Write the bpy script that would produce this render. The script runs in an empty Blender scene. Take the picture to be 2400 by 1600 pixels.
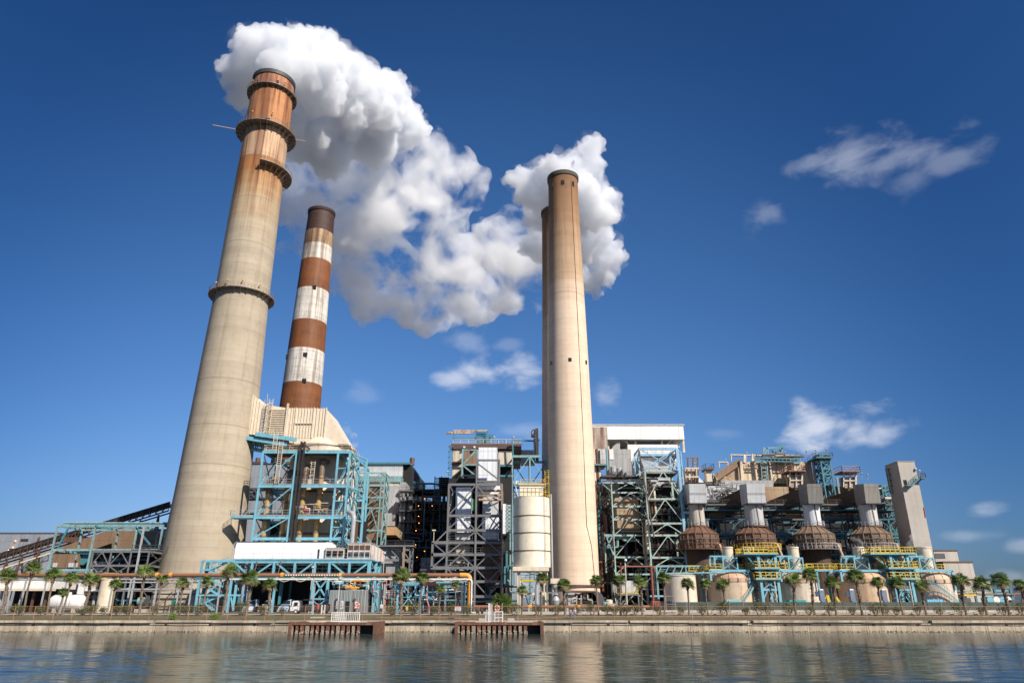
import bpy, math, random
from mathutils import Vector, noise as mnoise
random.seed(7)
R = math.radians
sc = bpy.context.scene
C = sc.collection
# ---------------- camera ----------------
PITCH = R(20.8); F = 1632.0; CAMZ = 2.0
cd = bpy.data.cameras.new('camera'); cam = bpy.data.objects.new('camera', cd); C.objects.link(cam)
cam.location = (0, 0, CAMZ); cam.rotation_euler = (R(90)+PITCH, 0, 0)
cd.sensor_width = 36; cd.lens = F/2400*36; cd.clip_start = 0.5; cd.clip_end = 20000
sc.camera = cam
# ---------------- sky and sun ----------------
SUN_AZ = R(42); SUN_EL = R(38)       # to the right of straight behind the camera
sd = Vector((math.sin(SUN_AZ)*math.cos(SUN_EL), -math.cos(SUN_AZ)*math.cos(SUN_EL), math.sin(SUN_EL)))
w = bpy.data.worlds.new('World'); sc.world = w; w.use_nodes = True
nt = w.node_tree; nt.nodes.clear()
wo = nt.nodes.new('ShaderNodeOutputWorld'); bg = nt.nodes.new('ShaderNodeBackground')
sky = nt.nodes.new('ShaderNodeTexSky'); sky.sky_type = 'NISHITA'; sky.sun_disc = False
sky.sun_elevation = SUN_EL; sky.sun_rotation = math.atan2(sd.x, sd.y)
sky.altitude = 0; sky.air_density = 1.0; sky.dust_density = 1.0; sky.ozone_density = 8.0
SKY_STR = 0.06
bg.inputs[1].default_value = SKY_STR
def WN(op, a, b=0.0, c=0.0):
    n = nt.nodes.new('ShaderNodeMath'); n.operation = op
    for i, v in enumerate((a, b, c)):
        if isinstance(v, (int, float)): n.inputs[i].default_value = v
        else: nt.links.new(v, n.inputs[i])
    return n.outputs[0]
# deeper, polarised blue: a power and a gain on each channel of the sky
sp = nt.nodes.new('ShaderNodeSeparateColor'); cb = nt.nodes.new('ShaderNodeCombineColor'); nt.links.new(sky.outputs[0], sp.inputs[0])
for i, (g, k) in enumerate(((1.35, .5175), (1.08, .805), (1.0, 1.1))):
    nt.links.new(WN('MULTIPLY', WN('POWER', sp.outputs[i], g), k), cb.inputs[i])
# thin fair-weather clouds far off: azimuth/elevation ellipses broken up by noise
geo = nt.nodes.new('ShaderNodeTexCoord'); sx = nt.nodes.new('ShaderNodeSeparateXYZ'); nt.links.new(geo.outputs['Generated'], sx.inputs[0])
AZ = WN('ARCTAN2', sx.outputs[0], sx.outputs[1]); EL = WN('ARCSINE', sx.outputs[2])
cvn = nt.nodes.new('ShaderNodeCombineXYZ'); nt.links.new(AZ, cvn.inputs[0]); nt.links.new(WN('MULTIPLY', EL, 1.9), cvn.inputs[1])
cn = nt.nodes.new('ShaderNodeTexNoise'); cn.inputs['Scale'].default_value = 14; cn.inputs['Detail'].default_value = 8
cn.inputs['Roughness'].default_value = .54; cn.inputs['Distortion'].default_value = .25; nt.links.new(cvn.outputs[0], cn.inputs['Vector'])
def direction(px, py):
    v = (800-py)/1632.0; y = math.cos(PITCH)-v*math.sin(PITCH); z = math.sin(PITCH)+v*math.cos(PITCH); x = (px-1200)/1632.0
    return math.atan2(x, y), math.asin(z/math.sqrt(x*x+y*y+z*z))
CLOUDS = [  # centre px, py, half width, half height, strength, tilt
    (1990,368,130,62,.33,0),(2120,365,150,52,.27,0),(2230,372,110,34,.2,0),(1915,376,90,26,.22,0),(2130,425,60,40,.15,0),(1780,515,55,32,.2,0),
    (1920,1000,85,55,.78,0),(1990,1005,90,48,.75,0),(2070,1010,80,34,.6,0),
    (1150,872,100,34,.72,.1),(1075,885,50,32,.6,0),(1230,858,50,30,.55,0),(1410,925,45,38,.35,0),(1195,870,60,25,.4,0),(1100,800,45,28,.22,0),(1190,805,36,20,.15,0),
    (850,920,45,30,.12,0),(2300,1200,60,18,.34,0),(2260,1255,80,16,.22,0),(2400,1275,50,18,.26,0),(2370,1352,80,20,.2,0),(1240,1010,80,22,.2,0),(1690,1015,45,14,.1,0)]
tot = None
for px_, py_, hw, hh, st, tl in CLOUDS:
    a0, e0 = direction(px_, py_); a1, _ = direction(px_+hw, py_); _, e1 = direction(px_, py_-hh)
    u = WN('DIVIDE', WN('SUBTRACT', AZ, a0), abs(a1-a0)*1.25); v_ = WN('DIVIDE', WN('SUBTRACT', EL, e0), abs(e1-e0)*1.25)
    d = WN('SQRT', WN('ADD', WN('MULTIPLY', u, u), WN('MULTIPLY', v_, v_)))
    m = WN('SUBTRACT', WN('ADD', WN('MULTIPLY', WN('SUBTRACT', cn.outputs[0], .5), 2.4), .95), d)
    mr = nt.nodes.new('ShaderNodeMapRange'); mr.interpolation_type = 'SMOOTHSTEP'; nt.links.new(m, mr.inputs[0])
    mr.inputs[1].default_value = 0; mr.inputs[2].default_value = .95; mr.inputs[3].default_value = 0; mr.inputs[4].default_value = st
    tot = mr.outputs[0] if tot is None else WN('MAXIMUM', tot, mr.outputs[0])
mxc = nt.nodes.new('ShaderNodeMix'); mxc.data_type = 'RGBA'; nt.links.new(tot, mxc.inputs[0])
mxc.inputs[7].default_value = (.56/SKY_STR, .59/SKY_STR, .66/SKY_STR, 1)
# vignette put into the sky colour: brightest low over the plant, dimmer at corners
dvx = [math.sin(R(-3))*math.cos(R(14)), math.cos(R(-3))*math.cos(R(14)), math.sin(R(14))]
dt = WN('ADD', WN('ADD', WN('MULTIPLY', sx.outputs[0], dvx[0]), WN('MULTIPLY', sx.outputs[1], dvx[1])), WN('MULTIPLY', sx.outputs[2], dvx[2]))
gr_ = nt.nodes.new('ShaderNodeMapRange'); gr_.interpolation_type = 'SMOOTHSTEP'; nt.links.new(dt, gr_.inputs[0])
for i_, v__ in enumerate((.76, 1.0, 0, 1)): gr_.inputs[1+i_].default_value = v__
mg_ = nt.nodes.new('ShaderNodeMix'); mg_.data_type = 'RGBA'; nt.links.new(gr_.outputs[0], mg_.inputs[0]); mg_.inputs[6].default_value = (.80,.84,.90,1); mg_.inputs[7].default_value = (2.0,1.54,1.36,1)
vm_ = nt.nodes.new('ShaderNodeVectorMath'); vm_.operation = 'MULTIPLY'; nt.links.new(cb.outputs[0], vm_.inputs[0]); nt.links.new(mg_.outputs[2], vm_.inputs[1])
nt.links.new(vm_.outputs[0], mxc.inputs[6])
nt.links.new(mxc.outputs[2], bg.inputs[0]); nt.links.new(bg.outputs[0], wo.inputs[0])
sl = bpy.data.lights.new('sun', 'SUN'); sl.energy = 4.7; sl.angle = R(0.5); sl.color = (1.0, 0.93, 0.82)
so = bpy.data.objects.new('sun', sl); C.objects.link(so)
so.rotation_euler = sd.to_track_quat('Z', 'Y').to_euler()
sc.view_settings.view_transform = 'Standard'; sc.view_settings.look = 'None'; sc.view_settings.gamma = 1
sc.view_settings.exposure = 0.5
cy = sc.cycles
cy.use_denoising = True; cy.max_bounces = 20; cy.diffuse_bounces = 3; cy.glossy_bounces = 3
cy.transmission_bounces = 2; cy.transparent_max_bounces = 8; cy.volume_bounces = 18
cy.volume_step_rate = 1.0; cy.volume_max_steps = 256
cy.sample_clamp_indirect = 6

# ---------------- measuring ----------------
CO, SI = math.cos(PITCH), math.sin(PITCH)
def W(px, py, Y):
    v = (800-py)/F; y = CO - v*SI; s = Y/y
    return Vector(((px-1200)/F*s, Y, CAMZ+(SI+v*CO)*s))
def X(px, py, Y): return W(px, py, Y).x
def Z(py, Y): return W(1200, py, Y).z
def G(px, Y): return (px-1200)*Y/F*CO      # world x at ground/eye level
def RP(px, py, Y):                         # metres for a width of px pixels there
    v = (800-py)/F; return px/F*Y/(CO-v*SI)

# ---------------- mesh helpers ----------------
class MB:
    def __init__(s): s.v = []; s.f = []
    def add(s, vs, fs):
        n = len(s.v); s.v += [tuple(p) for p in vs]; s.f += [tuple(i+n for i in f) for f in fs]; return s
    def box(s, x0, x1, y0, y1, z0, z1):
        if x0 > x1: x0, x1 = x1, x0
        if y0 > y1: y0, y1 = y1, y0
        if z0 > z1: z0, z1 = z1, z0
        return s.add([(x0,y0,z0),(x1,y0,z0),(x1,y1,z0),(x0,y1,z0),(x0,y0,z1),(x1,y0,z1),(x1,y1,z1),(x0,y1,z1)],
            [(0,3,2,1),(4,5,6,7),(0,1,5,4),(1,2,6,5),(2,3,7,6),(3,0,4,7)])
    def prism(s, pts, y0, y1):             # polygon in x,z pushed along y
        n = len(pts); a = sum(pts[i][0]*pts[(i+1)%n][1]-pts[(i+1)%n][0]*pts[i][1] for i in range(n))
        if a < 0: pts = pts[::-1]
        return s.add([(x,y0,z) for x,z in pts]+[(x,y1,z) for x,z in pts],
            [tuple(range(n)), tuple(range(2*n-1,n-1,-1))]+[(i,i+n,(i+1)%n+n,(i+1)%n) for i in range(n)])
    def prismx(s, pts, x0, x1):            # polygon in y,z pushed along x
        n = len(pts)
        a = sum(pts[i][0]*pts[(i+1)%n][1]-pts[(i+1)%n][0]*pts[i][1] for i in range(n))
        if a < 0: pts = pts[::-1]
        return s.add([(x0,y,z) for y,z in pts]+[(x1,y,z) for y,z in pts],
            [tuple(range(n-1,-1,-1)), tuple(range(n,2*n))]+[(i,(i+1)%n,(i+1)%n+n,i+n) for i in range(n)])
    def hull8(s, a, b):                    # two quads (4 points each) joined: bottom a, top b
        return s.add(list(a)+list(b), [(0,3,2,1),(4,5,6,7),(0,1,5,4),(1,2,6,5),(2,3,7,6),(3,0,4,7)])
    def beam(s, p, q, w=.3, d=None):
        p = Vector(p); q = Vector(q); t = q-p
        if t.length < 1e-4: return s
        d = d or w; t.normalize()
        up = Vector((0,0,1)) if abs(t.z) < .95 else Vector((0,1,0))
        a = t.cross(up).normalized()*(w/2); b = a.cross(t).normalized()*(d/2)
        c = [-a-b, a-b, a+b, -a+b]
        return s.add([p+k for k in c]+[q+k for k in c], [(0,1,2,3),(7,6,5,4),(0,4,5,1),(1,5,6,2),(2,6,7,3),(3,7,4,0)])
    def tube(s, p, q, r, n=8, r2=None):
        p = Vector(p); q = Vector(q); t = (q-p).normalized(); r2 = r if r2 is None else r2
        up = Vector((0,0,1)) if abs(t.z) < .95 else Vector((0,1,0))
        a = t.cross(up).normalized(); b = a.cross(t)
        ring = [(a*math.cos(2*math.pi*i/n)+b*math.sin(2*math.pi*i/n)) for i in range(n)]
        return s.add([p+k*r for k in ring]+[q+k*r2 for k in ring],
            [tuple(range(n)), tuple(range(2*n-1,n-1,-1))]+[(i,i+n,(i+1)%n+n,(i+1)%n) for i in range(n)])
    def pipe(s, pts, r, n=8, bend=None):   # swept pipe with rounded corners
        pts = [Vector(p) for p in pts]; bend = bend if bend is not None else 2.5*r
        path = [pts[0]]
        for i in range(1, len(pts)-1):
            a, b, c = pts[i-1], pts[i], pts[i+1]
            u = (a-b); v = (c-b); k = min(bend, u.length*.48, v.length*.48)
            u.normalize(); v.normalize()
            for t in (0,.25,.5,.75,1):
                p0 = b+u*k; p2 = b+v*k
                path.append(p0*(1-t)**2+b*2*t*(1-t)+p2*t*t)
        path.append(pts[-1])
        rings = []; ref = None
        for i, p in enumerate(path):
            t = (path[min(i+1,len(path)-1)]-path[max(i-1,0)]).normalized()
            if ref is None:
                up = Vector((0,0,1)) if abs(t.z) < .9 else Vector((0,1,0)); ref = t.cross(up).normalized()
            ref = (ref - t*ref.dot(t)).normalized(); b = ref.cross(t)
            rings.append([p+(ref*math.cos(2*math.pi*k/n)+b*math.sin(2*math.pi*k/n))*r for k in range(n)])
        vs = [q for ring in rings for q in ring]; fs = []
        for i in range(len(rings)-1):
            for k in range(n): fs.append((i*n+k,(i+1)*n+k,(i+1)*n+(k+1)%n,i*n+(k+1)%n))
        fs.append(tuple(range(n))); fs.append(tuple(len(vs)-1-k for k in range(n)))
        return s.add(vs, fs)
    def lathe(s, prof, cx, cy, n=48, a0=0, a1=2*math.pi, sx=1, sy=1):  # prof: (r,z) bottom to top
        full = abs(a1-a0-2*math.pi) < 1e-6; m = n if full else n+1
        vs = []
        for r, z in prof:
            for k in range(m):
                a = a0+(a1-a0)*k/n; vs.append((cx+sx*r*math.cos(a), cy+sy*r*math.sin(a), z))
        fs = []
        for i in range(len(prof)-1):
            for k in range(n):
                k2 = (k+1) % m
                fs.append((i*m+k, i*m+k2, (i+1)*m+k2, (i+1)*m+k))
        return s.add(vs, fs)
    def disc(s, cx, cy, z, r, n=48, down=False):
        vs = [(cx+r*math.cos(2*math.pi*k/n), cy+r*math.sin(2*math.pi*k/n), z) for k in range(n)]
        return s.add(vs, [tuple(range(n)) if not down else tuple(range(n-1,-1,-1))])
    def rail(s, p, q, h=1.1, step=2.0, t=.07):
        p = Vector(p); q = Vector(q); L = (q-p).length; n = max(1, round(L/step)); u = Vector((0,0,1))
        for i in range(n+1):
            a = p.lerp(q, i/n); s.beam(a, a+u*h, t)
        s.beam(p+u*h, q+u*h, t); s.beam(p+u*h*.52, q+u*h*.52, t*.8); s.beam(p+u*.08, q+u*.08, .05, .16)
        return s
    def ringrail(s, cx, cy, z, r, h=1.1, n=24, t=.09, a0=0, a1=2*math.pi):
        for i in range(n):
            a = a0+(a1-a0)*i/n; b = a0+(a1-a0)*(i+1)/n
            p = Vector((cx+r*math.cos(a), cy+r*math.sin(a), z)); q = Vector((cx+r*math.cos(b), cy+r*math.sin(b), z))
            u = Vector((0,0,1)); s.beam(p, p+u*h, t); s.beam(p+u*h, q+u*h, t); s.beam(p+u*h*.5, q+u*h*.5, t*.8)
        return s
    def ladder(s, p, h, w=.6, t=.08, cage=False):
        p = Vector(p); u = Vector((0,0,1))
        for dx in (-w/2, w/2): s.beam(p+Vector((dx,0,0)), p+Vector((dx,0,h)), t)
        for i in range(int(h/.45)): s.beam(p+Vector((-w/2,0,.3+i*.45)), p+Vector((w/2,0,.3+i*.45)), t*.7)
        if cage:
            for i in range(int(h/1.5)):
                z = 2+i*1.5
                if z > h: break
                pts = [p+Vector((w*.7*math.sin(a), -w*.75*(1+math.cos(a)), z)) for a in [math.pi*k/4 for k in range(-3,4)]]
                for a, b in zip(pts, pts[1:]): s.beam(a, b, t*.7)
        return s
    def stair(s, p, q, w=1.0, rail=1.0):
        p = Vector(p); q = Vector(q); side = Vector((0,1,0))
        for k in (-w/2, w/2):
            s.beam(p+side*k, q+side*k, .1, .3)
            s.beam(p+side*k+Vector((0,0,rail)), q+side*k+Vector((0,0,rail)), .07)
            for i in range(5):
                a = p.lerp(q, i/4)+side*k; s.beam(a, a+Vector((0,0,rail)), .06)
        n = max(2, int(abs(q.z-p.z)/.28))
        for i in range(n):
            a = p.lerp(q, (i+.5)/n); s.box(a.x-.14, a.x+.14, a.y-w/2, a.y+w/2, a.z-.03, a.z+.03)
        return s
    def sphere(s, c, r, n=10, m=7, sz=1):
        prof = [(max(1e-3, r*math.sin(math.pi*i/m)), c[2]-r*sz*math.cos(math.pi*i/m)) for i in range(m+1)]
        return s.lathe(prof, c[0], c[1], n)
    def obj(s, name, mat, parent=None, smooth=None):
        me = bpy.data.meshes.new(name)
        off = Vector((0,0,0))
        if parent is not None: off = parent.matrix_basis.translation if parent.parent is None else Vector((0,0,0))
        me.from_pydata([(x-off[0], y-off[1], z-off[2]) for x,y,z in s.v], [], s.f)
        me.materials.append(mat)
        if smooth:
            for p in me.polygons: p.use_smooth = True
            if smooth is True: me.set_sharp_from_angle(angle=R(35))
        o = bpy.data.objects.new(name, me); C.objects.link(o)
        if parent is not None: o.parent = parent
        return o
def tag(o, label, cat, group=None, kind=None):
    if label: o['label'] = label
    if cat: o['category'] = cat
    if group: o['group'] = group
    if kind: o['kind'] = kind
    return o
def thing(name, label, cat, loc=(0,0,0), group=None):
    o = bpy.data.objects.new(name, None); C.objects.link(o); o.location = loc; o.empty_display_size = .5
    return tag(o, label, cat, group)
def struct(name, mb, mat, **k):
    o = mb.obj(name, mat, None, **k); o['kind'] = 'structure'; return o
def copy_tree(o, loc, label=None, parent=None):
    c = o.copy(); C.objects.link(c)
    if parent is None: c.location = loc
    else: c.parent = parent
    if label: c['label'] = label
    for ch in o.children: copy_tree(ch, None, None, c)
    return c

# ---------------- materials ----------------
MATS = {}
class NB:
    def __init__(s, name):
        s.m = bpy.data.materials.new(name); s.m.use_nodes = True; s.t = s.m.node_tree
        s.t.nodes.clear()
        s.out = s.t.nodes.new('ShaderNodeOutputMaterial'); s.p = s.t.nodes.new('ShaderNodeBsdfPrincipled')
        s.t.links.new(s.p.outputs[0], s.out.inputs[0])
        s.co = s.t.nodes.new('ShaderNodeTexCoord').outputs['Object']
    def n(s, typ, **k):
        o = s.t.nodes.new(typ)
        for a, b in k.items(): setattr(o, a, b)
        return o
    def l(s, a, b): s.t.links.new(a, b)
    def val(s, x, inp):
        if hasattr(x, 'links') or hasattr(x, 'is_linked'): s.l(x, inp)
        else: inp.default_value = x
    def mp(s, scale, co=None, loc=(0,0,0)):
        m = s.n('ShaderNodeMapping'); s.l(co or s.co, m.inputs[0]); m.inputs['Scale'].default_value = scale
        m.inputs['Location'].default_value = loc; return m.outputs[0]
    def noise(s, scale=1, det=4, rough=.6, co=None, dist=0):
        n = s.n('ShaderNodeTexNoise'); n.inputs['Scale'].default_value = scale; n.inputs['Detail'].default_value = det
        n.inputs['Roughness'].default_value = rough; n.inputs['Distortion'].default_value = dist
        s.l(co or s.co, n.inputs['Vector']); return n.outputs[0]
    def rng(s, x, a, b, c=0, d=1):
        n = s.n('ShaderNodeMapRange'); s.val(x, n.inputs[0])
        for i, v in enumerate((a,b,c,d)): n.inputs[1+i].default_value = v
        return n.outputs[0]
    def math(s, op, a, b=0, c=0):
        n = s.n('ShaderNodeMath', operation=op); s.val(a, n.inputs[0]); s.val(b, n.inputs[1]); s.val(c, n.inputs[2]); return n.outputs[0]
    def mix(s, f, a, b):
        n = s.n('ShaderNodeMix', data_type='RGBA'); s.val(f, n.inputs[0])
        for v, i in ((a, 6), (b, 7)):
            if isinstance(v, tuple): n.inputs[i].default_value = (*v[:3], 1)
            else: s.l(v, n.inputs[i])
        return n.outputs[2]
    def mul(s, f, a, k):
        n = s.n('ShaderNodeMix', data_type='RGBA'); n.blend_type = 'MULTIPLY'; s.val(f, n.inputs[0]); s.l(a, n.inputs[6]); n.inputs[7].default_value = (k, k*.97, k*.93, 1); return n.outputs[2]
    def xyz(s, co=None):
        n = s.n('ShaderNodeSeparateXYZ'); s.l(co or s.co, n.inputs[0]); return n.outputs
    def line(s, x, period, width, off=0):  # 1 on lines of given width (same units as x)
        a = s.math('ADD', x, 1000.0+off); a = s.math('MODULO', a, period); return s.math('LESS_THAN', a, width)
    def bump(s, h, st=.3, dist=.1):
        b = s.n('ShaderNodeBump'); b.inputs['Strength'].default_value = st; b.inputs['Distance'].default_value = dist
        s.l(h, b.inputs['Height']); s.l(b.outputs[0], s.p.inputs['Normal'])
    def done(s, col, rough=.7, metal=0):
        s.val(col if not isinstance(col, tuple) else (*col[:3],1), s.p.inputs['Base Color'])
        s.val(rough, s.p.inputs['Roughness']); s.p.inputs['Metallic'].default_value = metal
        MATS[s.m.name] = s.m; return s.m
RUST = (.16,.055,.022); DIRT = (.07,.055,.04)
def paint(name, col, rust=.3, dirt=.3, rough=.55, rustcol=RUST, streak=True, metal=0, sc_=1.0):
    """painted steel or sheet: mottled colour, rust patches, run-down streaks of dirt"""
    b = NB(name)
    n1 = b.noise(.8*sc_, 5, .65); n2 = b.noise(1.0*sc_, 4, .6, b.mp((1.6,1.6,.12))) if streak else b.noise(2.2*sc_, 4)
    c = b.mix(b.rng(n1, .3, .75), tuple(k*.86 for k in col), tuple(min(1, k*1.08) for k in col))
    c = b.mix(b.rng(n2, .46, .78, 0, dirt), c, DIRT)
    n3 = b.noise(2.6*sc_, 6, .7); n4 = b.math('MULTIPLY', n3, b.rng(n2, .3, .7, .75, 1.2))
    rf = b.rng(n4, .68-.2*rust, .74-.2*rust)
    c = b.mix(rf, c, b.mix(b.rng(n1,.35,.7), rustcol, tuple(k*1.9 for k in rustcol)))
    b.bump(n3, .15, .05)
    return b.done(c, rough, metal)
def clad(name, col, period=1.2, joint=6.0, rust=.15, dirt=.35, rough=.5, rustcol=(.3,.13,.05), depth=.5, rib=.35):
    """sheet-metal cladding: vertical ribs, sheet joints, streaks"""
    b = NB(name); x, y, z = b.xyz()
    h = b.math('ADD', x, b.math('MULTIPLY', y, 1.0))
    ribs = b.math('ABSOLUTE', b.math('SINE', b.math('MULTIPLY', h, math.pi/rib)))
    seam = b.math('MAXIMUM', b.line(h, period, .07), b.line(z, joint, .1))
    sh = b.n('ShaderNodeTexWhiteNoise', noise_dimensions='2D')
    cv = b.n('ShaderNodeCombineXYZ')
    b.l(b.math('FLOOR', b.math('DIVIDE', h, period)), cv.inputs[0]); b.l(b.math('FLOOR', b.math('DIVIDE', z, joint)), cv.inputs[1])
    b.l(cv.outputs[0], sh.inputs[0])
    n1 = b.noise(.35, 5, .6); n2 = b.noise(1.0, 5, .65, b.mp((1.3,1.3,.07)))
    n2b = b.noise(1.0, 3, .6, b.mp((.5,.5,.05)))
    c = b.mix(b.rng(sh.outputs[0], 0, 1, 0, .9), tuple(k*.88 for k in col), tuple(min(1, k*1.06) for k in col))
    c = b.mix(b.rng(n2, .45, .75, 0, dirt), c, DIRT)
    c = b.mix(b.rng(n1, .5, .8, 0, dirt*.6), c, tuple(k*.5 for k in col))
    c = b.mix(b.math('MULTIPLY', b.rng(n2b, .62-.25*rust, .78-.2*rust), min(1, rust*2.2+.1)), c, rustcol)
    c = b.mix(b.math('MULTIPLY', seam, .6), c, tuple(k*.3 for k in col))
    b.bump(b.math('SUBTRACT', ribs, b.math('MULTIPLY', seam, 2)), depth, .06)
    return b.done(c, rough)
def flat(name, col, rough=.7, metal=0, emit=None):
    b = NB(name); n1 = b.noise(1.7, 4)
    if emit:
        b.p.inputs['Emission Color'].default_value = (*emit[:3],1); b.p.inputs['Emission Strength'].default_value = emit[3]
    return b.done(b.mix(b.rng(n1,.3,.7), tuple(k*.85 for k in col), tuple(min(1,k*1.1) for k in col)), rough, metal)
# ---------------- steam plumes ----------------
def steam_mat(name, dens, an=.0, thr=None, nscale=.03, soft=.12, col=(1,1,1)):
    m = bpy.data.materials.new(name); m.use_nodes = True; t = m.node_tree; t.nodes.clear()
    o = t.nodes.new('ShaderNodeOutputMaterial'); v = t.nodes.new('ShaderNodeVolumePrincipled')
    v.inputs['Color'].default_value = (*col, 1); v.inputs['Anisotropy'].default_value = an
    v.inputs['Density'].default_value = dens
    t.links.new(v.outputs[0], o.inputs['Volume'])
    if thr is None: m.cycles.homogeneous_volume = True
    else:
        tc = t.nodes.new('ShaderNodeTexCoord'); n = t.nodes.new('ShaderNodeTexNoise')
        n.inputs['Scale'].default_value = nscale; n.inputs['Detail'].default_value = 7; n.inputs['Roughness'].default_value = .62
        n.inputs['Distortion'].default_value = .35
        t.links.new(tc.outputs['Object'], n.inputs['Vector'])
        r = t.nodes.new('ShaderNodeMapRange'); r.inputs[1].default_value = thr; r.inputs[2].default_value = thr+soft
        r.inputs[3].default_value = 0; r.inputs[4].default_value = dens
        m.cycles.volume_step_rate = .3
        t.links.new(n.outputs[0], r.inputs[0]); t.links.new(r.outputs[0], v.inputs['Density'])
    return m
def billow(name, blobs, mat, label, voxel=2.0, disp=((26,6),(8,4.6),(3.6,2.6),(1.8,1.2)), group=None, parent=None, sub=3, extra=0, seed=1, grow=1.0):
    """blobs: (px, py, Y, radius_px) in a 2352-wide view; joined into one skin and given a cauliflower surface"""
    import bmesh
    bm = bmesh.new(); rnd = random.Random(seed)
    bl = []
    for px, py, Y, rp in blobs:
        c = W(px/.98, py/.98, Y); r = RP(rp*grow/.98, py/.98, Y); bl.append((c, r))
        for _ in range(extra):
            d = Vector((rnd.gauss(0,1), rnd.gauss(0,1), rnd.gauss(0,1))).normalized()
            bl.append((c+d*r*.8, r*rnd.uniform(.25,.5)))
    for c, r in bl:
        ret = bmesh.ops.create_icosphere(bm, subdivisions=sub, radius=r)
        for v in ret['verts']: v.co = Vector((v.co.x, v.co.y, v.co.z))+c
    me = bpy.data.meshes.new('tmp'); bm.to_mesh(me); bm.free()
    o = bpy.data.objects.new('tmp', me); C.objects.link(o)
    md = o.modifiers.new('r', 'REMESH'); md.mode = 'VOXEL'; md.voxel_size = voxel
    texs = []
    for i, (size, st) in enumerate(disp):
        tx = bpy.data.textures.new('t', 'VORONOI' if i != 0 else 'CLOUDS'); tx.noise_scale = size
        if i != 0: tx.noise_intensity = 1.0; tx.distance_metric = 'DISTANCE'
        else: tx.noise_depth = 2
        dm = o.modifiers.new('d', 'DISPLACE'); dm.texture = tx; dm.texture_coords = 'GLOBAL'
        dm.strength = st if i == 0 else -st; dm.mid_level = .5 if i == 0 else .35
        texs.append(tx)
    dg = bpy.context.evaluated_depsgraph_get()
    me2 = bpy.data.meshes.new_from_object(o.evaluated_get(dg))
    bpy.data.objects.remove(o); bpy.data.meshes.remove(me)
    for tx in texs: bpy.data.textures.remove(tx)
    me2.name = name; me2.materials.clear(); me2.materials.append(mat)
    ob = bpy.data.objects.new(name, me2); C.objects.link(ob)
    if parent is not None: ob.parent = parent
    elif label: tag(ob, label, 'steam plume', group)
    print(name, len(me2.vertices))
    return ob
dense = steam_mat('steam_dense', .34, col=(.955,.965,.98))
veil = steam_mat('steam_veil', .075, thr=.47, nscale=.07, soft=.16)
loose = steam_mat('steam_loose', .17, thr=.46, nscale=.045, soft=.14)
B1 = [(632,150,176,38),(640,120,180,55),(600,120,184,58),(565,165,190,54),(545,200,196,36),(570,98,190,38),(660,85,190,40),(700,100,194,48),
      (720,150,190,52),(750,130,205,56),(680,150,185,45),(790,170,215,58),(740,205,205,50),(830,200,225,58),(612,215,205,45),(560,230,205,30),
      (885,200,240,46),(870,250,240,66),(800,250,228,58),(915,225,250,38),(930,290,262,52),(850,320,255,66),(780,310,245,56),(700,230,215,46),(660,270,215,40),(720,300,228,52),(690,330,240,46),(760,360,245,50)]
p1 = billow('steam_plume', B1, dense, 'white billowing steam plume pouring from the tallest, rust-stained chimney on the left', voxel=.85, extra=5, grow=1.12)
billow('wispy_edge', B1, veil, None, voxel=2.2, parent=p1, disp=((26,10),(9,6),(4,3)), extra=2, grow=1.30)
T1 = [(930,330,272,55),(1000,335,280,45),(1045,375,290,36),(1085,395,296,34),(1080,440,298,34),(950,400,285,72),(1000,460,292,52),(870,430,280,70),(760,400,270,66),
      (700,390,265,46),(695,455,272,42),(790,500,285,66),(700,505,280,40),(880,520,295,72),(960,530,302,56),(840,600,312,72),(770,640,315,50),
      (920,610,318,66),(990,620,325,52),(860,680,335,56),(950,690,338,55),(1020,690,345,58),(1070,715,350,42),(1060,640,338,44),(700,340,262,56),(680,430,270,50),(740,450,275,64),(820,420,280,66),(660,470,270,36),(720,560,290,46),(760,600,300,50),(1010,500,300,56),(960,590,310,60),(1040,590,320,46),(900,470,285,66),(650,560,290,30),(1010,420,290,56),(1000,520,300,40),(1040,680,340,50),(980,720,345,45),(820,640,320,55)]
billow('drifting_steam', T1, loose, None, voxel=2.4, parent=p1, disp=((30,14),(12,6),(5,2.5)), extra=3, grow=1.22)
B2 = [(1290,385,194,38),(1250,385,200,34),(1310,372,200,36),(1352,350,208,40),(1365,390,208,34),(1200,410,206,32),(1175,412,208,20),(1220,450,208,42),
      (1270,430,203,46),(1340,430,206,46),(1390,440,213,36),(1402,488,218,32),(1370,490,213,46),(1300,500,218,56),(1240,490,218,42),(1385,550,230,32),
      (1350,570,233,46),(1390,610,243,30),(1375,640,248,26),(1300,590,243,56),(1250,560,238,50),(1340,640,253,34),(1400,590,238,36),(1392,635,242,34),(1365,665,248,26)]
p2 = billow('steam_plume', B2, dense, 'bright rounded steam cloud rising behind the tan chimney pair in the middle', voxel=.8, extra=5, seed=5, grow=1.12)
billow('wispy_edge', B2, veil, None, voxel=2.2, parent=p2, disp=((26,10),(9,6),(4,3)), extra=2, grow=1.30)
T2 = [(1170,540,253,56),(1120,545,263,42),(1200,600,263,58),(1130,590,273,48),(1080,610,288,38),(1240,640,268,46),(1190,660,278,42),(1120,650,288,40),(1090,565,278,30),(1100,700,303,40),(1225,690,278,34),(1150,600,270,56),(1240,580,262,50),(1130,520,265,36),(1170,690,285,40),(1060,640,290,42),(1110,690,300,44),(1390,630,255,34)]
billow('drifting_steam', T2, loose, None, voxel=2.4, parent=p2, disp=((30,14),(12,6),(5,2.5)), extra=3, seed=3, grow=1.22)
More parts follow.
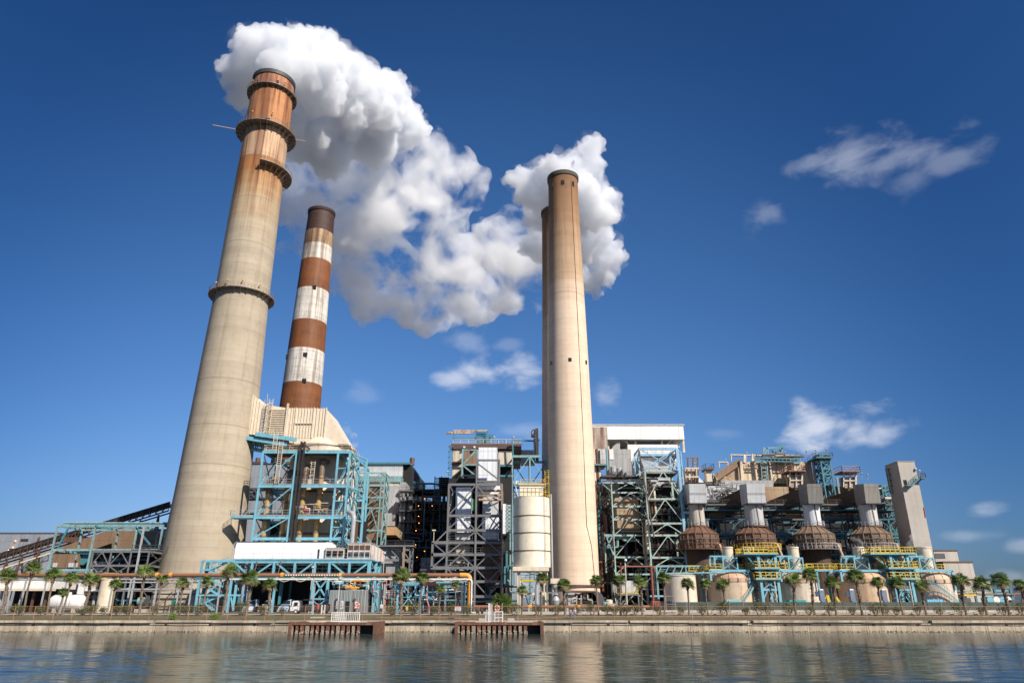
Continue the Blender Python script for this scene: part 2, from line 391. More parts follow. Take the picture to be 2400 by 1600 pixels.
# ---------------- materials used everywhere ----------------
BLUE = paint('blue_steel', (.17,.42,.52), .2, .3)
TEAL = paint('weathered_teal_steel', (.20,.36,.37), .5, .5)
TEALD = paint('dark_teal_steel', (.05,.20,.24), .3, .4)
GREY = paint('grey_steel', (.16,.16,.165), .12, .3)
GREYD = paint('dark_grey_steel', (.075,.078,.085), .15, .3)
BLACKS = paint('black_steel', (.028,.026,.026), .2, .3)  # near-black; in the open galleries it also stands for interior shade
BROWN = paint('rusty_brown_steel', (.10,.055,.035), .55, .4)
CREAM = paint('cream_paint', (.66,.56,.42), .12, .22)
WHITEP = paint('white_paint', (.72,.71,.67), .08, .15)
YELLOW = paint('yellow_paint', (.62,.44,.04), .1, .2)
RUSTP = paint('rusty_pipe', (.27,.12,.06), .35, .3)
GALV = paint('galvanised_steel', (.36,.37,.38), .06, .3, .45)
REDP = flat('red_paint', (.45,.06,.05))
PINK = flat('faded_pink_canvas', (.6,.25,.24))
ORANGE = flat('orange_plastic', (.75,.12,.04))
BLACK = flat('dark_void', (.012,.011,.012), .9)
GLASS = flat('dark_glass', (.02,.03,.035), .08)
LAMP = flat('lit_sodium_lamp', (.8,.4,.1), .5, 0, (1,.24,.03,5))
CONC = flat('plain_concrete', (.42,.38,.31), .9)

# ---------------- water ----------------
b = NB('canal_water')
co = b.n('ShaderNodeNewGeometry').outputs['Position']
n1 = b.noise(1, 3, .55, b.mp((.10,.7,1), co)); n2 = b.noise(1, 2, .5, b.mp((.5,2.6,1), co)); n3 = b.noise(1, 2, .5, b.mp((.05,.022,1), co))
h = b.math('ADD', n1, b.math('MULTIPLY', n2, .35))
h = b.math('MULTIPLY', h, b.rng(n3, .35, .65, .45, 1.25))
b.bump(h, .06, 1.0)
b.p.inputs['IOR'].default_value = 1.33; b.p.inputs['Specular IOR Level'].default_value = .5
WATER = b.done((.026,.040,.032), .12)
import numpy as np
NR, NC = 820, 300
ys_ = np.linspace(36, 124.4, NR); tt = np.linspace(-1, 1, NC)
YY, TT = np.meshgrid(ys_, tt, indexing='ij'); XX = TT*(YY*.80+8)
rs = np.random.RandomState(4); HH = np.zeros_like(YY); PA = np.zeros_like(YY)
for i in range(46):
    lam = rs.uniform(.4, 1.9); an_ = rs.normal(0, .17); ph = rs.uniform(0, 6.283); am = .0022*lam**.9
    HH += am*np.sin(2*np.pi/lam*(YY*np.cos(an_)+XX*np.sin(an_))+ph)
for i in range(9):
    lam = rs.uniform(9, 40); an_ = rs.normal(0, .5); PA += np.sin(2*np.pi/lam*(YY*np.cos(an_)+XX*.35*np.sin(an_))+rs.uniform(0,6.28))
rough = np.clip((100-YY)/30, .10, 1)*(1+.16*PA)
HH = HH*np.clip(rough, .06, 1.5)*np.clip((124.4-YY)/2, 0, 1)
vs_ = np.stack([XX, YY, -1.98+HH], -1).reshape(-1, 3)
idx = np.arange(NR*NC).reshape(NR, NC); q = np.stack([idx[:-1,:-1], idx[:-1,1:], idx[1:,1:], idx[1:,:-1]], -1).reshape(-1, 4)
n0 = len(vs_); e = 1500
extra = [(-e,-150,-1.98),(e,-150,-1.98),(e,36,-1.98),(-e,36,-1.98),(-(36*.8+8),36,-1.98),(36*.8+8,36,-1.98),(-(124.4*.8+8),124.4,-1.98),(124.4*.8+8,124.4,-1.98),(-e,124.4,-1.98),(e,124.4,-1.98)]
me = bpy.data.meshes.new('water')
me.from_pydata(vs_.tolist()+extra, [], q.tolist()+[(n0,n0+1,n0+2,n0+3),(n0+3,n0+4,n0+6,n0+8),(n0+5,n0+2,n0+9,n0+7)])
me.materials.append(WATER)
for p in me.polygons: p.use_smooth = True
wt = bpy.data.objects.new('water', me); C.objects.link(wt); wt['kind'] = 'structure'

# ---------------- ground ----------------
b = NB('grass_verge'); x, y, z = b.xyz()
n1 = b.noise(.35, 5); n2 = b.noise(3, 5, .7)
c = b.mix(b.rng(n1, .35, .65), (.115,.085,.045), (.075,.085,.03)); c = b.mix(b.rng(n2,.4,.7,0,.7), c, (.15,.115,.07))
b.bump(n2, .6, .1); VERGE = b.done(c, .95)
b = NB('yard_concrete'); n1 = b.noise(.12, 5); n2 = b.noise(1.5, 5, .7); x, y, z = b.xyz()
c = b.mix(b.rng(n1,.3,.7), (.23,.21,.18), (.16,.145,.125)); c = b.mix(b.rng(n2,.55,.75,0,.5), c, (.07,.06,.05))
c = b.mix(b.math('MULTIPLY', b.math('MAXIMUM', b.line(x,6,.06), b.line(y,6,.06)), .6), c, (.05,.05,.05)); YARD = b.done(c, .9)
b = NB('road_asphalt'); n1 = b.noise(.2, 5); n2 = b.noise(2.5, 5, .7)
c = b.mix(b.rng(n1,.3,.7), (.20,.19,.18), (.135,.125,.12)); c = b.mix(b.rng(n2,.5,.75,0,.4), c, (.07,.065,.06)); ROADM = b.done(c, .9)
def strip(name, prof, mat, x0=-1500, x1=1500):
    m = MB(); n = len(prof)
    m.add([(x0,y,z) for y,z in prof]+[(x1,y,z) for y,z in prof], [(i,i+n,i+n+1,i+1) for i in range(n-1)])
    return struct(name, m, mat)
strip('ground', [(124.6,-.6),(124.61,-.24),(126,-.12),(129,.18),(133,.46),(134.8,.58),(146,.62),(150,.8),(6000,.8)], YARD)
strip('grass_verge', [(124.95,-.19),(126,-.09),(129,.21),(133,.49),(134.8,.60)], VERGE, -400, 400)
strip('road', [(135.0,.60),(146,.645)], ROADM, -400, 400)
mk = MB(); mk.box(-400,400,134.8,135.0,.5,.72); struct('kerb', mk, CONC)

# ---------------- seawall ----------------
b = NB('seawall_concrete'); x, y, z = b.xyz()
n1 = b.noise(.25, 5); n2 = b.noise(1, 5, .65, b.mp((1.2,1.2,.18))); n3 = b.noise(4, 5, .7)
sh = b.n('ShaderNodeTexWhiteNoise', noise_dimensions='1D'); b.l(b.math('FLOOR', b.math('DIVIDE', x, 2.45)), sh.inputs['W'])
c = b.mix(b.rng(sh.outputs[0],0,1), (.44,.36,.26), (.58,.49,.37)); c = b.mix(b.rng(n2,.42,.7,0,.6), c, (.24,.16,.09))
c = b.mix(b.rng(n1,.42,.62,0,.75), c, (.24,.20,.15))
zz = b.math('ADD', z, b.math('MULTIPLY', b.math('SUBTRACT', n3, .5), .55))
c = b.mix(b.rng(zz, -1.25, -1.42), c, (.12,.10,.075)); c = b.mix(b.rng(zz, -1.68, -1.8), c, (.022,.02,.016))
c = b.mix(b.math('MULTIPLY', b.line(x, 2.45, .07), .75), c, (.08,.06,.045))
b.bump(n3, .5, .08); SEAW = b.done(c, .92)
sw = thing('seawall', 'long weathered concrete seawall running the whole width along the canal', 'seawall', (0,124,-2))
m = MB()
rr = random.Random(2)
for i in range(-30, 30):
    x0 = i*9.8; dz = rr.uniform(-.04,.05); m.box(x0+.03, x0+9.77, 124.0, 124.6, -3.2, -.62+dz)
m.obj('wall_panel', SEAW, sw)
m = MB()
for i in range(-30, 30):
    x0 = i*9.8+rr.uniform(-1,1); m.box(x0+.02, x0+9.9, 123.72+rr.uniform(-.06,.06), 125.0, -.52+rr.uniform(-.05,.05), -.17+rr.uniform(-.02,.02))
m.obj('cap', SEAW, sw)
m = MB()
for i in range(-14, 16):
    x0 = i*7.3+1.1; m.box(x0, x0+.42, 123.93, 124.05, -.98, -.66)
m.obj('tie_plate', BROWN, sw)
m = MB()                                    # oyster crust at the water line
for i in range(2600):
    x0 = rr.uniform(-110,110); m.sphere((x0, 123.98, -1.9+rr.uniform(-.1,.16)), rr.uniform(.03,.07), 5, 3)
o = m.obj('oyster_crust', flat('oyster_crust', (.09,.075,.06), .95), sw); o['kind'] = 'stuff'
m = MB(); pts = []
for i in range(0, 130):
    xx = -100+i*1.6; pts.append((xx, 123.68, -.56-.12*abs(math.sin(i*.37))*rr.random()))
for a, bb in zip(pts, pts[1:]): m.beam(a, bb, .07)
tag(m.obj('cable', BLACKS, None), 'black cable sagging along the top of the concrete seawall', 'cable')

# ---------------- chain-link fence on the wall ----------------
b = NB('chain_link'); x, y, z = b.xyz()
u = b.math('ADD', x, z); v = b.math('SUBTRACT', x, z)
a = b.math('MAXIMUM', b.line(u, .16, .012), b.line(v, .16, .012))
ms = b.n('ShaderNodeMixShader'); tr = b.n('ShaderNodeBsdfTransparent'); b.l(a, ms.inputs[0]); b.l(tr.outputs[0], ms.inputs[1]); b.l(b.p.outputs[0], ms.inputs[2])
b.l(ms.outputs[0], b.out.inputs[0]); LINK = b.done((.2,.12,.07), .8)
RPOST = paint('rusty_post', (.36,.19,.10), .3, .3)
fe = thing('chain_link_fence', 'rusty chain-link fence on posts along the top of the seawall', 'fence', (0,125.6,-.2))
gaps = [(X(838,1440,125.6)-.2, X(846,1440,125.6))]
for i in range(-33, 34):
    x0 = i*3.25+.9+rr.uniform(-.15,.15)
    if abs(x0) > 98: continue
    m = MB(); m.tube((x0,125.6,-.2),(x0+rr.uniform(-.05,.05),125.6,2.02),.045,6); m.obj('post', RPOST if i%9 else GALV, fe)
m = MB(); m.tube((-98,125.6,2.0),(98,125.6,2.0),.028,5); m.obj('top_rail', RPOST, fe)
m = MB(); m.add([(-98,125.6,-.1),(98,125.6,-.1),(98,125.6,2.0),(-98,125.6,2.0)], [(0,1,2,3)]); m.obj('mesh_panel', LINK, fe)
# low pipe along the verge
lp = MB(); lp.pipe([(-23,126.9,.2),(-14,126.9,.35),(-8,126.9,0.02),(4,126.9,.05),(10,126.9,.4),(98,126.9,.42)], .05, 6); 
tag(lp.obj('hose_line', paint('pinkish_hose', (.45,.22,.18), .1,.2), None), 'thin pinkish pipe lying along the grass behind the fence', 'hose')
# ---------------- chimneys ----------------
def pline(px_top, py_top, py):            # a vertical through this pixel, at row py
    return 1200+(px_top-1200)*(py+3497)/(py_top+3497)
def stack_mat(name, base, bands, lines, streak=.35, tint=(.30,.17,.07), joint=3.0, seam=.35, mottle=.12, rough=.85, soft=0, softs={}):
    """bands: (z, colour, streak) from the top down: colour holds below z until the next band"""
    b = NB(name); x, y, z = b.xyz()
    ns = b.noise(1, 5, .7, b.mp((.9,.9,.02))); ns2 = b.noise(1, 4, .6, b.mp((.28,.28,.012))); nf = b.noise(.5, 6, .65)
    nb = b.noise(1, 3, .6, b.mp((.05,.05,.35)))
    zz = b.math('ADD', z, b.math('MULTIPLY', b.math('SUBTRACT', ns, .5), .5))
    c = base if not isinstance(base, tuple) else b.mix(.0, base, base)
    c = b.mix(b.rng(nb,.4,.65,0,mottle*3), c, tuple(k*.8 for k in base))
    for bi_ in range(len(bands)-1, -1, -1):
        zt, col, st = bands[bi_]; so_ft = softs.get(bi_, soft)
        cc = b.mix(b.rng(ns, .46, .62, 0, st), col, tint); cc = b.mix(b.rng(ns2, .45, .65, 0, st*.7), cc, tuple(k*.55 for k in tint))
        c = b.mix(b.math('GREATER_THAN', z, zt) if not so_ft else b.rng(b.math('ADD', z, b.math('MULTIPLY', b.math('SUBTRACT', nb, .5), so_ft*2)), zt-so_ft, zt+so_ft), c, cc)
    c = b.mul(b.rng(ns, .5, .72, 0, min(1,streak*1.1)), c, .62); c = b.mul(b.rng(nf,.5,.8,0,min(1,mottle*2.6)), c, .6)
    lw_ = b.n('ShaderNodeTexWhiteNoise', noise_dimensions='1D'); b.l(b.math('FLOOR', b.math('DIVIDE', z, joint)), lw_.inputs['W'])
    c = b.mul(b.math('MULTIPLY', lw_.outputs[0], min(1,mottle*2)), c, .72)
    n9 = b.noise(1, 4, .65, b.mp((.25,.25,.10))); c = b.mul(b.rng(n9,.52,.64,0,min(1,mottle*2)), c, .85)
    ln = None
    for zl in lines:
        l = b.math('LESS_THAN', b.math('ABSOLUTE', b.math('SUBTRACT', z, zl)), .12); ln = l if ln is None else b.math('MAXIMUM', ln, l)
    jl = b.math('MULTIPLY', b.line(z, joint, .12), seam)
    if ln is not None: jl = b.math('MAXIMUM', jl, b.math('MULTIPLY', ln, .42))
    ang = b.math('ARCTAN2', y, x); jl = b.math('MAXIMUM', jl, b.math('MULTIPLY', b.line(ang, .2618, .004), .14))
    c = b.mix(jl, c, (.12,.085,.05))
    b.bump(b.math('ADD', nf, b.math('MULTIPLY', jl, -1)), .2, .1)
    return b.done(c, rough)
def ring_platform(root, cx, cy, z, r, wd, mat, a0=0, a1=2*math.pi, n=28, rail=True, brk=1.6):
    m = MB(); k0 = MB()
    m.lathe([(r+.05,z-.12),(r+wd,z-.12),(r+wd,z+.05),(r+.05,z+.05)], cx, cy, n, a0, a1)
    for i in range(n+1):
        a = a0+(a1-a0)*i/n; u = Vector((math.cos(a), math.sin(a), 0)); c = Vector((cx,cy,0))
        m.beam(c+u*(r+wd-.1)+Vector((0,0,z-.1)), c+u*r+Vector((0,0,z-brk)), .13)
        m.beam(c+u*(r+wd)+Vector((0,0,z-.15)), c+u*r+Vector((0,0,z-.15)), .16, .25)
    if rail: m.ringrail(cx, cy, z, r+wd-.05, 1.2, n*2, .07, a0, a1)
    o = m.obj('ring_platform', mat, root); return o
def chimney(label, px_axis, py_axis, Y, prof, mat, rim, group=None):
    cx = G(pline(px_axis, py_axis, 1420), Y)
    t = thing('chimney', label, 'chimney', (cx, Y, .7), group)
    cosA = Y/math.hypot(cx, Y)
    pr = []
    for py, wpx in prof:
        pr.append((RP(wpx, py, Y)/2*cosA, Z(py, Y)))
    pr.sort(key=lambda p: p[1]); pr[0] = (pr[0][0]*1.01, .7)
    m = MB(); m.lathe(pr, cx, Y, 72); r, zt = pr[-1]
    m.lathe([(r,zt),(r-.7,zt),(r-.7,zt-9)], cx, Y, 72); m.disc(cx, Y, zt-9, r-.7, 72)
    m.obj('shaft', mat, t, smooth=True)
    m = MB(); m.lathe([(r-.72,zt-1.0),(r+.28,zt-1.0),(r+.36,zt+.25),(r-.2,zt+.5),(r-.74,zt+.5),(r-.74,zt-1.0)], cx, Y, 72)
    m.obj('rim', rim, t, smooth=True)
    return t, cx, pr
def rat(pr, z):
    for (r0,z0),(r1,z1) in zip(pr, pr[1:]):
        if z0 <= z <= z1: return r0+(r1-r0)*(z-z0)/(z1-z0)
    return pr[-1][0]
CR = (.50,.42,.31)
YL = 172
m1 = stack_mat('stained_chimney_concrete', (.43,.36,.265), [(Z(232,YL)-.7,(.46,.22,.12),1.0),(Z(322,YL)-.7,(.52,.24,.10),1.0),(Z(392,YL)-.7,(.62,.42,.26),.85),(Z(425,YL)-.7,(.48,.21,.065),.8),(Z(450,YL)-.7,(.50,.27,.11),.8),(Z(490,YL)-.7,(.48,.33,.18),.6),(Z(540,YL)-.7,(.46,.36,.23),.3)],
    [Z(p,YL)-.7 for p in (392,487,590,905,1010,1100)], .55, (.20,.045,.015), 1.55, .15, .17, softs={3:0,4:4,5:6,6:8})
t1, c1x, pr1 = chimney('tallest pale concrete chimney on the left, its top streaked with rust, with ring platforms', 643, 194, YL,
    [(1430,216),(1337,201),(1160,177),(888,150),(690,130),(500,118),(378,110),(270,104),(196,99)], m1, flat('black_rim', (.05,.052,.05), .6))
for py, wd, a0, a1, n in ((700,1.5,0,2*math.pi,30),(321,2.3,0,2*math.pi,26),(230,1.2,0,2*math.pi,26),(412,2.4,-1.25,.85,10)):
    z = Z(py, YL); ring_platform(t1, c1x, YL, z, rat(pr1, z)+.02, wd, paint('rusty_platform_steel', (.22,.17,.13), .3, .4), a0, a1, n, brk=1.6*wd/1.5)
def polar(cx, cy, r, a, z): return Vector((cx+r*math.cos(a), cy+r*math.sin(a), z))
z3 = Z(321,YL); m = MB(); r3 = rat(pr1, z3)
m.beam(polar(c1x,YL,r3+2,R(195),z3+1), polar(c1x,YL,r3+9,R(192),z3+1.8), .16); m.beam(polar(c1x,YL,r3+2,R(-32),z3+1.2), polar(c1x,YL,r3+4.6,R(-28),z3+1.9), .14)
m.beam(polar(c1x,YL,r3+2,R(8),z3), polar(c1x,YL,r3+5,R(8),z3-.3), .14); m.obj('davit_boom', paint('boom', (.5,.33,.2), .2,.2), t1)
m = MB()
for a in (R(-120),R(-60)): m.tube(polar(c1x,YL,r3+.1,a,z3+.1), polar(c1x,YL,r3+.1,a,z3+1.6), .25, 6)
for py, aa in ((690,(-130,-100,-70,-35)),(300,(-110,-60)),(222,(-130,-40))):
    for a in aa:
        z = Z(py,YL)+.8; m.sphere(polar(c1x,YL,rat(pr1,z)+.7,R(a),z), .28, 6, 4)
m.obj('aviation_light', flat('amber_beacon', (.6,.3,.08)), t1)
m = MB(); z = Z(324,YL); m.box(c1x+1.6,c1x+2.8,YL-r3-.12,YL-r3+.4,z+.2,z+2.2)
for aa in (-60,-118):
    p = polar(c1x,YL,rat(pr1,Z(220,YL))+.03,R(aa),Z(222,YL)); m.box(p.x-.4,p.x+.4,p.y-.12,p.y+.4,p.z,p.z+.8)
m.obj('door', BLACK, t1)
# conduit on the shaft
m = MB(); a = R(-138)
for (ra,za),(rb,zb) in zip(pr1, pr1[1:]): m.tube(polar(c1x,YL,ra+.08,a,za), polar(c1x,YL,rb+.08,a,zb), .07, 5)
m.obj('conduit', BLACKS, t1)

YM = 244
zt2 = lambda p: Z(p,YM)-.7
WH = (.70,.66,.58); BR = (.23,.075,.018)
m2 = stack_mat('banded_chimney_paint', BR, [(zt2(550),(.045,.018,.014),.25),(zt2(582),(.44,.30,.17),.95),(zt2(618),WH,.7),(zt2(686),BR,.3),(zt2(760),(.74,.71,.64),.45),(zt2(827),BR,.3),(zt2(905),(.72,.69,.63),.45)],
    [], .6, (.13,.04,.012), 3.1, .55, .4, .7)
t2, c2x, pr2 = chimney('brown and white banded steel chimney with a black top', 754, 500, YM,
    [(1430,140),(1200,118),(954,97),(827,88),(690,77),(560,67),(500,62)], m2, flat('sooty_rim', (.03,.014,.012), .8))
m = MB()
for py in (688,905,845): z = Z(py,YM); p = polar(c2x,YM,rat(pr2,z),R(-70 if py!=845 else -75),z); m.box(p.x-.7,p.x+.7,p.y-.2,p.y+.6,z-.8,z+.8)
z = Z(845,YM); p = polar(c2x,YM,rat(pr2,z),R(-140),z); m.box(p.x-.7,p.x+.7,p.y-.2,p.y+.6,z-.8,z+.8)
m.obj('port', BLACK, t2)

YR = 186
m3 = stack_mat('tan_chimney_concrete', (.74,.57,.42), [(Z(432,YR)-.7,(.16,.075,.035),.6),(Z(500,YR)-.7,(.27,.145,.07),.5),(Z(570,YR)-.7,(.36,.22,.12),.35),(Z(680,YR)-.7,(.47,.32,.2),.2)],
    [Z(p,YR)-.7 for p in (450,700)], .3, (.28,.12,.05), 1.6, .13, .11, soft=6)
t3, c3x, pr3 = chimney('tall tan concrete chimney in front of its twin, darker and rust-stained at the top', 1319, 416, YR,
    [(1430,117),(1330,113),(1047,105),(847,94),(600,78),(510,72),(420,68.5)], m3, flat('mossy_rim', (.07,.065,.045), .8), 'tan chimney pair')
m = MB()
for a in (-135,-95,-55): z = Z(447,YR); p = polar(c3x,YR,rat(pr3,z),R(a),z); m.box(p.x-.45,p.x+.45,p.y-.12,p.y+.4,z-.8,z+.8)
for a in (-150,-90,-38): z = Z(858,YR); p = polar(c3x,YR,rat(pr3,z),R(a),z); m.box(p.x-.4,p.x+.4,p.y-.12,p.y+.4,z-.5,z+.5)
m.obj('port', BLACK, t3)
m = MB(); a = R(-62)
pts = [(a, z) for z in (124,104,78,52,33,21)]+[(a+.22,16),(a+.3,10),(a+.3,1)]
for (a_,za),(b_,zb) in zip(pts, pts[1:]): m.tube(polar(c3x,YR,rat(pr3,za)+.1,a_,za), polar(c3x,YR,rat(pr3,zb)+.1,b_,zb), .055, 5)
m.obj('cable', BROWN, t3)
m = MB()
m.lathe([(pr3[1][0]+.25,6.5),(pr3[1][0]+.5,6.5),(pr3[1][0]+.5,6.9),(pr3[1][0]+.25,6.9)], c3x, YR, 60); m.obj('base_band', BROWN, t3)
t4, c4x, pr4 = chimney('second tan concrete chimney mostly hidden behind the first', 1303, 500, 211,
    [(1430,116),(1330,110),(1047,94),(847,83),(690,74),(500,66)], m3, MATS['mossy_rim'], 'tan chimney pair')
# ---------------- steel-frame helpers ----------------
def pc(root, name, mat, fn, smooth=None):
    m = MB(); fn(m); return m.obj(name, mat, root, smooth=smooth)
def frame(root, xs, ys, zs, mat, w=.45, front='', side='', back='', wb=None, wd=None, floor=None, cols=True, z0s=None):
    """columns at xs x ys, beams at zs; brace strings: levels from the bottom separated by '|', one letter a bay"""
    w *= .70; wb = (wb or w*.55)*.8; wd = (wd or w)*.9
    if cols:
        for x in xs:
            for y in ys:
                m = MB(); m.beam((x,y,zs[0]), (x,y,zs[-1]+w*.4), w); m.obj('column', mat, root)
    for z in zs[1:]:
        m = MB()
        for y in ys: m.box(xs[0]-w*.3, xs[-1]+w*.3, y-w*.35, y+w*.35, z-wd*.5, z+wd*.5)
        for x in xs:
            for a, b_ in zip(ys, ys[1:]): m.box(x-w*.3, x+w*.3, a+w*.35, b_-w*.35, z-wd*.48, z+wd*.48)
        m.obj('floor_beam', mat, root)
    def br(spec, plane, k, u):
        for lv, row in enumerate(spec.split('|')):
            if lv+1 >= len(zs): break
            z0, z1 = zs[lv], zs[lv+1]
            for bi, ch in enumerate(row):
                if bi+1 >= len(u) or ch in ' .': continue
                a, b_ = u[bi], u[bi+1]; mid = (a+b_)/2
                P = (lambda q, z: (q, k, z)) if plane == 'x' else (lambda q, z: (k, q, z))
                seg = {'X': [(a,z0,b_,z1),(a,z1,b_,z0)], '/': [(a,z0,b_,z1)], '\\': [(a,z1,b_,z0)],
                       'A': [(a,z0,mid,z1-.1),(mid,z1-.1,b_,z0)], 'V': [(a,z1,mid,z0),(mid,z0,b_,z1)],
                       'K': [(a,z0,mid,(z0+z1)/2),(a,z1,mid,(z0+z1)/2),(mid,(z0+z1)/2,b_,z0),(mid,(z0+z1)/2,b_,z1)]}[ch]
                m = MB()
                for p0, q0, p1, q1 in seg: m.beam(P(p0,q0), P(p1,q1), wb)
                if ch == 'A': m.box(*( (mid-w*1.1, mid+w*1.1, k-w*.2, k+w*.2) if plane == 'x' else (k-w*.2,k+w*.2,mid-w*1.1,mid+w*1.1)), z1-w*1.5, z1-wd*.5)
                m.obj('brace', mat, root)
    if front: br(front, 'x', ys[0], xs)
    if back: br(back, 'x', ys[-1], xs)
    if side: br(side, 'y', xs[-1], ys); br(side, 'y', xs[0], ys)
    if floor:
        for z in (zs[1:] if floor is True else floor):
            m = MB(); m.box(xs[0], xs[-1], ys[0], ys[-1], z+wd*.5, z+wd*.5+.08); m.obj('deck', GRATE, root)
GRATE = flat('steel_grating', (.07,.065,.06), .9)
def deckrail(root, x0, x1, y0, y1, z, mat, h=1.1, sides='flr', step=2.2, t=.08):
    m = MB()
    if 'f' in sides: m.rail((x0,y0,z),(x1,y0,z),h,step,t)
    if 'l' in sides: m.rail((x0,y0,z),(x0,y1,z),h,step,t)
    if 'r' in sides: m.rail((x1,y0,z),(x1,y1,z),h,step,t)
    if 'b' in sides: m.rail((x0,y1,z),(x1,y1,z),h,step,t)
    return m.obj('railing', mat, root)
def platform(root, x0, x1, y0, y1, z, mat, rmat=None, sides='flr', th=.35, h=1.1, t=.08):
    pc(root, 'platform', mat, lambda m: m.box(x0,x1,y0,y1,z-th,z))
    return deckrail(root, x0+.05, x1-.05, y0+.05, y1-.05, z, rmat or mat, h, sides, 2.0, t)
def bx(px0, px1, py0, py1, Y0, Y1, pyr=None):
    """world box whose front face covers these pixels at depth Y0"""
    pr = pyr or (py0+py1)/2
    return (X(px0,pr,Y0), X(px1,pr,Y0), Y0, Y1, Z(py1,Y0), Z(py0,Y0))
def lamp_post(label, px, pyt, Y, pyb=None, zb=None, mat=None, group='pole lamps on the plant platforms'):
    zb = zb if zb is not None else Z(pyb, Y); x = X(px, pyt, Y); zt = Z(pyt, Y)
    t = thing('pole_lamp', label, 'lamp', (x,Y,zb), group)
    pc(t, 'pole', mat or GALV, lambda m: m.tube((x,Y,zb),(x,Y,zt),.05,5))
    pc(t, 'lamp_head', GALV, lambda m: m.lathe([(.05,zt+.45),(.3,zt+.25),(.34,zt),(.1,zt-.15)][::-1], x, Y, 8))
ORD = ['first','second','third','fourth','fifth','sixth','seventh','eighth','ninth','tenth','eleventh','twelfth','thirteenth','fourteenth','fifteenth','sixteenth','seventeenth','eighteenth','nineteenth','twentieth']
ORD += ['twenty-'+o for o in ORD[:9]]+['thirtieth']+['thirty-'+o for o in ORD[:9]]+['fortieth']+['forty-'+o for o in ORD[:9]]
rc = random.Random(11)
def clutter(root, name, x0, x1, y0, y1, z0, z1, n, mats, r=(.08,.3), vert=.4):
    """runs of pipework inside a box; each run is its own part"""
    for i in range(n):
        mat = rc.choice(mats); rr_ = rc.uniform(*r); y = rc.uniform(y0, y1)
        m = MB()
        if rc.random() < vert:
            x = rc.uniform(x0, x1); a = rc.uniform(z0, z0+(z1-z0)*.5); b_ = rc.uniform(z0+(z1-z0)*.5, z1)
            dx = rc.uniform(-1,1)*min(4, (x1-x0)*.3); x2 = min(max(x+dx, x0), x1)
            m.pipe([(x,y,a),(x,y,(a+b_)/2),(x2,y,(a+b_)/2+.01),(x2,y,b_)], rr_, 6)
        else:
            z = rc.uniform(z0, z1); a = rc.uniform(x0, x0+(x1-x0)*.5); b_ = rc.uniform(x0+(x1-x0)*.5, x1); z2 = min(max(z+rc.uniform(-3,3), z0), z1)
            m.pipe([(a,y,z),((a+b_)/2,y,z),((a+b_)/2+.01,y,z2),(b_,y,z2)], rr_, 6)
        m.obj(name, mat, root)
def building(name, label, cat, px0, px1, py0, pyb, Y0, Y1, mat, roofmat=None, zb=.75, parapet=.4, pyr=None):
    pr = pyr or (py0+pyb)/2
    x0, x1, z1 = X(px0,pr,Y0), X(px1,pr,Y0), Z(py0,Y0); z0 = zb if pyb is None else Z(pyb,Y0)
    t = thing(name, label, cat, ((x0+x1)/2, (Y0+Y1)/2, z0))
    pc(t, 'wall', mat, lambda m: m.box(x0,x1,Y0,Y1,z0,z1))
    pc(t, 'roof', roofmat or GALV, lambda m: m.box(x0-.15,x1+.15,Y0-.15,Y1+.15,z1,z1+parapet))
    return t, x0, x1, z0, z1
C_BROWN = clad('tan_cladding', (.38,.27,.155), 1.5, 9, .35, .45)
C_BROWN2 = clad('brown_cladding', (.23,.145,.085), 1.4, 9, .3, .4)
C_WHITE = clad('white_cladding', (.82,.81,.79), 1.5, 8, .03, .08, depth=.25)
C_CREAM = clad('cream_cladding', (.62,.54,.42), 1.5, 8, .22, .3)
C_GREY = clad('grey_cladding', (.36,.36,.35), 1.4, 7, .12, .4)
C_LGREY = clad('light_grey_cladding', (.52,.53,.54), 1.4, 7, .05, .25)
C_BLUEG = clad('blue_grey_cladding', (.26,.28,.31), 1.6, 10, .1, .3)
C_DARK = paint('shade_dark_sheet', (.016,.015,.015), .05, 0, .9)  # near-black colour stands in for the shade inside the structures
C_RUSTW = clad('rust_streaked_cladding', (.46,.40,.33), .9, 5, .8, .6, rustcol=(.16,.06,.03))
C_CORR = clad('corrugated_grey_sheet', (.28,.31,.31), .9, 20, .1, .35, rib=.22)
# ================= LEFT: far building, conveyor, bunker =================
t, x0, x1, z0, z1 = building('warehouse', 'grey corrugated warehouse at the far left edge', 'building', -60, 122, 1250, 1420, 240, 300, C_BLUEG, GREYD, .8)
for k,(pa,pb,qa,qb) in enumerate(((48,66,1262,1268),(20,34,1285,1300))):
    bb = bx(pa,pb,qa,qb,239.9,240.3); pc(t, 'canopy', BLACKS, lambda m: m.box(*bb))
for px,py in ((36,1267),(30,1282),(20,1289)):
    pc(t, 'lamp', LAMP, lambda m: m.sphere((X(px,py,239.5),239.5,Z(py,239.5)),.2,6,4))
pc(t, 'downpipe', BROWN, lambda m: m.tube((X(91,1280,239.7),239.7,.8),(X(92,1260,239.7),239.7,Z(1258,239.7)),.35,6))

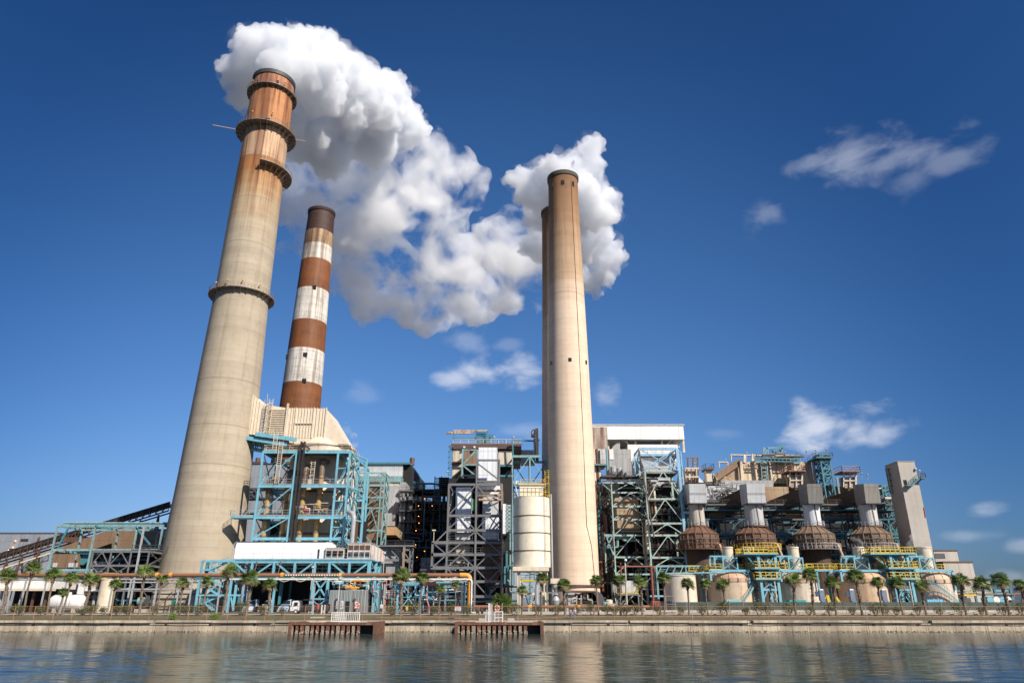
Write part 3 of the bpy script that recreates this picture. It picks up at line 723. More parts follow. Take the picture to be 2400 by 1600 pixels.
cv = thing('coal_conveyor', 'long dark conveyor gallery rising from the far left behind the brown bunker', 'conveyor', (-150,205,.8))
def cpt(px, py, Y=205): return W(px, py, Y)
A_, B_ = cpt(-20,1322), cpt(395,1196)
m = MB(); d = Vector((0,0,1)); n = 26
for off in (0, 2.4):
    for yy in (0, 3):
        m.beam(A_+d*off+Vector((0,yy,0)), B_+d*off+Vector((0,yy,0)), .35)
m.obj('chord', BLACKS, cv)
m = MB()
for i in range(n):
    p, q = A_.lerp(B_, i/n), A_.lerp(B_, (i+1)/n)
    m.beam(p, q+d*2.4, .16); m.beam(q, q+d*2.4, .16)
m.obj('truss_web', BROWN, cv)
m = MB(); m.add([A_+d*1.5, B_+d*1.5, B_+d*1.5+Vector((0,3,0)), A_+d*1.5+Vector((0,3,0))], [(0,1,2,3)]); m.beam(A_+d*1.9, B_+d*1.9, .12, 1.0); m.obj('gallery', C_DARK, cv)
A2, B2_ = cpt(-20,1340), cpt(130,1292); m = MB(); m.beam(A2, B2_, .35); m.obj('lower_walkway', CREAM, cv)
m = MB()
for i in range(10):
    p, q = A2.lerp(B2_, i/10), A2.lerp(B2_, (i+1)/10); m.beam(p-d*1.8, q, .14); m.beam(p, p-d*1.8, .14)
m.beam(A2-d*1.8, B2_-d*1.8, .3); m.obj('walkway_truss', GREYD, cv)
for px in (16, 52, 92, 330, 372):
    top = cpt(px, 1318-px*.302)
    m = MB(); m.beam(top, (top.x-1.5, 205, .8), .4); m.beam(top, (top.x+1.5, 208, .8), .4); m.obj('leg', BROWN, cv)

bk = thing('coal_bunker', 'weathered brown bunker building with sloping shoulders inside the teal frame', 'building', (-115,187,.8))
Yb = 187
pts = [(130,1287),(262,1238),(352,1236),(392,1262),(392,1290),(262,1290),(262,1272),(218,1287)]
pc(bk, 'upper_wall', C_BROWN2, lambda m: m.prism([(W(px,py,Yb).x, W(px,py,Yb).z) for px,py in pts], Yb, Yb+18))
pc(bk, 'lower_wall', C_BROWN2, lambda m: m.box(X(122,1310,Yb+1), X(184,1310,Yb+1), Yb+1, Yb+16, Z(1330,Yb), Z(1291,Yb)))
pc(bk, 'back_wall', C_DARK, lambda m: m.box(X(184,1310,Yb+5), X(400,1310,Yb+5), Yb+5, Yb+16, .8, Z(1290,Yb)))
for a,b_ in ((124,133),(161,172),(176,181)):
    pc(bk, 'vent', C_LGREY, lambda m: m.box(X(a,1322,Yb+.7), X(b_,1322,Yb+.7), Yb+.6, Yb+1, Z(1328,Yb), Z(1318,Yb)))
pc(bk, 'roof_house', BROWN, lambda m: m.box(*bx(150,186,1258,1270,Yb+14,Yb+24)))
pc(bk, 'hopper', TEALD, lambda m: m.hull8([(X(178,1320,Yb),Yb+2,Z(1322,Yb)),(X(186,1320,Yb),Yb+2,Z(1322,Yb)),(X(186,1320,Yb),Yb+5,Z(1322,Yb)),(X(178,1320,Yb),Yb+5,Z(1322,Yb))],
    [(X(170,1300,Yb),Yb+2,Z(1292,Yb)),(X(215,1300,Yb),Yb+2,Z(1292,Yb)),(X(215,1300,Yb),Yb+8,Z(1292,Yb)),(X(170,1300,Yb),Yb+8,Z(1292,Yb))]))

Yt = 168
tf = thing('teal_pipe_rack', 'tall teal and rusty steel frame around the brown bunker at the left', 'steel frame', (-100,Yt,.8))
xs = [X(122,1290,Yt), X(213,1290,Yt), X(312,1290,Yt), X(372,1290,Yt)]
frame(tf, xs, [Yt, Yt+10], [.8, Z(1335,Yt), Z(1288,Yt), Z(1231,Yt)], TEAL, .5, '...|...|...', '', '', .3, .55)
for a, b_ in (((136,1282),(160,1237)),((318,1234),(352,1276)),((224,1233),(262,1240))):
    pc(tf, 'brace', TEALD, lambda m: m.beam(W(*a,Yt), W(*b_,Yt), .35))
for zz in (Z(1231,Yt)+.5,):
    m = MB()
    for i in range(4): m.tube((xs[0],Yt+2+i*2,zz+.3),(xs[-1],Yt+2+i*2,zz+.3),.22,6)
    m.obj('pipe', TEAL, tf)
    m = MB()
    for i in range(30): xx = xs[0]+(xs[2]-xs[0])*i/30; m.beam((xx,Yt+1,zz-.9),(xx+2.4,Yt+1,zz-.2),.12)
    m.obj('tray_lattice', TEAL, tf)

Yg = 160
gf = thing('grey_pipe_rack', 'grey steel rack with catwalks left of the tallest chimney', 'steel frame', (-82,Yg,.8))
xs = [X(213,1320,Yg), X(256,1320,Yg), X(303,1320,Yg), X(345,1320,Yg)]
frame(gf, xs, [Yg, Yg+9], [.8, Z(1383,Yg), Z(1356,Yg), Z(1325,Yg), Z(1292,Yg)], GREY, .4, '   |   |KK |AA |', 'X|X|X|X', 'XXX|XXX|XXX|XXX', .22, .45, floor=True)
deckrail(gf, xs[2], xs[3]+2, Yg, Yg+9, Z(1292,Yg)+.3, GREYD)
pc(gf, 'tower_column', GALV, lambda m: m.beam((X(333,1260,Yg),Yg,.8),(X(333,1260,Yg),Yg,Z(1232,Yg)),.35))
clutter(gf, 'pipe', xs[0], xs[3], Yg+1, Yg+8, 2, Z(1300,Yg), 16, [GREY, GREYD, BLUE, GALV, TEALD], (.1,.35))
for i,(a,b_) in enumerate(((288,302),(250,282),(226,246))):
    pc(gf, 'panel', C_LGREY if i else C_BLUEG, lambda m: m.box(X(a,1330,Yg+5),X(b_,1330,Yg+5),Yg+5,Yg+5.3,Z(1348-i*8,Yg),Z(1300+i*6,Yg)))
pc(gf, 'duct', C_DARK, lambda m: m.box(X(300,1330,Yg+6),X(372,1330,Yg+6),Yg+6,Yg+9,.8,Z(1282,Yg)))

# low buildings and tanks at ground level, left
tr_, a0, a1, b0, b1 = building('canopy_shed', 'low white-topped open shed with dark bays at the far left', 'shed', -20, 112, 1358, 1378, 156, 168, WHITEP, GALV, pyr=1368)
pc(tr_, 'back_wall', C_DARK, lambda m: m.box(a0,a1,164,166,.8,b0))
for px in (2, 22, 50, 78, 108):
    pc(tr_, 'post', GALV if px%3 else BROWN, lambda m: m.box(X(px,1400,156.3)-.2,X(px,1400,156.3)+.2,156.1,156.5,.8,b0))
pc(tr_, 'fascia', CREAM, lambda m: m.box(a0,a1+2,154.5,156,b0-.5,b0))
def htank(label, px0, px1, py0, py1, Y, mat, axis='x'):
    x0, x1 = X(px0,(py0+py1)/2,Y), X(px1,(py0+py1)/2,Y); z0, z1 = Z(py1,Y), Z(py0,Y); r = (z1-z0)/2; zc = (z0+z1)/2
    t = thing('horizontal_tank', label, 'tank', ((x0+x1)/2, Y, .8))
    prof = [(x0,0.01)]+[(x0+r*.45*(1-math.cos(a)), r*math.sin(a)) for a in (R(30),R(60),R(90))]+[(x1-r*.45*(1-math.cos(a)), r*math.sin(a)) for a in (R(90),R(60),R(30))]+[(x1,0.01)]
    m = MB(); n = 24; vs = []; fs = []
    for xx, rr_ in prof:
        for k in range(n): vs.append((xx, Y+rr_*math.cos(2*math.pi*k/n), zc+rr_*math.sin(2*math.pi*k/n)))
    for i in range(len(prof)-1):
        for k in range(n): fs.append((i*n+k,i*n+(k+1)%n,(i+1)*n+(k+1)%n,(i+1)*n+k))
    m.add(vs, fs); m.obj('shell', mat, t, smooth=True)
    for f in (.22,.78):
        xx = x0+(x1-x0)*f; pc(t, 'saddle', CONC, lambda m: m.box(xx-.3,xx+.3,Y-r*.7,Y+r*.7,.8,z0+r*.35))
    pc(t, 'manhole', mat, lambda m: m.tube(((x0+x1)/2,Y,z1-.2),((x0+x1)/2,Y,z1+.5),.4,10))
    for f in (.33,.68):
        xx = x0+(x1-x0)*f; m = MB(); m.pipe([(xx,Y+r*1.01*math.cos(a),zc+r*1.01*math.sin(a)) for a in [math.pi*2*i/20 for i in range(21)]], .06, 4); m.obj('band', GALV, t)
    return t
htank('white horizontal storage tank lying behind the palms at the left', 119, 198, 1393, 1430, 150, WHITEP)
def vtank(label, px0, px1, py0, pyb, Y, mat, dome=0, name='storage_tank', roofmat=None):
    pm = (py0+1420)/2; x0, x1 = X(px0,pm,Y), X(px1,pm,Y); r = (x1-x0)/2; cx = (x0+x1)/2; z1 = Z(py0,Y); zb = .8 if pyb is None else Z(pyb,Y)
    t = thing(name, label, 'tank', (cx,Y,zb))
    pc(t, 'shell', mat, lambda m: m.lathe([(r,zb),(r,z1),(r-.02,z1+.02)], cx, Y, 48), smooth=True)
    if dome: pr_ = [(r*math.sin(a)/1, z1+dome*(1-(1-math.cos(a)))/1) for a in [R(90-k*10) for k in range(10)]]; pr_ = [(r*math.cos(k*math.pi/18), z1+dome*math.sin(k*math.pi/18)) for k in range(9)]+[(.02,z1+dome)]
    else: pr_ = [(r+.08,z1),(r+.08,z1+.15),(.02,z1+r*.12)]
    pc(t, 'roof', roofmat or mat, lambda m: m.lathe(pr_, cx, Y, 48), smooth=True)
    return t, cx, r, z1, zb
t_, *_ = vtank('tan upright tank with yellow rails beside the white horizontal tank', 233, 268, 1358, None, 152, CREAM)
_c = _; deckrail(t_, _c[0]-1.2, _c[0]+1.2, 151, 153, _c[2]+.2, YELLOW)
for i,(p0,p1,q0,q1) in enumerate(((182,196,1367,1392),(200,212,1370,1384))):
    pc(t_, 'duct', WHITEP, lambda m: m.box(*bx(p0,p1,q0,q1,153,155)))
# grey tarp-covered box and concrete hut at the chimney foot
hut, a0, a1, b0, b1 = building('concrete_hut', 'tan concrete hut with a teal door at the foot of the tallest chimney', 'building', 358, 446, 1390, None, 158, 163, paint('hut_paint', (.44,.37,.28), .05, .25), CONC, pyr=1410)
pc(hut, 'door', flat('teal_door', (.02,.2,.2)), lambda m: m.box(*bx(401,412,1404,1429,157.9,158.05)))
pc(hut, 'duct', C_BLUEG, lambda m: m.prism([(X(p,1400,156.5), Z(q,156.5)) for p,q in ((433,1424),(446,1384),(460,1376),(462,1428))], 156.5, 157.8))
gr2 = thing('support_frame', 'grey bracing frame with catwalk pipes in front of the tallest chimney foot', 'steel frame', (-65,154,.8))
frame(gr2, [X(p,1390,154) for p in (358,410,466)], [154,157], [.8, Z(1391,154), Z(1352,154)], GREYD, .25, '//|//', '', '', .14, .25)
for py in (1357, 1364, 1380): pc(gr2, 'pipe', GALV, lambda m: m.tube((X(284,py,153),153,Z(py,153)),(X(466,py,153),153,Z(py,153)),.14,8))
pm_ = thing('pump', 'teal motor and pump on a plinth between the palms', 'pump', (X(333,1415,150),150,.8))
pc(pm_, 'motor', TEAL, lambda m: m.tube((X(325,1407,150),150,Z(1408,150)),(X(342,1407,150),150,Z(1408,150)),.75,12))
pc(pm_, 'flange', GREYD, lambda m: m.tube((X(344,1407,150),150,Z(1408,150)),(X(346,1407,150),150,Z(1408,150)),1.1,14))
pc(pm_, 'plinth', CONC, lambda m: m.box(X(322,1420,150),X(350,1420,150),149,151,.8,1.5))

# ================= SCRUBBER UNIT by the tallest chimney =================
Ys = 163
sb = thing('scrubber_tower', 'blue steel scrubber tower with tall brass-coloured riser pipes', 'steel tower', (X(700,1250,Ys),Ys,.8))
zs = [.8, Z(1306,Ys), Z(1262,Ys), Z(1212,Ys), Z(1139,Ys), Z(1059,Ys)]
xs = [X(607,1139,Ys), X(687,1139,Ys), X(786,1139,Ys), X(814,1139,Ys)]
frame(sb, xs, [Ys, Ys+10, Ys+23], zs, BLUE, .62, '   |/  |/  |/  |/  ', 'X|X|X|X|X', '', .26, .7)
for z in zs[3:]:
    pc(sb, 'deck', GRATE, lambda m: m.box(xs[0],xs[3],Ys+.2,Ys+4.4,z+.36,z+.46))
    deckrail(sb, xs[0], xs[3], Ys-.1, Ys+10, z+.46, GALV if z < zs[-1] else CREAM, 1.2, 'flr', 2.0, .075)
pc(sb, 'roof_deck', GRATE, lambda m: m.box(xs[0],xs[3],Ys+4.5,Ys+8,zs[5]+.36,zs[5]+.46))
for i in range(4):
    z0_, z1_ = zs[1+i], zs[2+i]
    pc(sb, 'rear_brace', TEALD, lambda m: (m.beam((xs[0],Ys+10,z1_),(xs[1],Ys+10,z0_),.22), m.beam((xs[0]+.5,Ys+10,z0_),(xs[0]+4,Ys+10,z1_),.2)))
BRASS = paint('brass_coloured_pipe', (.42,.27,.10), .15, .3, .45)
LEAD = paint('dull_pipe_lagging', (.17,.12,.085), .2, .3, .5)
for k,(px, pyt, dirx) in enumerate(((629,1121,1.4),(671,1104,1.4),(711,1092,1.3),(749,1078,0))):
    x = X(px,1157,Ys+2.8); zt_ = Z(pyt,Ys+2.8); y = Ys+2.8
    pc(sb, 'riser_pipe', BRASS, lambda m: m.tube((x,y,zs[1]-2),(x,y,zt_-2.2),.62,14), smooth=True)
    pc(sb, 'elbow', LEAD, lambda m: m.pipe([(x,y,zt_-3.6),(x,y,zt_),(x+max(dirx,.4),y+2.6,zt_+.02)], .72, 12, 1.6), smooth=True)
    for fz in (.25,.45,.62,.8):
        z = zs[1]+(zt_-zs[1])*fz; pc(sb, 'flange', LEAD, lambda m: m.tube((x,y,z),(x,y,z+.45),.72,14))
hx = X(705,1055,Ys-.6)
pc(sb, 'hoist_rail', BLACKS, lambda m: (m.beam((hx,Ys-.6,Z(1268,Ys)),(hx,Ys-.6,Z(1036,Ys)),.28,.9), m.beam((hx+.75,Ys-.6,Z(1268,Ys)),(hx+.75,Ys-.6,Z(1036,Ys)),.28,.9),
    [m.beam((hx,Ys-.6,Z(1268,Ys)+k*.9),(hx+.75,Ys-.6,Z(1268,Ys)+k*.9),.2) for k in range(int((Z(1036,Ys)-Z(1268,Ys))/.9))]))
pc(sb, 'hoist_jib', BROWN, lambda m: m.beam(W(707,1036,Ys), W(726,1052,Ys-.5), .35))
lx = X(655,1100,Ys-.5)
pc(sb, 'ladder', YELLOW if 0 else CREAM, lambda m: (m.ladder((X(652,1100,Ys-.4),Ys-.4,zs[4]+.5), zs[5]-zs[4]+2, .9, .12), m.ladder((X(647,1020,Ys+2),Ys+2,zs[5]+.5), Z(1020,Ys)-zs[5]+1, .9, .12)))
pc(sb, 'caged_ladder', CREAM, lambda m: m.ladder((X(731,1120,Ys+1),Ys+1,zs[4]+.5), 5.5, .9, .1, True))
# stairs in the right bay
for i in range(2,5):
    z0_, z1_ = zs[i]+.4, zs[i+1]+.3; zm = (z0_+z1_)/2
    pc(sb, 'stair', BLUE, lambda m: (m.stair((xs[2]+.6,Ys+1,z0_),(xs[3]-.5,Ys+1,zm)), m.stair((xs[3]-.5,Ys+2.4,zm),(xs[2]+.6,Ys+2.4,z1_)), m.box(xs[2],xs[3],Ys+.3,Ys+3.2,zm-.2,zm)))
pc(sb, 'side_bay', BLUE, lambda m: ([m.beam((xs[3]+2.2,Ys+9,z),(xs[3],Ys+.3,z),.3) for z in zs[2:]], m.beam((xs[3]+2.2,Ys+9,.8),(xs[3]+2.2,Ys+9,zs[5]),.5),
    [m.beam((xs[3]+2.2,Ys+9,a),(xs[3],Ys+.3,b_),.2) for a,b_ in zip(zs[1:],zs[2:])]))
clutter(sb, 'valve_piping', xs[1]+.5, xs[2]-.5, Ys+.6, Ys+1.6, zs[3]+.7, zs[3]+3.4, 16, [CREAM, LEAD, BRASS, REDP, BLUE, GALV, LEAD], (.07,.2))
clutter(sb, 'small_piping', xs[2]+.2, xs[3]+.5, Ys+4, Ys+9, zs[1], zs[5]-1, 14, [WHITEP, BLUE, TEALD, CREAM, GREY], (.07,.22), .8)
clutter(sb, 'pipe', xs[0]+.5, xs[2]-.5, Ys+5, Ys+6, zs[1], zs[3]-1, 8, [CREAM, GALV, LEAD], (.08,.2))
pc(sb, 'lower_shade_wall', C_DARK, lambda m: m.box(xs[0]-1,xs[3]+3,Ys+10.6,Ys+11,.8,zs[2]+5))  # added dark sheet stands in for the tower's shaded interior
pc(sb, 'side_platform', BLUE, lambda m: m.box(X(539,1211,Ys),xs[0],Ys,Ys+3,zs[3]-.1,zs[3]+.35))
deckrail(sb, X(539,1211,Ys), xs[0], Ys, Ys+3, zs[3]+.4, GALV, 1.3, 'fl', 1.6)
for z in (zs[4]+4, zs[3]+6): pc(sb, 'lamp', LAMP, lambda m: m.sphere((xs[1]+6,Ys+3,z),.2,6,4))

# absorber vessel with its hood and duct into the chimney
Yv = 176; vc = X(743,1045,Yv-7.6)
av = thing('absorber_vessel', 'cream absorber vessel topped by a big ribbed cream duct leading into the tallest chimney', 'vessel', (vc,Yv,.8))
rv = 7.6; zr = Z(1040,Yv-7.6)
C_VES = paint('stained_cream_shell', (.56,.47,.36), .22, .35)
C_HOOD = paint('cream_duct_sheet', (.72,.60,.45), .04, .12)
pc(av, 'shell', C_VES, lambda m: m.lathe([(rv+.6,.8),(rv+.6,zr-3.2),(rv+.25,zr-2.6),(rv-.3,zr)], vc, Yv, 64), smooth=True)
pc(av, 'flange', CREAM, lambda m: m.lathe([(rv-.2,zr),(rv+.15,zr),(rv+.15,zr+.35),(rv-.2,zr+.35)], vc, Yv, 64), smooth=True)
for f in (.45,.7): pc(av, 'band', LEAD, lambda m: m.lathe([(rv+.62,zr*f),(rv+.8,zr*f),(rv+.8,zr*f+.5),(rv+.62,zr*f+.5)], vc, Yv, 64))
Yd0, Yd1 = Yv-6.2, Yv+6.2
def dq(px, py): p = W(px, py, Yd0); return (p.x, p.z)
hood = [dq(676,956), dq(764,957), dq(806,1029), (vc+rv-.35, zr+.3), (vc-rv+.4, zr+.3), dq(676,1022)]
pc(av, 'hood', C_HOOD, lambda m: m.prism(hood, Yd0, Yd1))
# rounded skirt in front of and behind the hood
pc(av, 'hood_skirt', C_HOOD, lambda m: m.lathe([(rv-.3,zr+.3),(rv-1.6,zr+2.6)], vc, Yv, 48, R(215), R(325)), smooth=True)
pc(av, 'duct', C_HOOD, lambda m: m.prism([dq(613,947),dq(676,956),dq(676,1022),dq(610,1019)], Yd0+.03, Yd1-.03))
pc(av, 'duct_flare', C_HOOD, lambda m: m.prism([dq(585,915),dq(613,947),dq(610,1019),dq(570,1017)], Yd0-.03, Yd1+.03))
m = MB()
for i in range(12): z = Z(960+i*5.2, Yd0); m.box(X(622,985,Yd0), X(674,985,Yd0), Yd0-.22, Yd0+.03, z-.12, z+.12)
m.obj('stiffener', CREAM, av)
m = MB()
for px in (623.5, 671):
    m.beam((X(px,985,Yd0-.35),Yd0-.35,Z(1024,Yd0)), (X(px,985,Yd0-.35),Yd0-.35,Z(949,Yd0)+.3), .45)
m.obj('corner_post', CREAM, av)
for px in (681,687,692,699,706,713,720,727,734,741,749,756,763):
    m = MB(); m.beam((X(px,985,Yd0-.1),Yd0-.1,Z(1026,Yd0)), (X(px,985,Yd0-.1),Yd0-.1,Z(955,Yd0)), .14 if px not in (692,734,763) else .3); m.obj('rib', CREAM, av)
for px in (590,597,604): m = MB(); m.beam((X(px,985,Yd0-.1),Yd0-.1,Z(1017,Yd0)), (X(px,985,Yd0-.1),Yd0-.1,Z(925+(px-588)*1.0,Yd0)), .14); m.obj('rib', CREAM, av)
m = MB(); m.beam((X(690,993,Yd0-.2),Yd0-.2,Z(992,Yd0)), (X(731,993,Yd0-.2),Yd0-.2,Z(992,Yd0)), .28); m.obj('cross_rib', CREAM, av)
pc(av, 'ladder', CREAM, lambda m: m.ladder((X(630,985,Yd0-.7),Yd0-.7,Z(1022,Yd0)), Z(936,Yd0)-Z(1022,Yd0), .9, .12, True))
pc(av, 'ladder', GALV, lambda m: m.ladder((X(617,985,Yd0-.5),Yd0-.5,Z(1022,Yd0)), Z(952,Yd0)-Z(1022,Yd0), .8, .1))
pc(av, 'antenna', GALV, lambda m: (m.tube(W(626,948,Yd0+1), W(627,922,Yd0+1), .1, 5), m.tube(W(620,950,Yd0+1), W(621,936,Yd0+1), .08, 5)))
br_ = thing('duct_bridge', 'blue truss bridge under the cream duct beside the tallest chimney', 'bridge', (X(620,1030,Yd0-1),Yd0-1,Z(1050,Yd0)))
for (a,b_,y) in (((572,1025),(672,1041),Yd0-.6),((599,1017),(695,1030),Yd0-1.2),((574,1049),(640,1060),Yd0+2)):
    pc(br_, 'chord', BLUE, lambda m: m.beam(W(*a,y), W(*b_,y), .3, .95))
pc(br_, 'deck', TEALD, lambda m: m.hull8([W(574,1030,Yd0-.6),W(672,1045,Yd0-.6),W(672,1045,Yd0-.6)+Vector((0,8,0)),W(574,1030,Yd0-.6)+Vector((0,8,0))],
    [W(574,1027,Yd0-.6),W(672,1042,Yd0-.6),W(672,1042,Yd0-.6)+Vector((0,8,0)),W(574,1027,Yd0-.6)+Vector((0,8,0))]))
pc(br_, 'truss_web', TEALD, lambda m: [m.beam(W(580+i*14,1031+i*2.2,Yd0-.3), W(587+i*14,1052+i*1.5,Yd0+1.5), .22) for i in range(6)]+[m.beam(W(594+i*14,1033+i*2.2,Yd0-.3), W(587+i*14,1052+i*1.5,Yd0+1.5), .22) for i in range(5)])
m = MB()
for i in range(9): a = W(600+i*12,1016+i*1.65,Yd0-1.3); m.beam(a, a+Vector((0,0,1.2)), .08)
a, b_ = W(600,1016,Yd0-1.3), W(696,1029,Yd0-1.3)
for hgt in (.6,1.2): m.beam(a+Vector((0,0,hgt)), b_+Vector((0,0,hgt)), .08)
m.obj('railing', CREAM, br_)

# white control building on its blue truss table, with the rusty switchgear rooms
Yw = 152
tb = thing('blue_truss_table', 'long bright blue truss platform on legs carrying the white building', 'steel frame', (X(705,1330,Yw),Yw,.8))
xs = [X(p,1330,Yw) for p in (545,591,642,691,738,772,819,867)]
ztop, zlow = Z(1315,Yw), Z(1353,Yw)
pc(tb, 'top_girder', BLUE, lambda m: m.box(xs[0]-.4,xs[-1]+.3,Yw-.25,Yw+.25,Z(1319,Yw),Z(1312.5,Yw)))
pc(tb, 'deck', BLUE, lambda m: m.box(xs[0]-.5,xs[-1]+.4,Yw-.4,Yw+14,Z(1312.3,Yw),Z(1310,Yw)))
pc(tb, 'bottom_girder', TEALD, lambda m: m.box(xs[0]-.4,xs[-1]+.3,Yw-.2,Yw+.2,zlow-.3,zlow+.3))
for i, x in enumerate(xs): pc(tb, 'post', BLUE, lambda m: m.box(x-.21,x+.21,Yw-.3,Yw+.3,zlow,ztop))
for (i, ch) in ((0,'\\'),(1,'/'),(2,'\\'),(3,'/'),(5,'\\'),(6,'/')):
    a, b_ = xs[i], xs[i+1]
    pc(tb, 'brace', BLUE, lambda m: m.beam((a,Yw,ztop if ch=='\\' else zlow), (b_,Yw,zlow if ch=='\\' else ztop), .32))
for yy in (Yw+6, Yw+13):
    pc(tb, 'rear_truss', TEALD, lambda m: (m.box(xs[0],xs[-1],yy-.2,yy+.2,zlow-.3,zlow+.3), [m.beam((xs[i],yy,ztop),(xs[i],yy,.8),.45) for i in (0,2,4,5,7)], [m.beam((xs[i],yy,zlow if i%2 else ztop),(xs[i+1],yy,ztop if i%2 else zlow),.25) for i in range(7)]))
for px in (642,): pc(tb, 'leg', BLUE, lambda m: m.box(X(px,1390,Yw)-.2,X(px,1390,Yw)+.2,Yw-.2,Yw+.2,.8,zlow))
m = MB(); xa, xb = xs[4], xs[5]
m.beam((xa,Yw,zlow),(xa,Yw,.8),.5); m.beam((xb,Yw,zlow),(xb,Yw,.8),.5); m.obj('leg_pair', BLUE, tb)
zq = Z(1403,Yw)
pc(tb, 'leg_brace', BLUE, lambda m: (m.beam((xa,Yw,zlow),(xb,Yw,zq),.3), m.beam((xb,Yw,zlow),(xa,Yw,zq),.3), m.beam((xa,Yw,zq),(xb,Yw,zq),.35), m.beam((xa,Yw,zq),(xb-.4,Yw,1.2),.22), m.beam((xb,Yw,zq),(xa+.4,Yw,1.2),.22)))
for px, y in ((864,Yw),(880,Yw+6),(888,Yw+12)):
    xq = X(px,1340,y); pc(tb, 'leg', BLUE, lambda m: m.beam((xq,y,.8),(xq,y,ztop),.55))
pc(tb, 'side_brace', BLUE, lambda m: (m.beam((xs[-1],Yw,zlow),(xs[-1],Yw+12,ztop),.22), m.beam((xs[-1],Yw,ztop),(xs[-1],Yw+12,zlow),.22), m.beam((xs[-1],Yw,zlow),(xs[-1],Yw+12,1),.22), m.beam((xs[-1],Yw,zlow),(xs[-1],Yw+12,zlow),.3)))
deckrail(tb, xs[0], xs[-1], Yw-.3, Yw+12, Z(1310,Yw)+.01, GALV, 1.15, 'fr', 2.0, .05)
for z_, mt in ((zlow+1.2,GALV),(zlow+2.0,GALV),(zlow+2.7,WHITEP)):
    pc(tb, 'pipe', mt, lambda m: m.tube((xs[0],Yw+3,z_),(xs[-1],Yw+3,z_),.13,6))
m = MB()
for i in range(26): x = xs[0]+1+i*.9+rc.uniform(-.2,.2); m.beam((x,Yw+2.5,zlow+.8),(x,Yw+2.5,zlow+.8+rc.uniform(.6,1.9)),.07)
m.obj('conduit_stub', GALV, tb)
pc(tb, 'shade_screen', C_DARK, lambda m: m.box(xs[0]-1,xs[-1]+1,Yw+13.5,Yw+13.8,.8,ztop))  # near-black sheet paints in the shade under the platform
for px in (604,660): pc(tb, 'hoist_cable', LEAD, lambda m: m.beam(W(px,1312,Yw-.5), W(px-9,1346,Yw-6), .12))
wbd = thing('white_control_building', 'long plain white building with a clean bright wall on the blue truss platform', 'building', (X(655,1290,Yw+1.5),Yw+2,Z(1310,Yw)))
zb_, zt_ = Z(1310,Yw)+.02, Z(1268,Yw+1.5); xa, xb = X(551,1289,Yw+1.5), X(763,1289,Yw+1.5)
WCL = paint('clean_white_sheet', (.84,.83,.80), 0, .03)
pc(wbd, 'wall', WCL, lambda m: m.prismx([(Yw+1.5,zb_),(Yw+1.5,zt_-.1),(Yw+6,zt_+.15),(Yw+10.5,zt_-.1),(Yw+10.5,zb_)], xa, xb))
pc(wbd, 'roof', WHITEP, lambda m: (m.add([(xa-.1,Yw+1.3,zt_-.06),(xb+.1,Yw+1.3,zt_-.06),(xb+.1,Yw+6,zt_+.27),(xa-.1,Yw+6,zt_+.27)], [(0,1,2,3)]), m.add([(xa-.1,Yw+10.7,zt_-.06),(xb+.1,Yw+10.7,zt_-.06),(xb+.1,Yw+6,zt_+.27),(xa-.1,Yw+6,zt_+.27)], [(3,2,1,0)])))
pc(wbd, 'annex', WHITEP, lambda m: m.prism([(xb,zb_),(xb,zt_-.3),(xb+1.6,zt_-1.4),(xb+1.6,zb_)], Yw+1.9, Yw+8))
pc(wbd, 'door', BLACK, lambda m: m.box(X(744,1300,Yw+1.4),X(748,1300,Yw+1.4),Yw+1.42,Yw+1.6,zb_,zb_+2.1))
pc(wbd, 'downpipe', GALV, lambda m: m.pipe([(xa-.3,Yw+1.2,.8),(xa-.3,Yw+1.2,zt_-.5),(xa+.4,Yw+1.2,zt_-.1)], .1, 6))
SWG = paint('rusting_white_sheet', (.56,.53,.49), .7, .3, .6, (.42,.15,.06))
for lab, p0, p1, q0, wn in (('lower rust-stained switchgear room beside the white building', 764, 806, 1285, 3),('taller rust-stained white switchgear room at the right end of the blue platform', 815, 868, 1273, 4)):
    t = thing('switchgear_room', lab, 'building', (X((p0+p1)/2,1295,Yw+1),Yw+4,zb_))
    x0, x1, z1 = X(p0,1292,Yw+1), X(p1,1292,Yw+1), Z(q0,Yw+1)
    pc(t, 'wall', SWG, lambda m: m.box(x0,x1,Yw+1,Yw+10,zb_,z1)); pc(t, 'roof', GALV, lambda m: m.box(x0-.1,x1+.1,Yw+.9,Yw+10.1,z1,z1+.2))
    for i in range(wn):
        xx = x0+(i+.5)*(x1-x0)/wn
        pc(t, 'louvre', BROWN, lambda m: m.box(xx-.5,xx+.5,Yw+.93,Yw+1.03,z1-1.3,z1-.35)); pc(t, 'window', GLASS, lambda m: m.box(xx-.45,xx+.45,Yw+.93,Yw+1.03,zb_+.5,zb_+1.5))
        pc(t, 'panel_rib', SWG, lambda m: m.box(x0+i*(x1-x0)/wn-.04,x0+i*(x1-x0)/wn+.04,Yw+.9,Yw+1.0,zb_,z1))
    if wn == 4:
        for i in range(1,5): pc(t, 'end_bay', SWG, lambda m: m.box(x1,x1+.9*.4*i,Yw+1+i*2,Yw+10-i*.02,zb_,z1-.25*i))
fs = thing('flue_stack', 'grey galvanised exhaust pipe behind the switchgear rooms', 'flue', (X(824,1250,Yw+8),Yw+8,zb_))
pc(fs, 'pipe', GALV, lambda m: m.pipe([(X(826,1260,Yw+8),Yw+8,zb_),(X(826,1260,Yw+8),Yw+8,Z(1205,Yw+8)),(X(812,1200,Yw+8),Yw+9.5,Z(1197,Yw+8))], .55, 14, 1.5), smooth=True)
pc(fs, 'column', BROWN, lambda m: m.beam((X(835,1240,Yw+8),Yw+8,Z(1300,Yw+8)),(X(835,1240,Yw+8),Yw+8,Z(1222,Yw+8)),.7,.5))

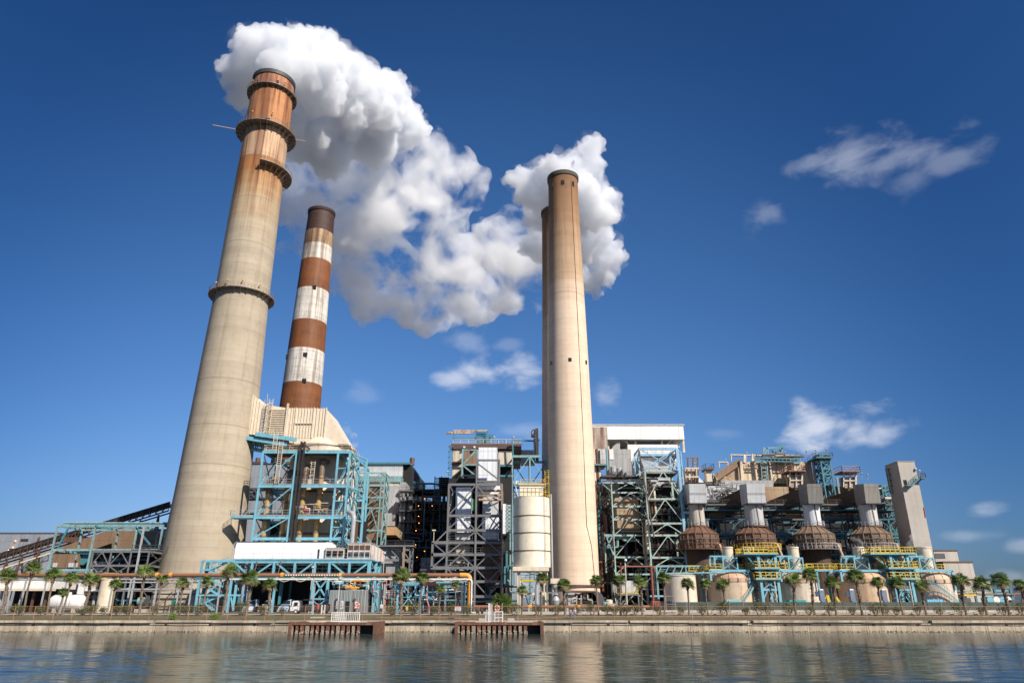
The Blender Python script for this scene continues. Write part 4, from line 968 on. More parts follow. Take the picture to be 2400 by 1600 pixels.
# blue stair tower left of it
Yq = 150
st = thing('blue_stair_tower', 'blue zigzag stair tower in front of the tallest chimney foot', 'stair tower', (X(500,1420,Yq),Yq,.8))
xl, xm, xr = X(466,1370,Yq), X(486,1370,Yq), X(541,1370,Yq); z5 = Z(1313,Yq); lv = [.8, Z(1410,Yq), Z(1392,Yq), Z(1373,Yq), Z(1335,Yq), z5]
for x in (xl, xr):
    for y in (Yq, Yq+3): pc(st, 'column', BLUE, lambda m: m.beam((x,y,.8),(x,y,z5),.42))
pc(st, 'top_beam', BLUE, lambda m: (m.box(xl,xr,Yq-.2,Yq+.2,z5-.3,z5+.1), m.box(xl,xr,Yq+2.8,Yq+3.2,z5-.3,z5+.1)))
pc(st, 'middle_beam', BLUE, lambda m: m.box(xl,X(572,1394,Yq),Yq-.2,Yq+.2,Z(1396,Yq),Z(1392,Yq)))
for a, b_ in (((535,1316),(492,1335)),((487,1333),(512,1346)),((486,1377),(512,1392)),((516,1396),(484,1411)),((482,1412),(500,1430)),((480,1345),(520,1375))):
    y = Yq+.8; pc(st, 'stair', BLUE, lambda m: m.stair(W(*a,y), W(*b_,y), 1.0))
for p0, p1, py in ((472,490,1333),(470,488,1373),(463,482,1412)):
    pc(st, 'landing', BLUE, lambda m: m.box(X(p0,py,Yq),X(p1,py,Yq),Yq,Yq+2.6,Z(py,Yq)-.3,Z(py,Yq)))
pc(st, 'a_frame', BLUE, lambda m: (m.beam(W(523,1430,Yq), W(541,1397,Yq), .28), m.beam(W(541,1397,Yq), W(547,1430,Yq), .28)))
pc(st, 'inner_post', TEALD, lambda m: m.beam(W(488,1316,Yq+2), (X(488,1316,Yq+2),Yq+2,.8), .6))

# boiler house A behind the scrubber
Ya = 226
ba = thing('boiler_house', 'grey boiler house with a pale ribbed top behind the blue scrubber tower', 'building', (X(740,1300,Ya),Ya,.8))
x0, x1 = X(552,1100,Ya), X(836,1100,Ya); x2 = X(945,1100,Ya)
pc(ba, 'shaded_wall', C_BLUEG, lambda m: m.box(x0,x1,Ya,Ya+40,Z(1345,Ya),Z(1087,Ya)))  # this wall's shade is put into its blue-grey cladding colour
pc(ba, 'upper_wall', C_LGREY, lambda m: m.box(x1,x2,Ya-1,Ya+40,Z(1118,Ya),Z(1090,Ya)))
pc(ba, 'eave', TEALD, lambda m: m.box(x1,X(963,1088,Ya),Ya-1.6,Ya+40,Z(1089.5,Ya),Z(1085,Ya)))
pc(ba, 'roof', GREYD, lambda m: m.box(x0-.3,x1,Ya-.3,Ya+40,Z(1087,Ya),Z(1085.5,Ya)))
for px in (604, 836, 966): pc(ba, 'vent_stack', BROWN, lambda m: m.tube((X(px,1080,Ya+3),Ya+3,Z(1090,Ya+3)),(X(px,1080,Ya+3),Ya+3,Z(1073,Ya+3)),.8,8))
pc(ba, 'roof_unit', BROWN, lambda m: m.box(*bx(590,622,1081,1087,Ya+2,Ya+8)))
for i,(q0,q1) in enumerate(((1143,1147),(1166,1169),(1200,1203))):
    pc(ba, 'wall_girt', GREYD, lambda m: m.box(x0,x1,Ya-.5,Ya,Z(q1,Ya),Z(q0,Ya)))
pc(ba, 'wall_brace', GREYD, lambda m: [m.beam(W(568+i*14,1147,Ya-.6), W(582+i*14,1166,Ya-.6), .4) for i in range(3)]+[m.beam(W(582+i*14,1147,Ya-.6), W(568+i*14,1166,Ya-.6), .4) for i in range(3)])
pc(ba, 'teal_girder', TEAL, lambda m: m.box(x1,X(940,1120,Ya-6),Ya-6,Ya-1,Z(1129,Ya-6),Z(1115,Ya-6)))
pc(ba, 'cream_band', C_CREAM, lambda m: m.box(x1,X(936,1130,Ya-5.5),Ya-5.5,Ya,Z(1137,Ya-5.5),Z(1129,Ya-5.5)))
Yh = Ya-10
pc(ba, 'hopper_wall', C_LGREY, lambda m: m.hull8([(X(905,1190,Yh),Yh+2,Z(1210,Yh)),(X(938,1190,Yh),Yh+2,Z(1200,Yh)),(X(938,1190,Yh),Yh+10,Z(1200,Yh)),(X(905,1190,Yh),Yh+10,Z(1210,Yh))],
    [(X(890,1140,Yh),Yh,Z(1137,Yh)),(X(936,1140,Yh),Yh,Z(1137,Yh)),(X(936,1140,Yh),Yh+10,Z(1137,Yh)),(X(890,1140,Yh),Yh+10,Z(1137,Yh))]))
pc(ba, 'slanted_wall', C_GREY, lambda m: m.box(X(934,1170,Yh),X(948,1170,Yh),Yh+1,Yh+20,Z(1215,Yh),Z(1128,Yh)))
for i in range(4): pc(ba, 'wall_brow', GREYD, lambda m: m.beam(W(934,1150+i*16,Yh-.3), W(945,1160+i*16,Yh+.4), .5))
pc(ba, 'lower_hopper', C_GREY, lambda m: m.box(X(895,1220,Yh-3),X(926,1220,Yh-3),Yh-3,Yh+10,Z(1232,Yh-3),Z(1202,Yh-3)))
pc(ba, 'flue_casing', C_BROWN2, lambda m: m.box(*bx(845,881,1143,1272,Yh-14,Yh)))
pc(ba, 'rusted_casing', C_CREAM, lambda m: m.box(*bx(826,845,1143,1270,Yh-12,Yh)))
pc(ba, 'orange_casing', paint('orange_brown_sheet', (.48,.28,.14), .2,.25), lambda m: m.box(*bx(898,928,1234,1253,Yh-12,Yh-4)))
pc(ba, 'side_casing', C_BROWN, lambda m: m.prism([(X(928,1245,Yh-11),Z(1235,Yh-11)),(X(942,1245,Yh-11),Z(1246,Yh-11)),(X(942,1245,Yh-11),Z(1264,Yh-11)),(X(928,1245,Yh-11),Z(1253,Yh-11))], Yh-11, Yh-5))
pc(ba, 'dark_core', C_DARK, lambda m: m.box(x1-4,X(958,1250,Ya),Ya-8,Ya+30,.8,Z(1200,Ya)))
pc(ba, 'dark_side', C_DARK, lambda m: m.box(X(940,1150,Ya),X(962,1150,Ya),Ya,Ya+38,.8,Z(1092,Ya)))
fa = thing('rusty_side_frame', 'yellowed and rusty steel frame with catwalks right of the blue scrubber tower', 'steel frame', (X(868,1200,Yh-17),Yh-17,.8))
Yf = 196
xs = [X(829,1190,Yf), X(849,1190,Yf), X(889,1190,Yf), X(898,1190,Yf)]
frame(fa, xs, [Yf, Yf+7], [Z(1285,Yf), Z(1242,Yf), Z(1190,Yf), Z(1165,Yf), Z(1138,Yf), Z(1108,Yf)], TEAL, .42, ' \\ | A | / | \\ | / ', 'X|X|X|X|X', '', .28, .45)
for z in (Z(1138,Yf),Z(1190,Yf)): deckrail(fa, xs[0], xs[3], Yf, Yf+7, z+.3, BROWN, 1.1, 'f')
ra = thing('pipe_riser_rack', 'tall bundle of grey risers and catwalks at the corner of the boiler house', 'pipe rack', (X(952,1200,212),212,.8))
for i in range(9):
    px = 938+i*3.2; zt_ = Z(1140+rc.uniform(0,26),212); pc(ra, 'riser', rc.choice([GREY,GREYD,GALV]), lambda m: m.tube((X(px,1200,212+i%3),212+i%3,Z(1300,212)),(X(px,1200,212+i%3),212+i%3,zt_),.22,6))
for py in (1150,1172,1196,1222,1248,1266,1290): 
    z = Z(py,211); platform(ra, X(936,py,211), X(968,py,211), 210.5, 214, z, GREYD, GREYD, 'f', .25)
# grey lower structure
Yk = 176
ga = thing('grey_clad_base', 'grey clad plant block framed by grey steel below the rusty frame', 'building', (X(920,1320,Yk),Yk,.8))
pc(ga, 'wall', C_GREY, lambda m: m.box(*bx(882,936,1286,1348,Yk+1,Yk+9))); pc(ga, 'lower_wall', C_BROWN, lambda m: m.box(X(896,1400,Yk+2),X(930,1400,Yk+2),Yk+2,Yk+9,.8,Z(1388,Yk+2)))
xs = [X(884,1310,Yk), X(938,1310,Yk), X(960,1316,Yk)]
frame(ga, xs, [Yk, Yk+6], [.8, Z(1348,Yk), Z(1312,Yk), Z(1283,Yk)], GREY, .45, '  |  |A\\', 'X|X|X', '', .3, .6)
platform(ga, xs[0], xs[2]+1, Yk-1, Yk+3, Z(1282,Yk)+.4, GREY, GREYD, 'f', .3)
pc(ga, 'tall_post', paint('brown_post', (.28,.2,.14), .2,.3), lambda m: m.beam((X(944,1350,Yk-1),Yk-1,.8),(X(944,1350,Yk-1),Yk-1,Z(1282,Yk)),.5))
clutter(ga, 'pipe', xs[0], xs[2], Yk, Yk+1, 2, Z(1350,Yk), 9, [GREY,GREYD,GALV,TEALD,BLUE], (.08,.25))
lamp_post('tall white pole lamp in front of the grey clad block', 901, 1297, 150, zb=.8, mat=WHITEP)
# ================= MIDDLE: dark gallery, grey frame unit, silo =================
Yd = 232
dg = thing('dark_boiler_gallery', 'deep dark open steel gallery between the two boiler blocks, dotted with orange lamps', 'steel gallery', (X(1005,1300,Yd),Yd,.8))
xs = [X(p,1250,Yd) for p in (958,986,1012,1040,1066)]
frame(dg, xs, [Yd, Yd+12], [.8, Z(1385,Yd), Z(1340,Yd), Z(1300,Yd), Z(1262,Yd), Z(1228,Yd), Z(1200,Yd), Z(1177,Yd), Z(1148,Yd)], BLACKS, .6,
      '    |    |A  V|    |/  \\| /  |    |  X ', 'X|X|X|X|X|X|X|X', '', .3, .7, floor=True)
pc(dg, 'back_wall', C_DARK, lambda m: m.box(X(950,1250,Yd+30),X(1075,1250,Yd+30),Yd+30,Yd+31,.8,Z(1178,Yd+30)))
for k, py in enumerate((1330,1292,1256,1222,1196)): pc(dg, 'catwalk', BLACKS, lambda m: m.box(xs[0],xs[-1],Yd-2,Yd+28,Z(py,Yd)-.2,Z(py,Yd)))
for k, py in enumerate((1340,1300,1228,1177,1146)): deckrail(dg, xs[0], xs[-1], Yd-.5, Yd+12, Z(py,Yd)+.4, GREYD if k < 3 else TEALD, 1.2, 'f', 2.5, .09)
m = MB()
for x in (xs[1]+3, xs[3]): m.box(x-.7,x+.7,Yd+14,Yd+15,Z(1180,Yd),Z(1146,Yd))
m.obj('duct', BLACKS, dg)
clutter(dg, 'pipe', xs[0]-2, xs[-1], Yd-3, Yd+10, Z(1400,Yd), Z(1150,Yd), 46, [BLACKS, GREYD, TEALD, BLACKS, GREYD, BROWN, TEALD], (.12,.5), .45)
for px, py in ((981,1185),(1013,1185),(981,1209),(982,1225),(975,1243),(995,1291),(977,1305),(995,1168),(974,1276),(1002,1345)):
    pc(dg, 'lamp', LAMP, lambda m: m.sphere(W(px,py,Yd-3.5), .13, 6, 4))
for px, py, w_, h_ in ((1014,1217,5,3),(1014,1234,5,2.4)):
    pc(dg, 'daylight_panel', flat('painted_daylight', (.3,.45,.7)), lambda m: m.box(*bx(px-w_,px+w_,py-h_,py+h_,Yd+11,Yd+11.3)))  # sky-blue panels paint the daylight seen through gallery gaps
pc(dg, 'ladder', TEALD, lambda m: m.ladder((X(1026,1150,Yd),Yd,Z(1180,Yd)), Z(1116,Yd)-Z(1180,Yd), 2.2, .3))
pc(dg, 'stair', BLACKS, lambda m: [m.box(X(1030,1130,Yd-3),X(1052,1130,Yd-3),Yd-3,Yd+2,Z(1118+i*5,Yd-3)-.25,Z(1118+i*5,Yd-3)) for i in range(7)]+[m.beam(W(1030,1118,Yd-3), W(1030,1200,Yd-3), .4)])
pc(dg, 'top_header', TEALD, lambda m: m.pipe([W(960,1128,Yd), W(985,1133,Yd), W(1015,1133,Yd), W(1034,1136,Yd)], .35, 8))
pc(dg, 'grey_shed_wall', C_GREY, lambda m: m.box(*bx(986,1014,1306,1352,Yd-22,Yd-18)))
pc(dg, 'concrete_base', CONC, lambda m: m.box(X(988,1345,Yd-25),X(1045,1345,Yd-25),Yd-25,Yd-10,.8,Z(1340,Yd-25)))

# grey frame unit
Yu = 172
gu = thing('grey_precipitator_frame', 'big grey braced steel frame with pale duct panels left of the cream silo', 'steel frame', (X(1113,1340,Yu),Yu,.8))
zs = [.8, Z(1397,Yu), Z(1362,Yu), Z(1330,Yu), Z(1299,Yu), Z(1271,Yu), Z(1242,Yu), Z(1208,Yu), Z(1135,Yu)]
xs = [X(1049,1242,Yu), X(1115,1242,Yu), X(1176,1242,Yu)]
for x in xs: pc(gu, 'column', GREY if x != xs[2] else paint('rusty_grey_column', (.27,.2,.15), .35,.3), lambda m: m.beam((x,Yu,.8),(x,Yu,zs[-1]),.44))
pc(gu, 'tall_column', GREY, lambda m: m.beam((xs[1],Yu-.05,zs[-1]),(X(1118,1076,Yu),Yu-.05,Z(1074,Yu)),.4))
pc(gu, 'tall_column', GREY, lambda m: m.beam((X(1170,1100,Yu),Yu,zs[-1]),(X(1170,1100,Yu),Yu,Z(1076,Yu)),.45))
frame(gu, xs, [Yu, Yu+12], zs, GREY, .5, '  |VV|VV|AA|  |  |AA|/\\', '  |X|X|X|X|X|X|X', '', .32, .62, cols=False)
for x in xs: pc(gu, 'rear_column', GREYD, lambda m: m.beam((x,Yu+12,.8),(x,Yu+12,zs[-1]),.55))
pc(gu, 'long_brace', GREY, lambda m: m.beam((xs[0],Yu-.15,zs[4]),(xs[1],Yu-.15,zs[6]-.3),.3)); pc(gu, 'long_brace', GREY, lambda m: m.beam((xs[1],Yu-.15,zs[6]-.3),(xs[2],Yu-.15,zs[4]),.3))
for z in (zs[4],zs[5]): deckrail(gu, xs[0], xs[2]+3, Yu+.3, Yu+12, z+.4, GREYD, 1.2, 'f', 2, .08)
for z in (zs[3],zs[4],zs[5],zs[6]): pc(gu, 'deck', GRATE, lambda m: m.box(xs[0]+.3,xs[2]-.3,Yu+5,Yu+11.7,z-.1,z))
for a, b_ in ((1076,1082),(1126,1131)): pc(gu, 'upper_beam', GREY, lambda m: m.box(X(1118,(a+b_)/2,Yu),X(1172,(a+b_)/2,Yu),Yu-.2,Yu+.3,Z(b_,Yu)+.2,Z(a,Yu)))
pc(gu, 'brace', GREY, lambda m: m.beam(W(1120,1086,Yu), W(1169,1124,Yu), .34))
xe = X(1013,1300,Yu)
for x in (xe,): pc(gu, 'column', GREY, lambda m: m.beam((x,Yu,zs[3]),(x,Yu,zs[5]),.5))
for z in (zs[3],zs[4],zs[5]): pc(gu, 'outrigger_beam', GREY, lambda m: (m.box(xe-.2,xs[0],Yu-.25,Yu+.25,z-.35,z+.35), m.box(xe-.2,xs[0],Yu+5.8,Yu+6.2,z-.35,z+.35), m.box(xe-.2,xe+.2,Yu+.25,Yu+5.8,z-.3,z+.3)))
pc(gu, 'outrigger_brace', GREY, lambda m: (m.beam((xe,Yu,zs[5]),(xs[0],Yu,zs[4]),.25), m.beam((xe,Yu,zs[3]),(xs[0],Yu,zs[4]),.3), m.beam((xe+1,Yu,zs[5]+.4),(xs[0],Yu,zs[6]),.3)))
pc(gu, 'lamp', CREAM, lambda m: (m.tube((xe+.2,Yu,zs[5]),(xe+.2,Yu,zs[5]+2.8),.08,5), m.box(xe-.2,xe+.6,Yu-.3,Yu+.3,zs[5]+2.7,zs[5]+3)))
GT = clad('grey_white_panel', (.72,.74,.77), 1.1, 6, .02, .1)
panels = [('panel',GT,1121,1165,1048,1128,4),('panel',GT,1068,1104,1142,1205,6),('panel',C_LGREY,1131,1168,1165,1205,5),('panel',GT,1067,1102,1211,1263,6),('panel',GT,1130,1169,1212,1263,5),
          ('panel',GT,1118,1172,1137,1164,9),('panel',C_CREAM,1066,1101,1274,1298,6),('casing',C_BROWN2,1129,1171,1272,1299,6)]
for nm,mt,a,b_,c_,d_,o_ in panels: pc(gu, nm, mt, lambda m: m.box(*bx(a,b_,c_,d_,Yu+o_,Yu+o_+5)))
for i in range(3): pc(gu, 'orange_header', paint('tan_pipe',(.5,.33,.2),.3,.3), lambda m: m.tube((xs[1]+.5,Yu+2,zs[-1]-1.2-i*1.1),(xs[2]-.3,Yu+2,zs[-1]-1.2-i*1.1),.3,8))
pc(gu, 'green_panel', flat('green_sheet',(.12,.32,.16)), lambda m: m.box(*bx(1106,1111,1168,1196,Yu+7,Yu+8)))
def hop(mt, pa, pb, qa, qb, py0, py1, o_): 
    y = Yu+o_; zt_, zb2 = Z(py0,y), Z(py1,y)
    pc(gu, 'hopper', mt, lambda m: m.hull8([(X(qa,py1,y),y,zb2),(X(qb,py1,y),y,zb2),(X(qb,py1,y),y+5,zb2),(X(qa,py1,y),y+5,zb2)],[(X(pa,py0,y),y,zt_),(X(pb,py0,y),y,zt_),(X(pb,py0,y),y+5,zt_),(X(pa,py0,y),y+5,zt_)]))
hop(C_CREAM, 1066,1100,1057,1107,1303,1329,6); hop(C_BROWN2, 1130,1170,1126,1172,1301,1342,6); hop(C_BROWN2, 1128,1171,1142,1156,1342,1378,6); hop(C_GREY, 1054,1108,1064,1098,1340,1380,7)
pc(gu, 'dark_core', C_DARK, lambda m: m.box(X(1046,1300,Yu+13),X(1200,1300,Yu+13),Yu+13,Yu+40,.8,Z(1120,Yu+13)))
pc(gu, 'low_casing', C_GREY, lambda m: m.box(*bx(1056,1106,1340,1372,Yu+4,Yu+8))); pc(gu, 'lower_wall', C_BROWN, lambda m: m.box(X(1066,1405,Yu+5),X(1090,1405,Yu+5),Yu+5,Yu+9,.8,Z(1385,Yu+5)))
clutter(gu, 'pipe', xs[0]-8, xs[2]+4, Yu+1, Yu+4, 1.5, zs[3]+2, 24, [GREY,GREYD,GALV,BLACKS,TEALD], (.08,.3))
platform(gu, X(1068,1382,Yu-2), X(1092,1382,Yu-2), Yu-2, Yu+2, Z(1385,Yu-2), GREY, GALV, 'flr', .3)
# upper precipitator casing
up = thing('precipitator_casing', 'cream and rust precipitator casing with dark roof fascia above the grey frame', 'building', (X(1130,1100,Yu+14),Yu+14,Z(1136,Yu)))
Yx = 190
pc(up, 'fascia', paint('dark_rust_fascia', (.10,.055,.045), .3,.3), lambda m: m.box(X(1058,1045,Yx),X(1222,1045,Yx),Yx-.5,Yx+30,Z(1052,Yx),Z(1040,Yx)))
pc(up, 'left_wall', C_CREAM, lambda m: m.box(*bx(1060,1085,1052,1118,Yx,Yx+24)))
pc(up, 'dark_wall', C_DARK, lambda m: m.box(*bx(1085,1204,1052,1160,Yx+3,Yx+24)))
pc(up, 'brown_panel', C_BROWN2, lambda m: m.box(*bx(1087,1117,1056,1088,Yx,Yx+3))); pc(up, 'cream_panel', C_CREAM, lambda m: m.box(*bx(1168,1200,1056,1088,Yx+.3,Yx+3)))
pc(up, 'cream_panel', C_LGREY, lambda m: m.box(*bx(1221,1254,1054,1082,Yx+6,Yx+12)))
pc(up, 'side_wedge', C_DARK, lambda m: m.prism([(W(p,q,Yx-.05).x, W(p,q,Yx-.05).z) for p,q in ((1058,1118),(1085,1095),(1085,1118))], Yx-.08, Yx+.1))
pc(up, 'side_pipe', BROWN, lambda m: m.pipe([W(1059,1084,Yx-.6), W(1072,1086,Yx-.6), W(1086,1075,Yx-.6)], .5, 8))
for a, b_ in (((1085,1052),(1082,1133)),((1119,1054),(1119,1076))): pc(up, 'post', TEAL, lambda m: m.beam(W(*a,Yx-4), W(*b_,Yx-4), .45))
for a, b_ in (((1085,1054),(1118,1054)),((1084,1089),(1118,1089)),((1087,1086),(1114,1058)),((1086,1091),(1112,1112)),((1083,1114),(1117,1114))): pc(up, 'beam', TEAL, lambda m: m.beam(W(*a,Yx-4), W(*b_,Yx-4), .35))
for py in (1091,1115): pc(up, 'beam', TEALD, lambda m: m.beam(W(1172,py,Yx-2), W(1204,py,Yx-2), .5))
pc(up, 'ladder', TEALD, lambda m: m.ladder((X(1056,1090,Yx),Yx,Z(1116,Yx)), Z(1046,Yx)-Z(1116,Yx), 1.0, .14, True))
for px in (1088,1112): pc(up, 'flood_light', WHITEP, lambda m: m.box(*bx(px-2.2,px+2.2,1045,1049,Yx-1.3,Yx-.6)))
deckrail(up, X(1062,1038,Yx), X(1222,1038,Yx), Yx, Yx+20, Z(1040,Yx), CREAM, 1.3, 'f', 2.2, .09)
for i in range(10): pc(up, 'roof_post', GREYD, lambda m: m.beam(W(1150+i*8,1042,Yx+3), W(1150+i*8,1031+rc.uniform(-2,4),Yx+3), .22))
tf2 = thing('rooftop_steel_frame', 'weathered open steel lifting frame on top of the casing at left', 'steel frame', (X(1100,1030,Yx+4),Yx+4,Z(1040,Yx)))
for px in (1063,1115,1142): pc(tf2, 'column', TEALD, lambda m: m.beam(W(px,1041,Yx+4), W(px,1009,Yx+4), .4))
RB = paint('peeling_white_beam', (.42,.36,.3), .8, .3)
pc(tf2, 'beam', RB, lambda m: m.beam(W(1047,1014,Yx+4), W(1110,1014,Yx+4), .5, .6)); pc(tf2, 'beam', RB, lambda m: m.beam(W(1062,1009,Yx+4), W(1143,1009,Yx+4), .35, .5))
pc(tf2, 'beam', TEALD, lambda m: m.beam(W(1063,1028,Yx+4), W(1128,1028,Yx+4), .4))
pc(tf2, 'stair', TEALD, lambda m: [m.beam(W(1116,1012+i*4,Yx+5), W(1142,1013+i*4,Yx+5), .25) for i in range(7)]+[m.beam(W(1128,1040,Yx+6), W(1154,1018,Yx+6), .3)]+[m.beam(W(1130+i*6,1040,Yx+7), W(1130+i*6,1018,Yx+7), .3) for i in range(5)]+[m.beam(W(1128,1020+i*5,Yx+7), W(1154,1020+i*5,Yx+7), .22) for i in range(4)])
for k, (px, py) in enumerate(((1049,1106),(1056,1044),(1158,1025),(1203,1026),(1262,1032))): lamp_post('small pole lamp on the casing left of the tan chimney, '+ORD[k]+' from the left', px, py, Yx, zb=Z(py+14 if px>1060 else py+12,Yx))
# teal frame over the silo
Yt2 = 186
tq = thing('teal_tower_frame', 'dark teal braced tower frame behind the cream silo', 'steel frame', (X(1240,1100,Yt2),Yt2,.8))
xs = [X(1201,1100,Yt2), X(1242,1100,Yt2), X(1284,1100,Yt2)]
frame(tq, xs, [Yt2, Yt2+8], [.8, Z(1290,Yt2), Z(1215,Yt2), Z(1131,Yt2), Z(1069,Yt2)], TEAL, .5, '  |  |  |/\\', 'X|X|X|X', '\\/|\\/|\\/|\\/', .3, .7)
pc(tq, 'post', TEALD, lambda m: (m.beam(W(1203,1069,Yt2+2), W(1201,1031,Yt2+2), .35), m.beam(W(1203,1031,Yt2+2), W(1254,1033,Yt2+2), .35), m.beam(W(1254,1072,Yt2+2), W(1252,1030,Yt2+2), .5)))
pc(tq, 'dark_hoist_tower', BLACKS, lambda m: (m.beam(W(1259,1080,Yt2+1), W(1258,1004,Yt2+1), .8), m.beam(W(1252,1080,Yt2+1), W(1252,1010,Yt2+1), .3), [m.beam(W(1252,1010+i*6,Yt2+1), W(1259,1013+i*6,Yt2+1), .2) for i in range(11)]))
pc(tq, 'cage', BLACKS, lambda m: (m.pipe([W(1246,1022,Yt2), W(1246,1010,Yt2), W(1253,1005,Yt2), W(1253,1020,Yt2)], .15, 5), m.box(*bx(1245,1254,1016,1022,Yt2-.5,Yt2+1))))
pc(tq, 'wind_sock', REDP, lambda m: m.tube(W(1274,1128,Yt2-1), W(1278,1123,Yt2-1), .5, 8, .25))
for i, py in enumerate((1200,1250,1300,1340)): pc(tq, 'service_pipe', TEAL, lambda m: m.tube((xs[0]-.6,Yt2-1,Z(py+40,Yt2)),(xs[0]-.6,Yt2-1,Z(py,Yt2)),.25,6))
pc(tq, 'white_duct', GT, lambda m: m.box(*bx(1177,1186,1180,1250,Yt2-6,Yt2-2))); pc(tq, 'duct', C_GREY, lambda m: m.box(*bx(1187,1197,1182,1245,Yt2-4,Yt2-2)))
pc(tq, 'duct_lattice', TEALD, lambda m: [m.beam(W(1188,1184+i*9,Yt2-6.3), W(1199,1193+i*9,Yt2-6.3), .2) for i in range(7)]+[m.beam(W(1199,1184+i*9,Yt2-6.3), W(1188,1193+i*9,Yt2-6.3), .2) for i in range(7)])
clutter(tq, 'pipe', X(1178,1250,Yt2), X(1208,1250,Yt2), Yt2-3, Yt2+3, 2, Z(1260,Yt2), 16, [BLACKS,GREYD,TEALD,BROWN,GREY], (.1,.35))

# silo
Yo = 166
so_ = thing('lime_silo', 'tall cream banded silo with a rectangular top house on a cream leg frame', 'silo', (X(1247,1330,Yo),Yo,.8))
r = RP(88,1250,Yo-4)/2; cx = X(1247,1330,Yo); z1 = Z(1164,Yo-3); z0 = Z(1327,Yo-r)
SILO = paint('cream_silo_paint', (.80,.72,.56), .03, .1, .5)
pc(so_, 'shell', SILO, lambda m: m.lathe([(r,z0),(r,z1),(r-.25,z1+.05),(.05,z1+.5)], cx, Yo, 64), smooth=True)
for py in (1206.6,1247,1289): z = Z(py,Yo-r); pc(so_, 'band', BROWN, lambda m: m.lathe([(r,z-.1),(r+.07,z-.1),(r+.07,z+.1),(r,z+.1)], cx, Yo, 64), smooth=True)
pc(so_, 'ladder', GALV, lambda m: m.ladder((cx+r*.72,Yo-r*.78,z0), z1-z0, .6, .06))
pc(so_, 'downpipe', GALV, lambda m: m.tube((cx+r+.35,Yo-.6,3),(cx+r+.35,Yo-.6,z1+1),.2,8))
pc(so_, 'top_house', SILO, lambda m: m.box(cx-r*.66,cx+r*.66,Yo-r*.55,Yo+r*.55,z1+.3,Z(1140,Yo)))
pc(so_, 'top_house_roof', CREAM, lambda m: m.box(cx-r*.72,cx+r*.8,Yo-r*.62,Yo+r*.6,Z(1140,Yo),Z(1138,Yo)))
pc(so_, 'wall_grid', LEAD, lambda m: [m.box(cx-r*.66+i*r*.22-.04,cx-r*.66+i*r*.22+.04,Yo-r*.55-.06,Yo-r*.55,z1+.3,Z(1146,Yo)) for i in range(7)]+[m.box(cx-r*.66,cx+r*.66,Yo-r*.55-.07,Yo-r*.55-.01,z1+.3+i*.9-.03,z1+.3+i*.9+.03) for i in range(4)])
m = MB(); m.ringrail(cx, Yo, z1+.05, r+.05, 1.1, 26, .07); m.obj('railing', YELLOW, so_)
deckrail(so_, cx-r*.66, cx+r*.8, Yo-r*.6, Yo+r*.6, Z(1138,Yo), YELLOW, 1.1, 'flr', 1.3, .07)
pc(so_, 'ladder_cage', YELLOW, lambda m: m.ladder((cx+r*.85,Yo-r*.55,z1+1), 5, .9, .1, True))
pc(so_, 'spiral_strut', WHITEP, lambda m: (m.beam(W(1209,1140,Yo-2), W(1214,1162,Yo-2), .2), m.box(*bx(1209,1221,1126,1134,Yo-2,Yo))))
zs0 = Z(1337,Yo-r)
pc(so_, 'base_slab', CREAM, lambda m: m.box(cx-r-.1,cx+r*.86,Yo-r,Yo+r,zs0,z0))
for sx_ in (-1, 1):
    for sy_ in (-1, 1):
        xq = cx+sx_*r*.72; yq = Yo+sy_*r*.75; pc(so_, 'leg', CREAM, lambda m: (m.beam((xq-.25,yq,.8),(xq-.25,yq,zs0),.22,.5), m.beam((xq+.25,yq,.8),(xq+.25,yq,zs0),.22,.5), m.box(xq-.12,xq+.12,yq-.05,yq+.05,.8,zs0)))
za, zb3 = Z(1390,Yo-r), Z(1360,Yo-r)
pc(so_, 'cross_beam', CREAM, lambda m: (m.box(cx-r*.7,cx+r*.7,Yo-r*.8,Yo-r*.7,za-.2,za+.2), m.box(cx-r*.7,cx+r*.7,Yo+r*.7,Yo+r*.8,za-.2,za+.2)))
for a, b_, c_, d_ in ((-.7,zb3,.7,za),(.7,zb3,-.7,za),(-.7,za,.7,1),(.7,za,-.7,1),(-.6,zs0,.6,zb3+.8),(.6,zs0,-.6,zb3+.8)):
    pc(so_, 'brace', CREAM, lambda m: m.beam((cx+a*r,Yo-r*.75,b_),(cx+c_*r,Yo-r*.75,d_),.12))
pc(so_, 'service_platform', YELLOW, lambda m: m.box(cx-r*.62,cx+r*.1,Yo-r*.6,Yo+r*.2,Z(1361,Yo-r),Z(1358,Yo-r))); deckrail(so_, cx-r*.62, cx+r*.1, Yo-r*.6, Yo, Z(1358,Yo-r), YELLOW, 1.1, 'flr', 1.2, .07)
pc(so_, 'white_panel', WHITEP, lambda m: m.box(X(1266,1400,Yo-r),X(1271,1400,Yo-r),Yo-r*.8,Yo-r*.76,.8,Z(1388,Yo-r))); pc(so_, 'white_panel', WHITEP, lambda m: m.box(X(1271.5,1405,Yo-r),X(1284,1405,Yo-r),Yo-r*.6,Yo-r*.5,.8,Z(1396,Yo-r)))
dc = thing('dust_collector', 'cream-topped dust collector with hoppers on thin legs beside the silo', 'dust collector', (X(1302,1380,Yo-4),Yo-4,.8))
xq = X(1302,1375,Yo-4)
pc(dc, 'housing', CREAM, lambda m: m.box(xq-1.1,xq+.9,Yo-5,Yo-3,Z(1367,Yo-4),Z(1355,Yo-4))); pc(dc, 'hopper', GALV, lambda m: m.lathe([(.15,Z(1388,Yo-4)),(.85,Z(1376,Yo-4)),(.85,Z(1367,Yo-4))], xq, Yo-4, 12))
pc(dc, 'lower_hopper', GALV, lambda m: m.lathe([(.5,2),(.9,3.2),(.5,4.4),(.2,5)], xq, Yo-4, 12))
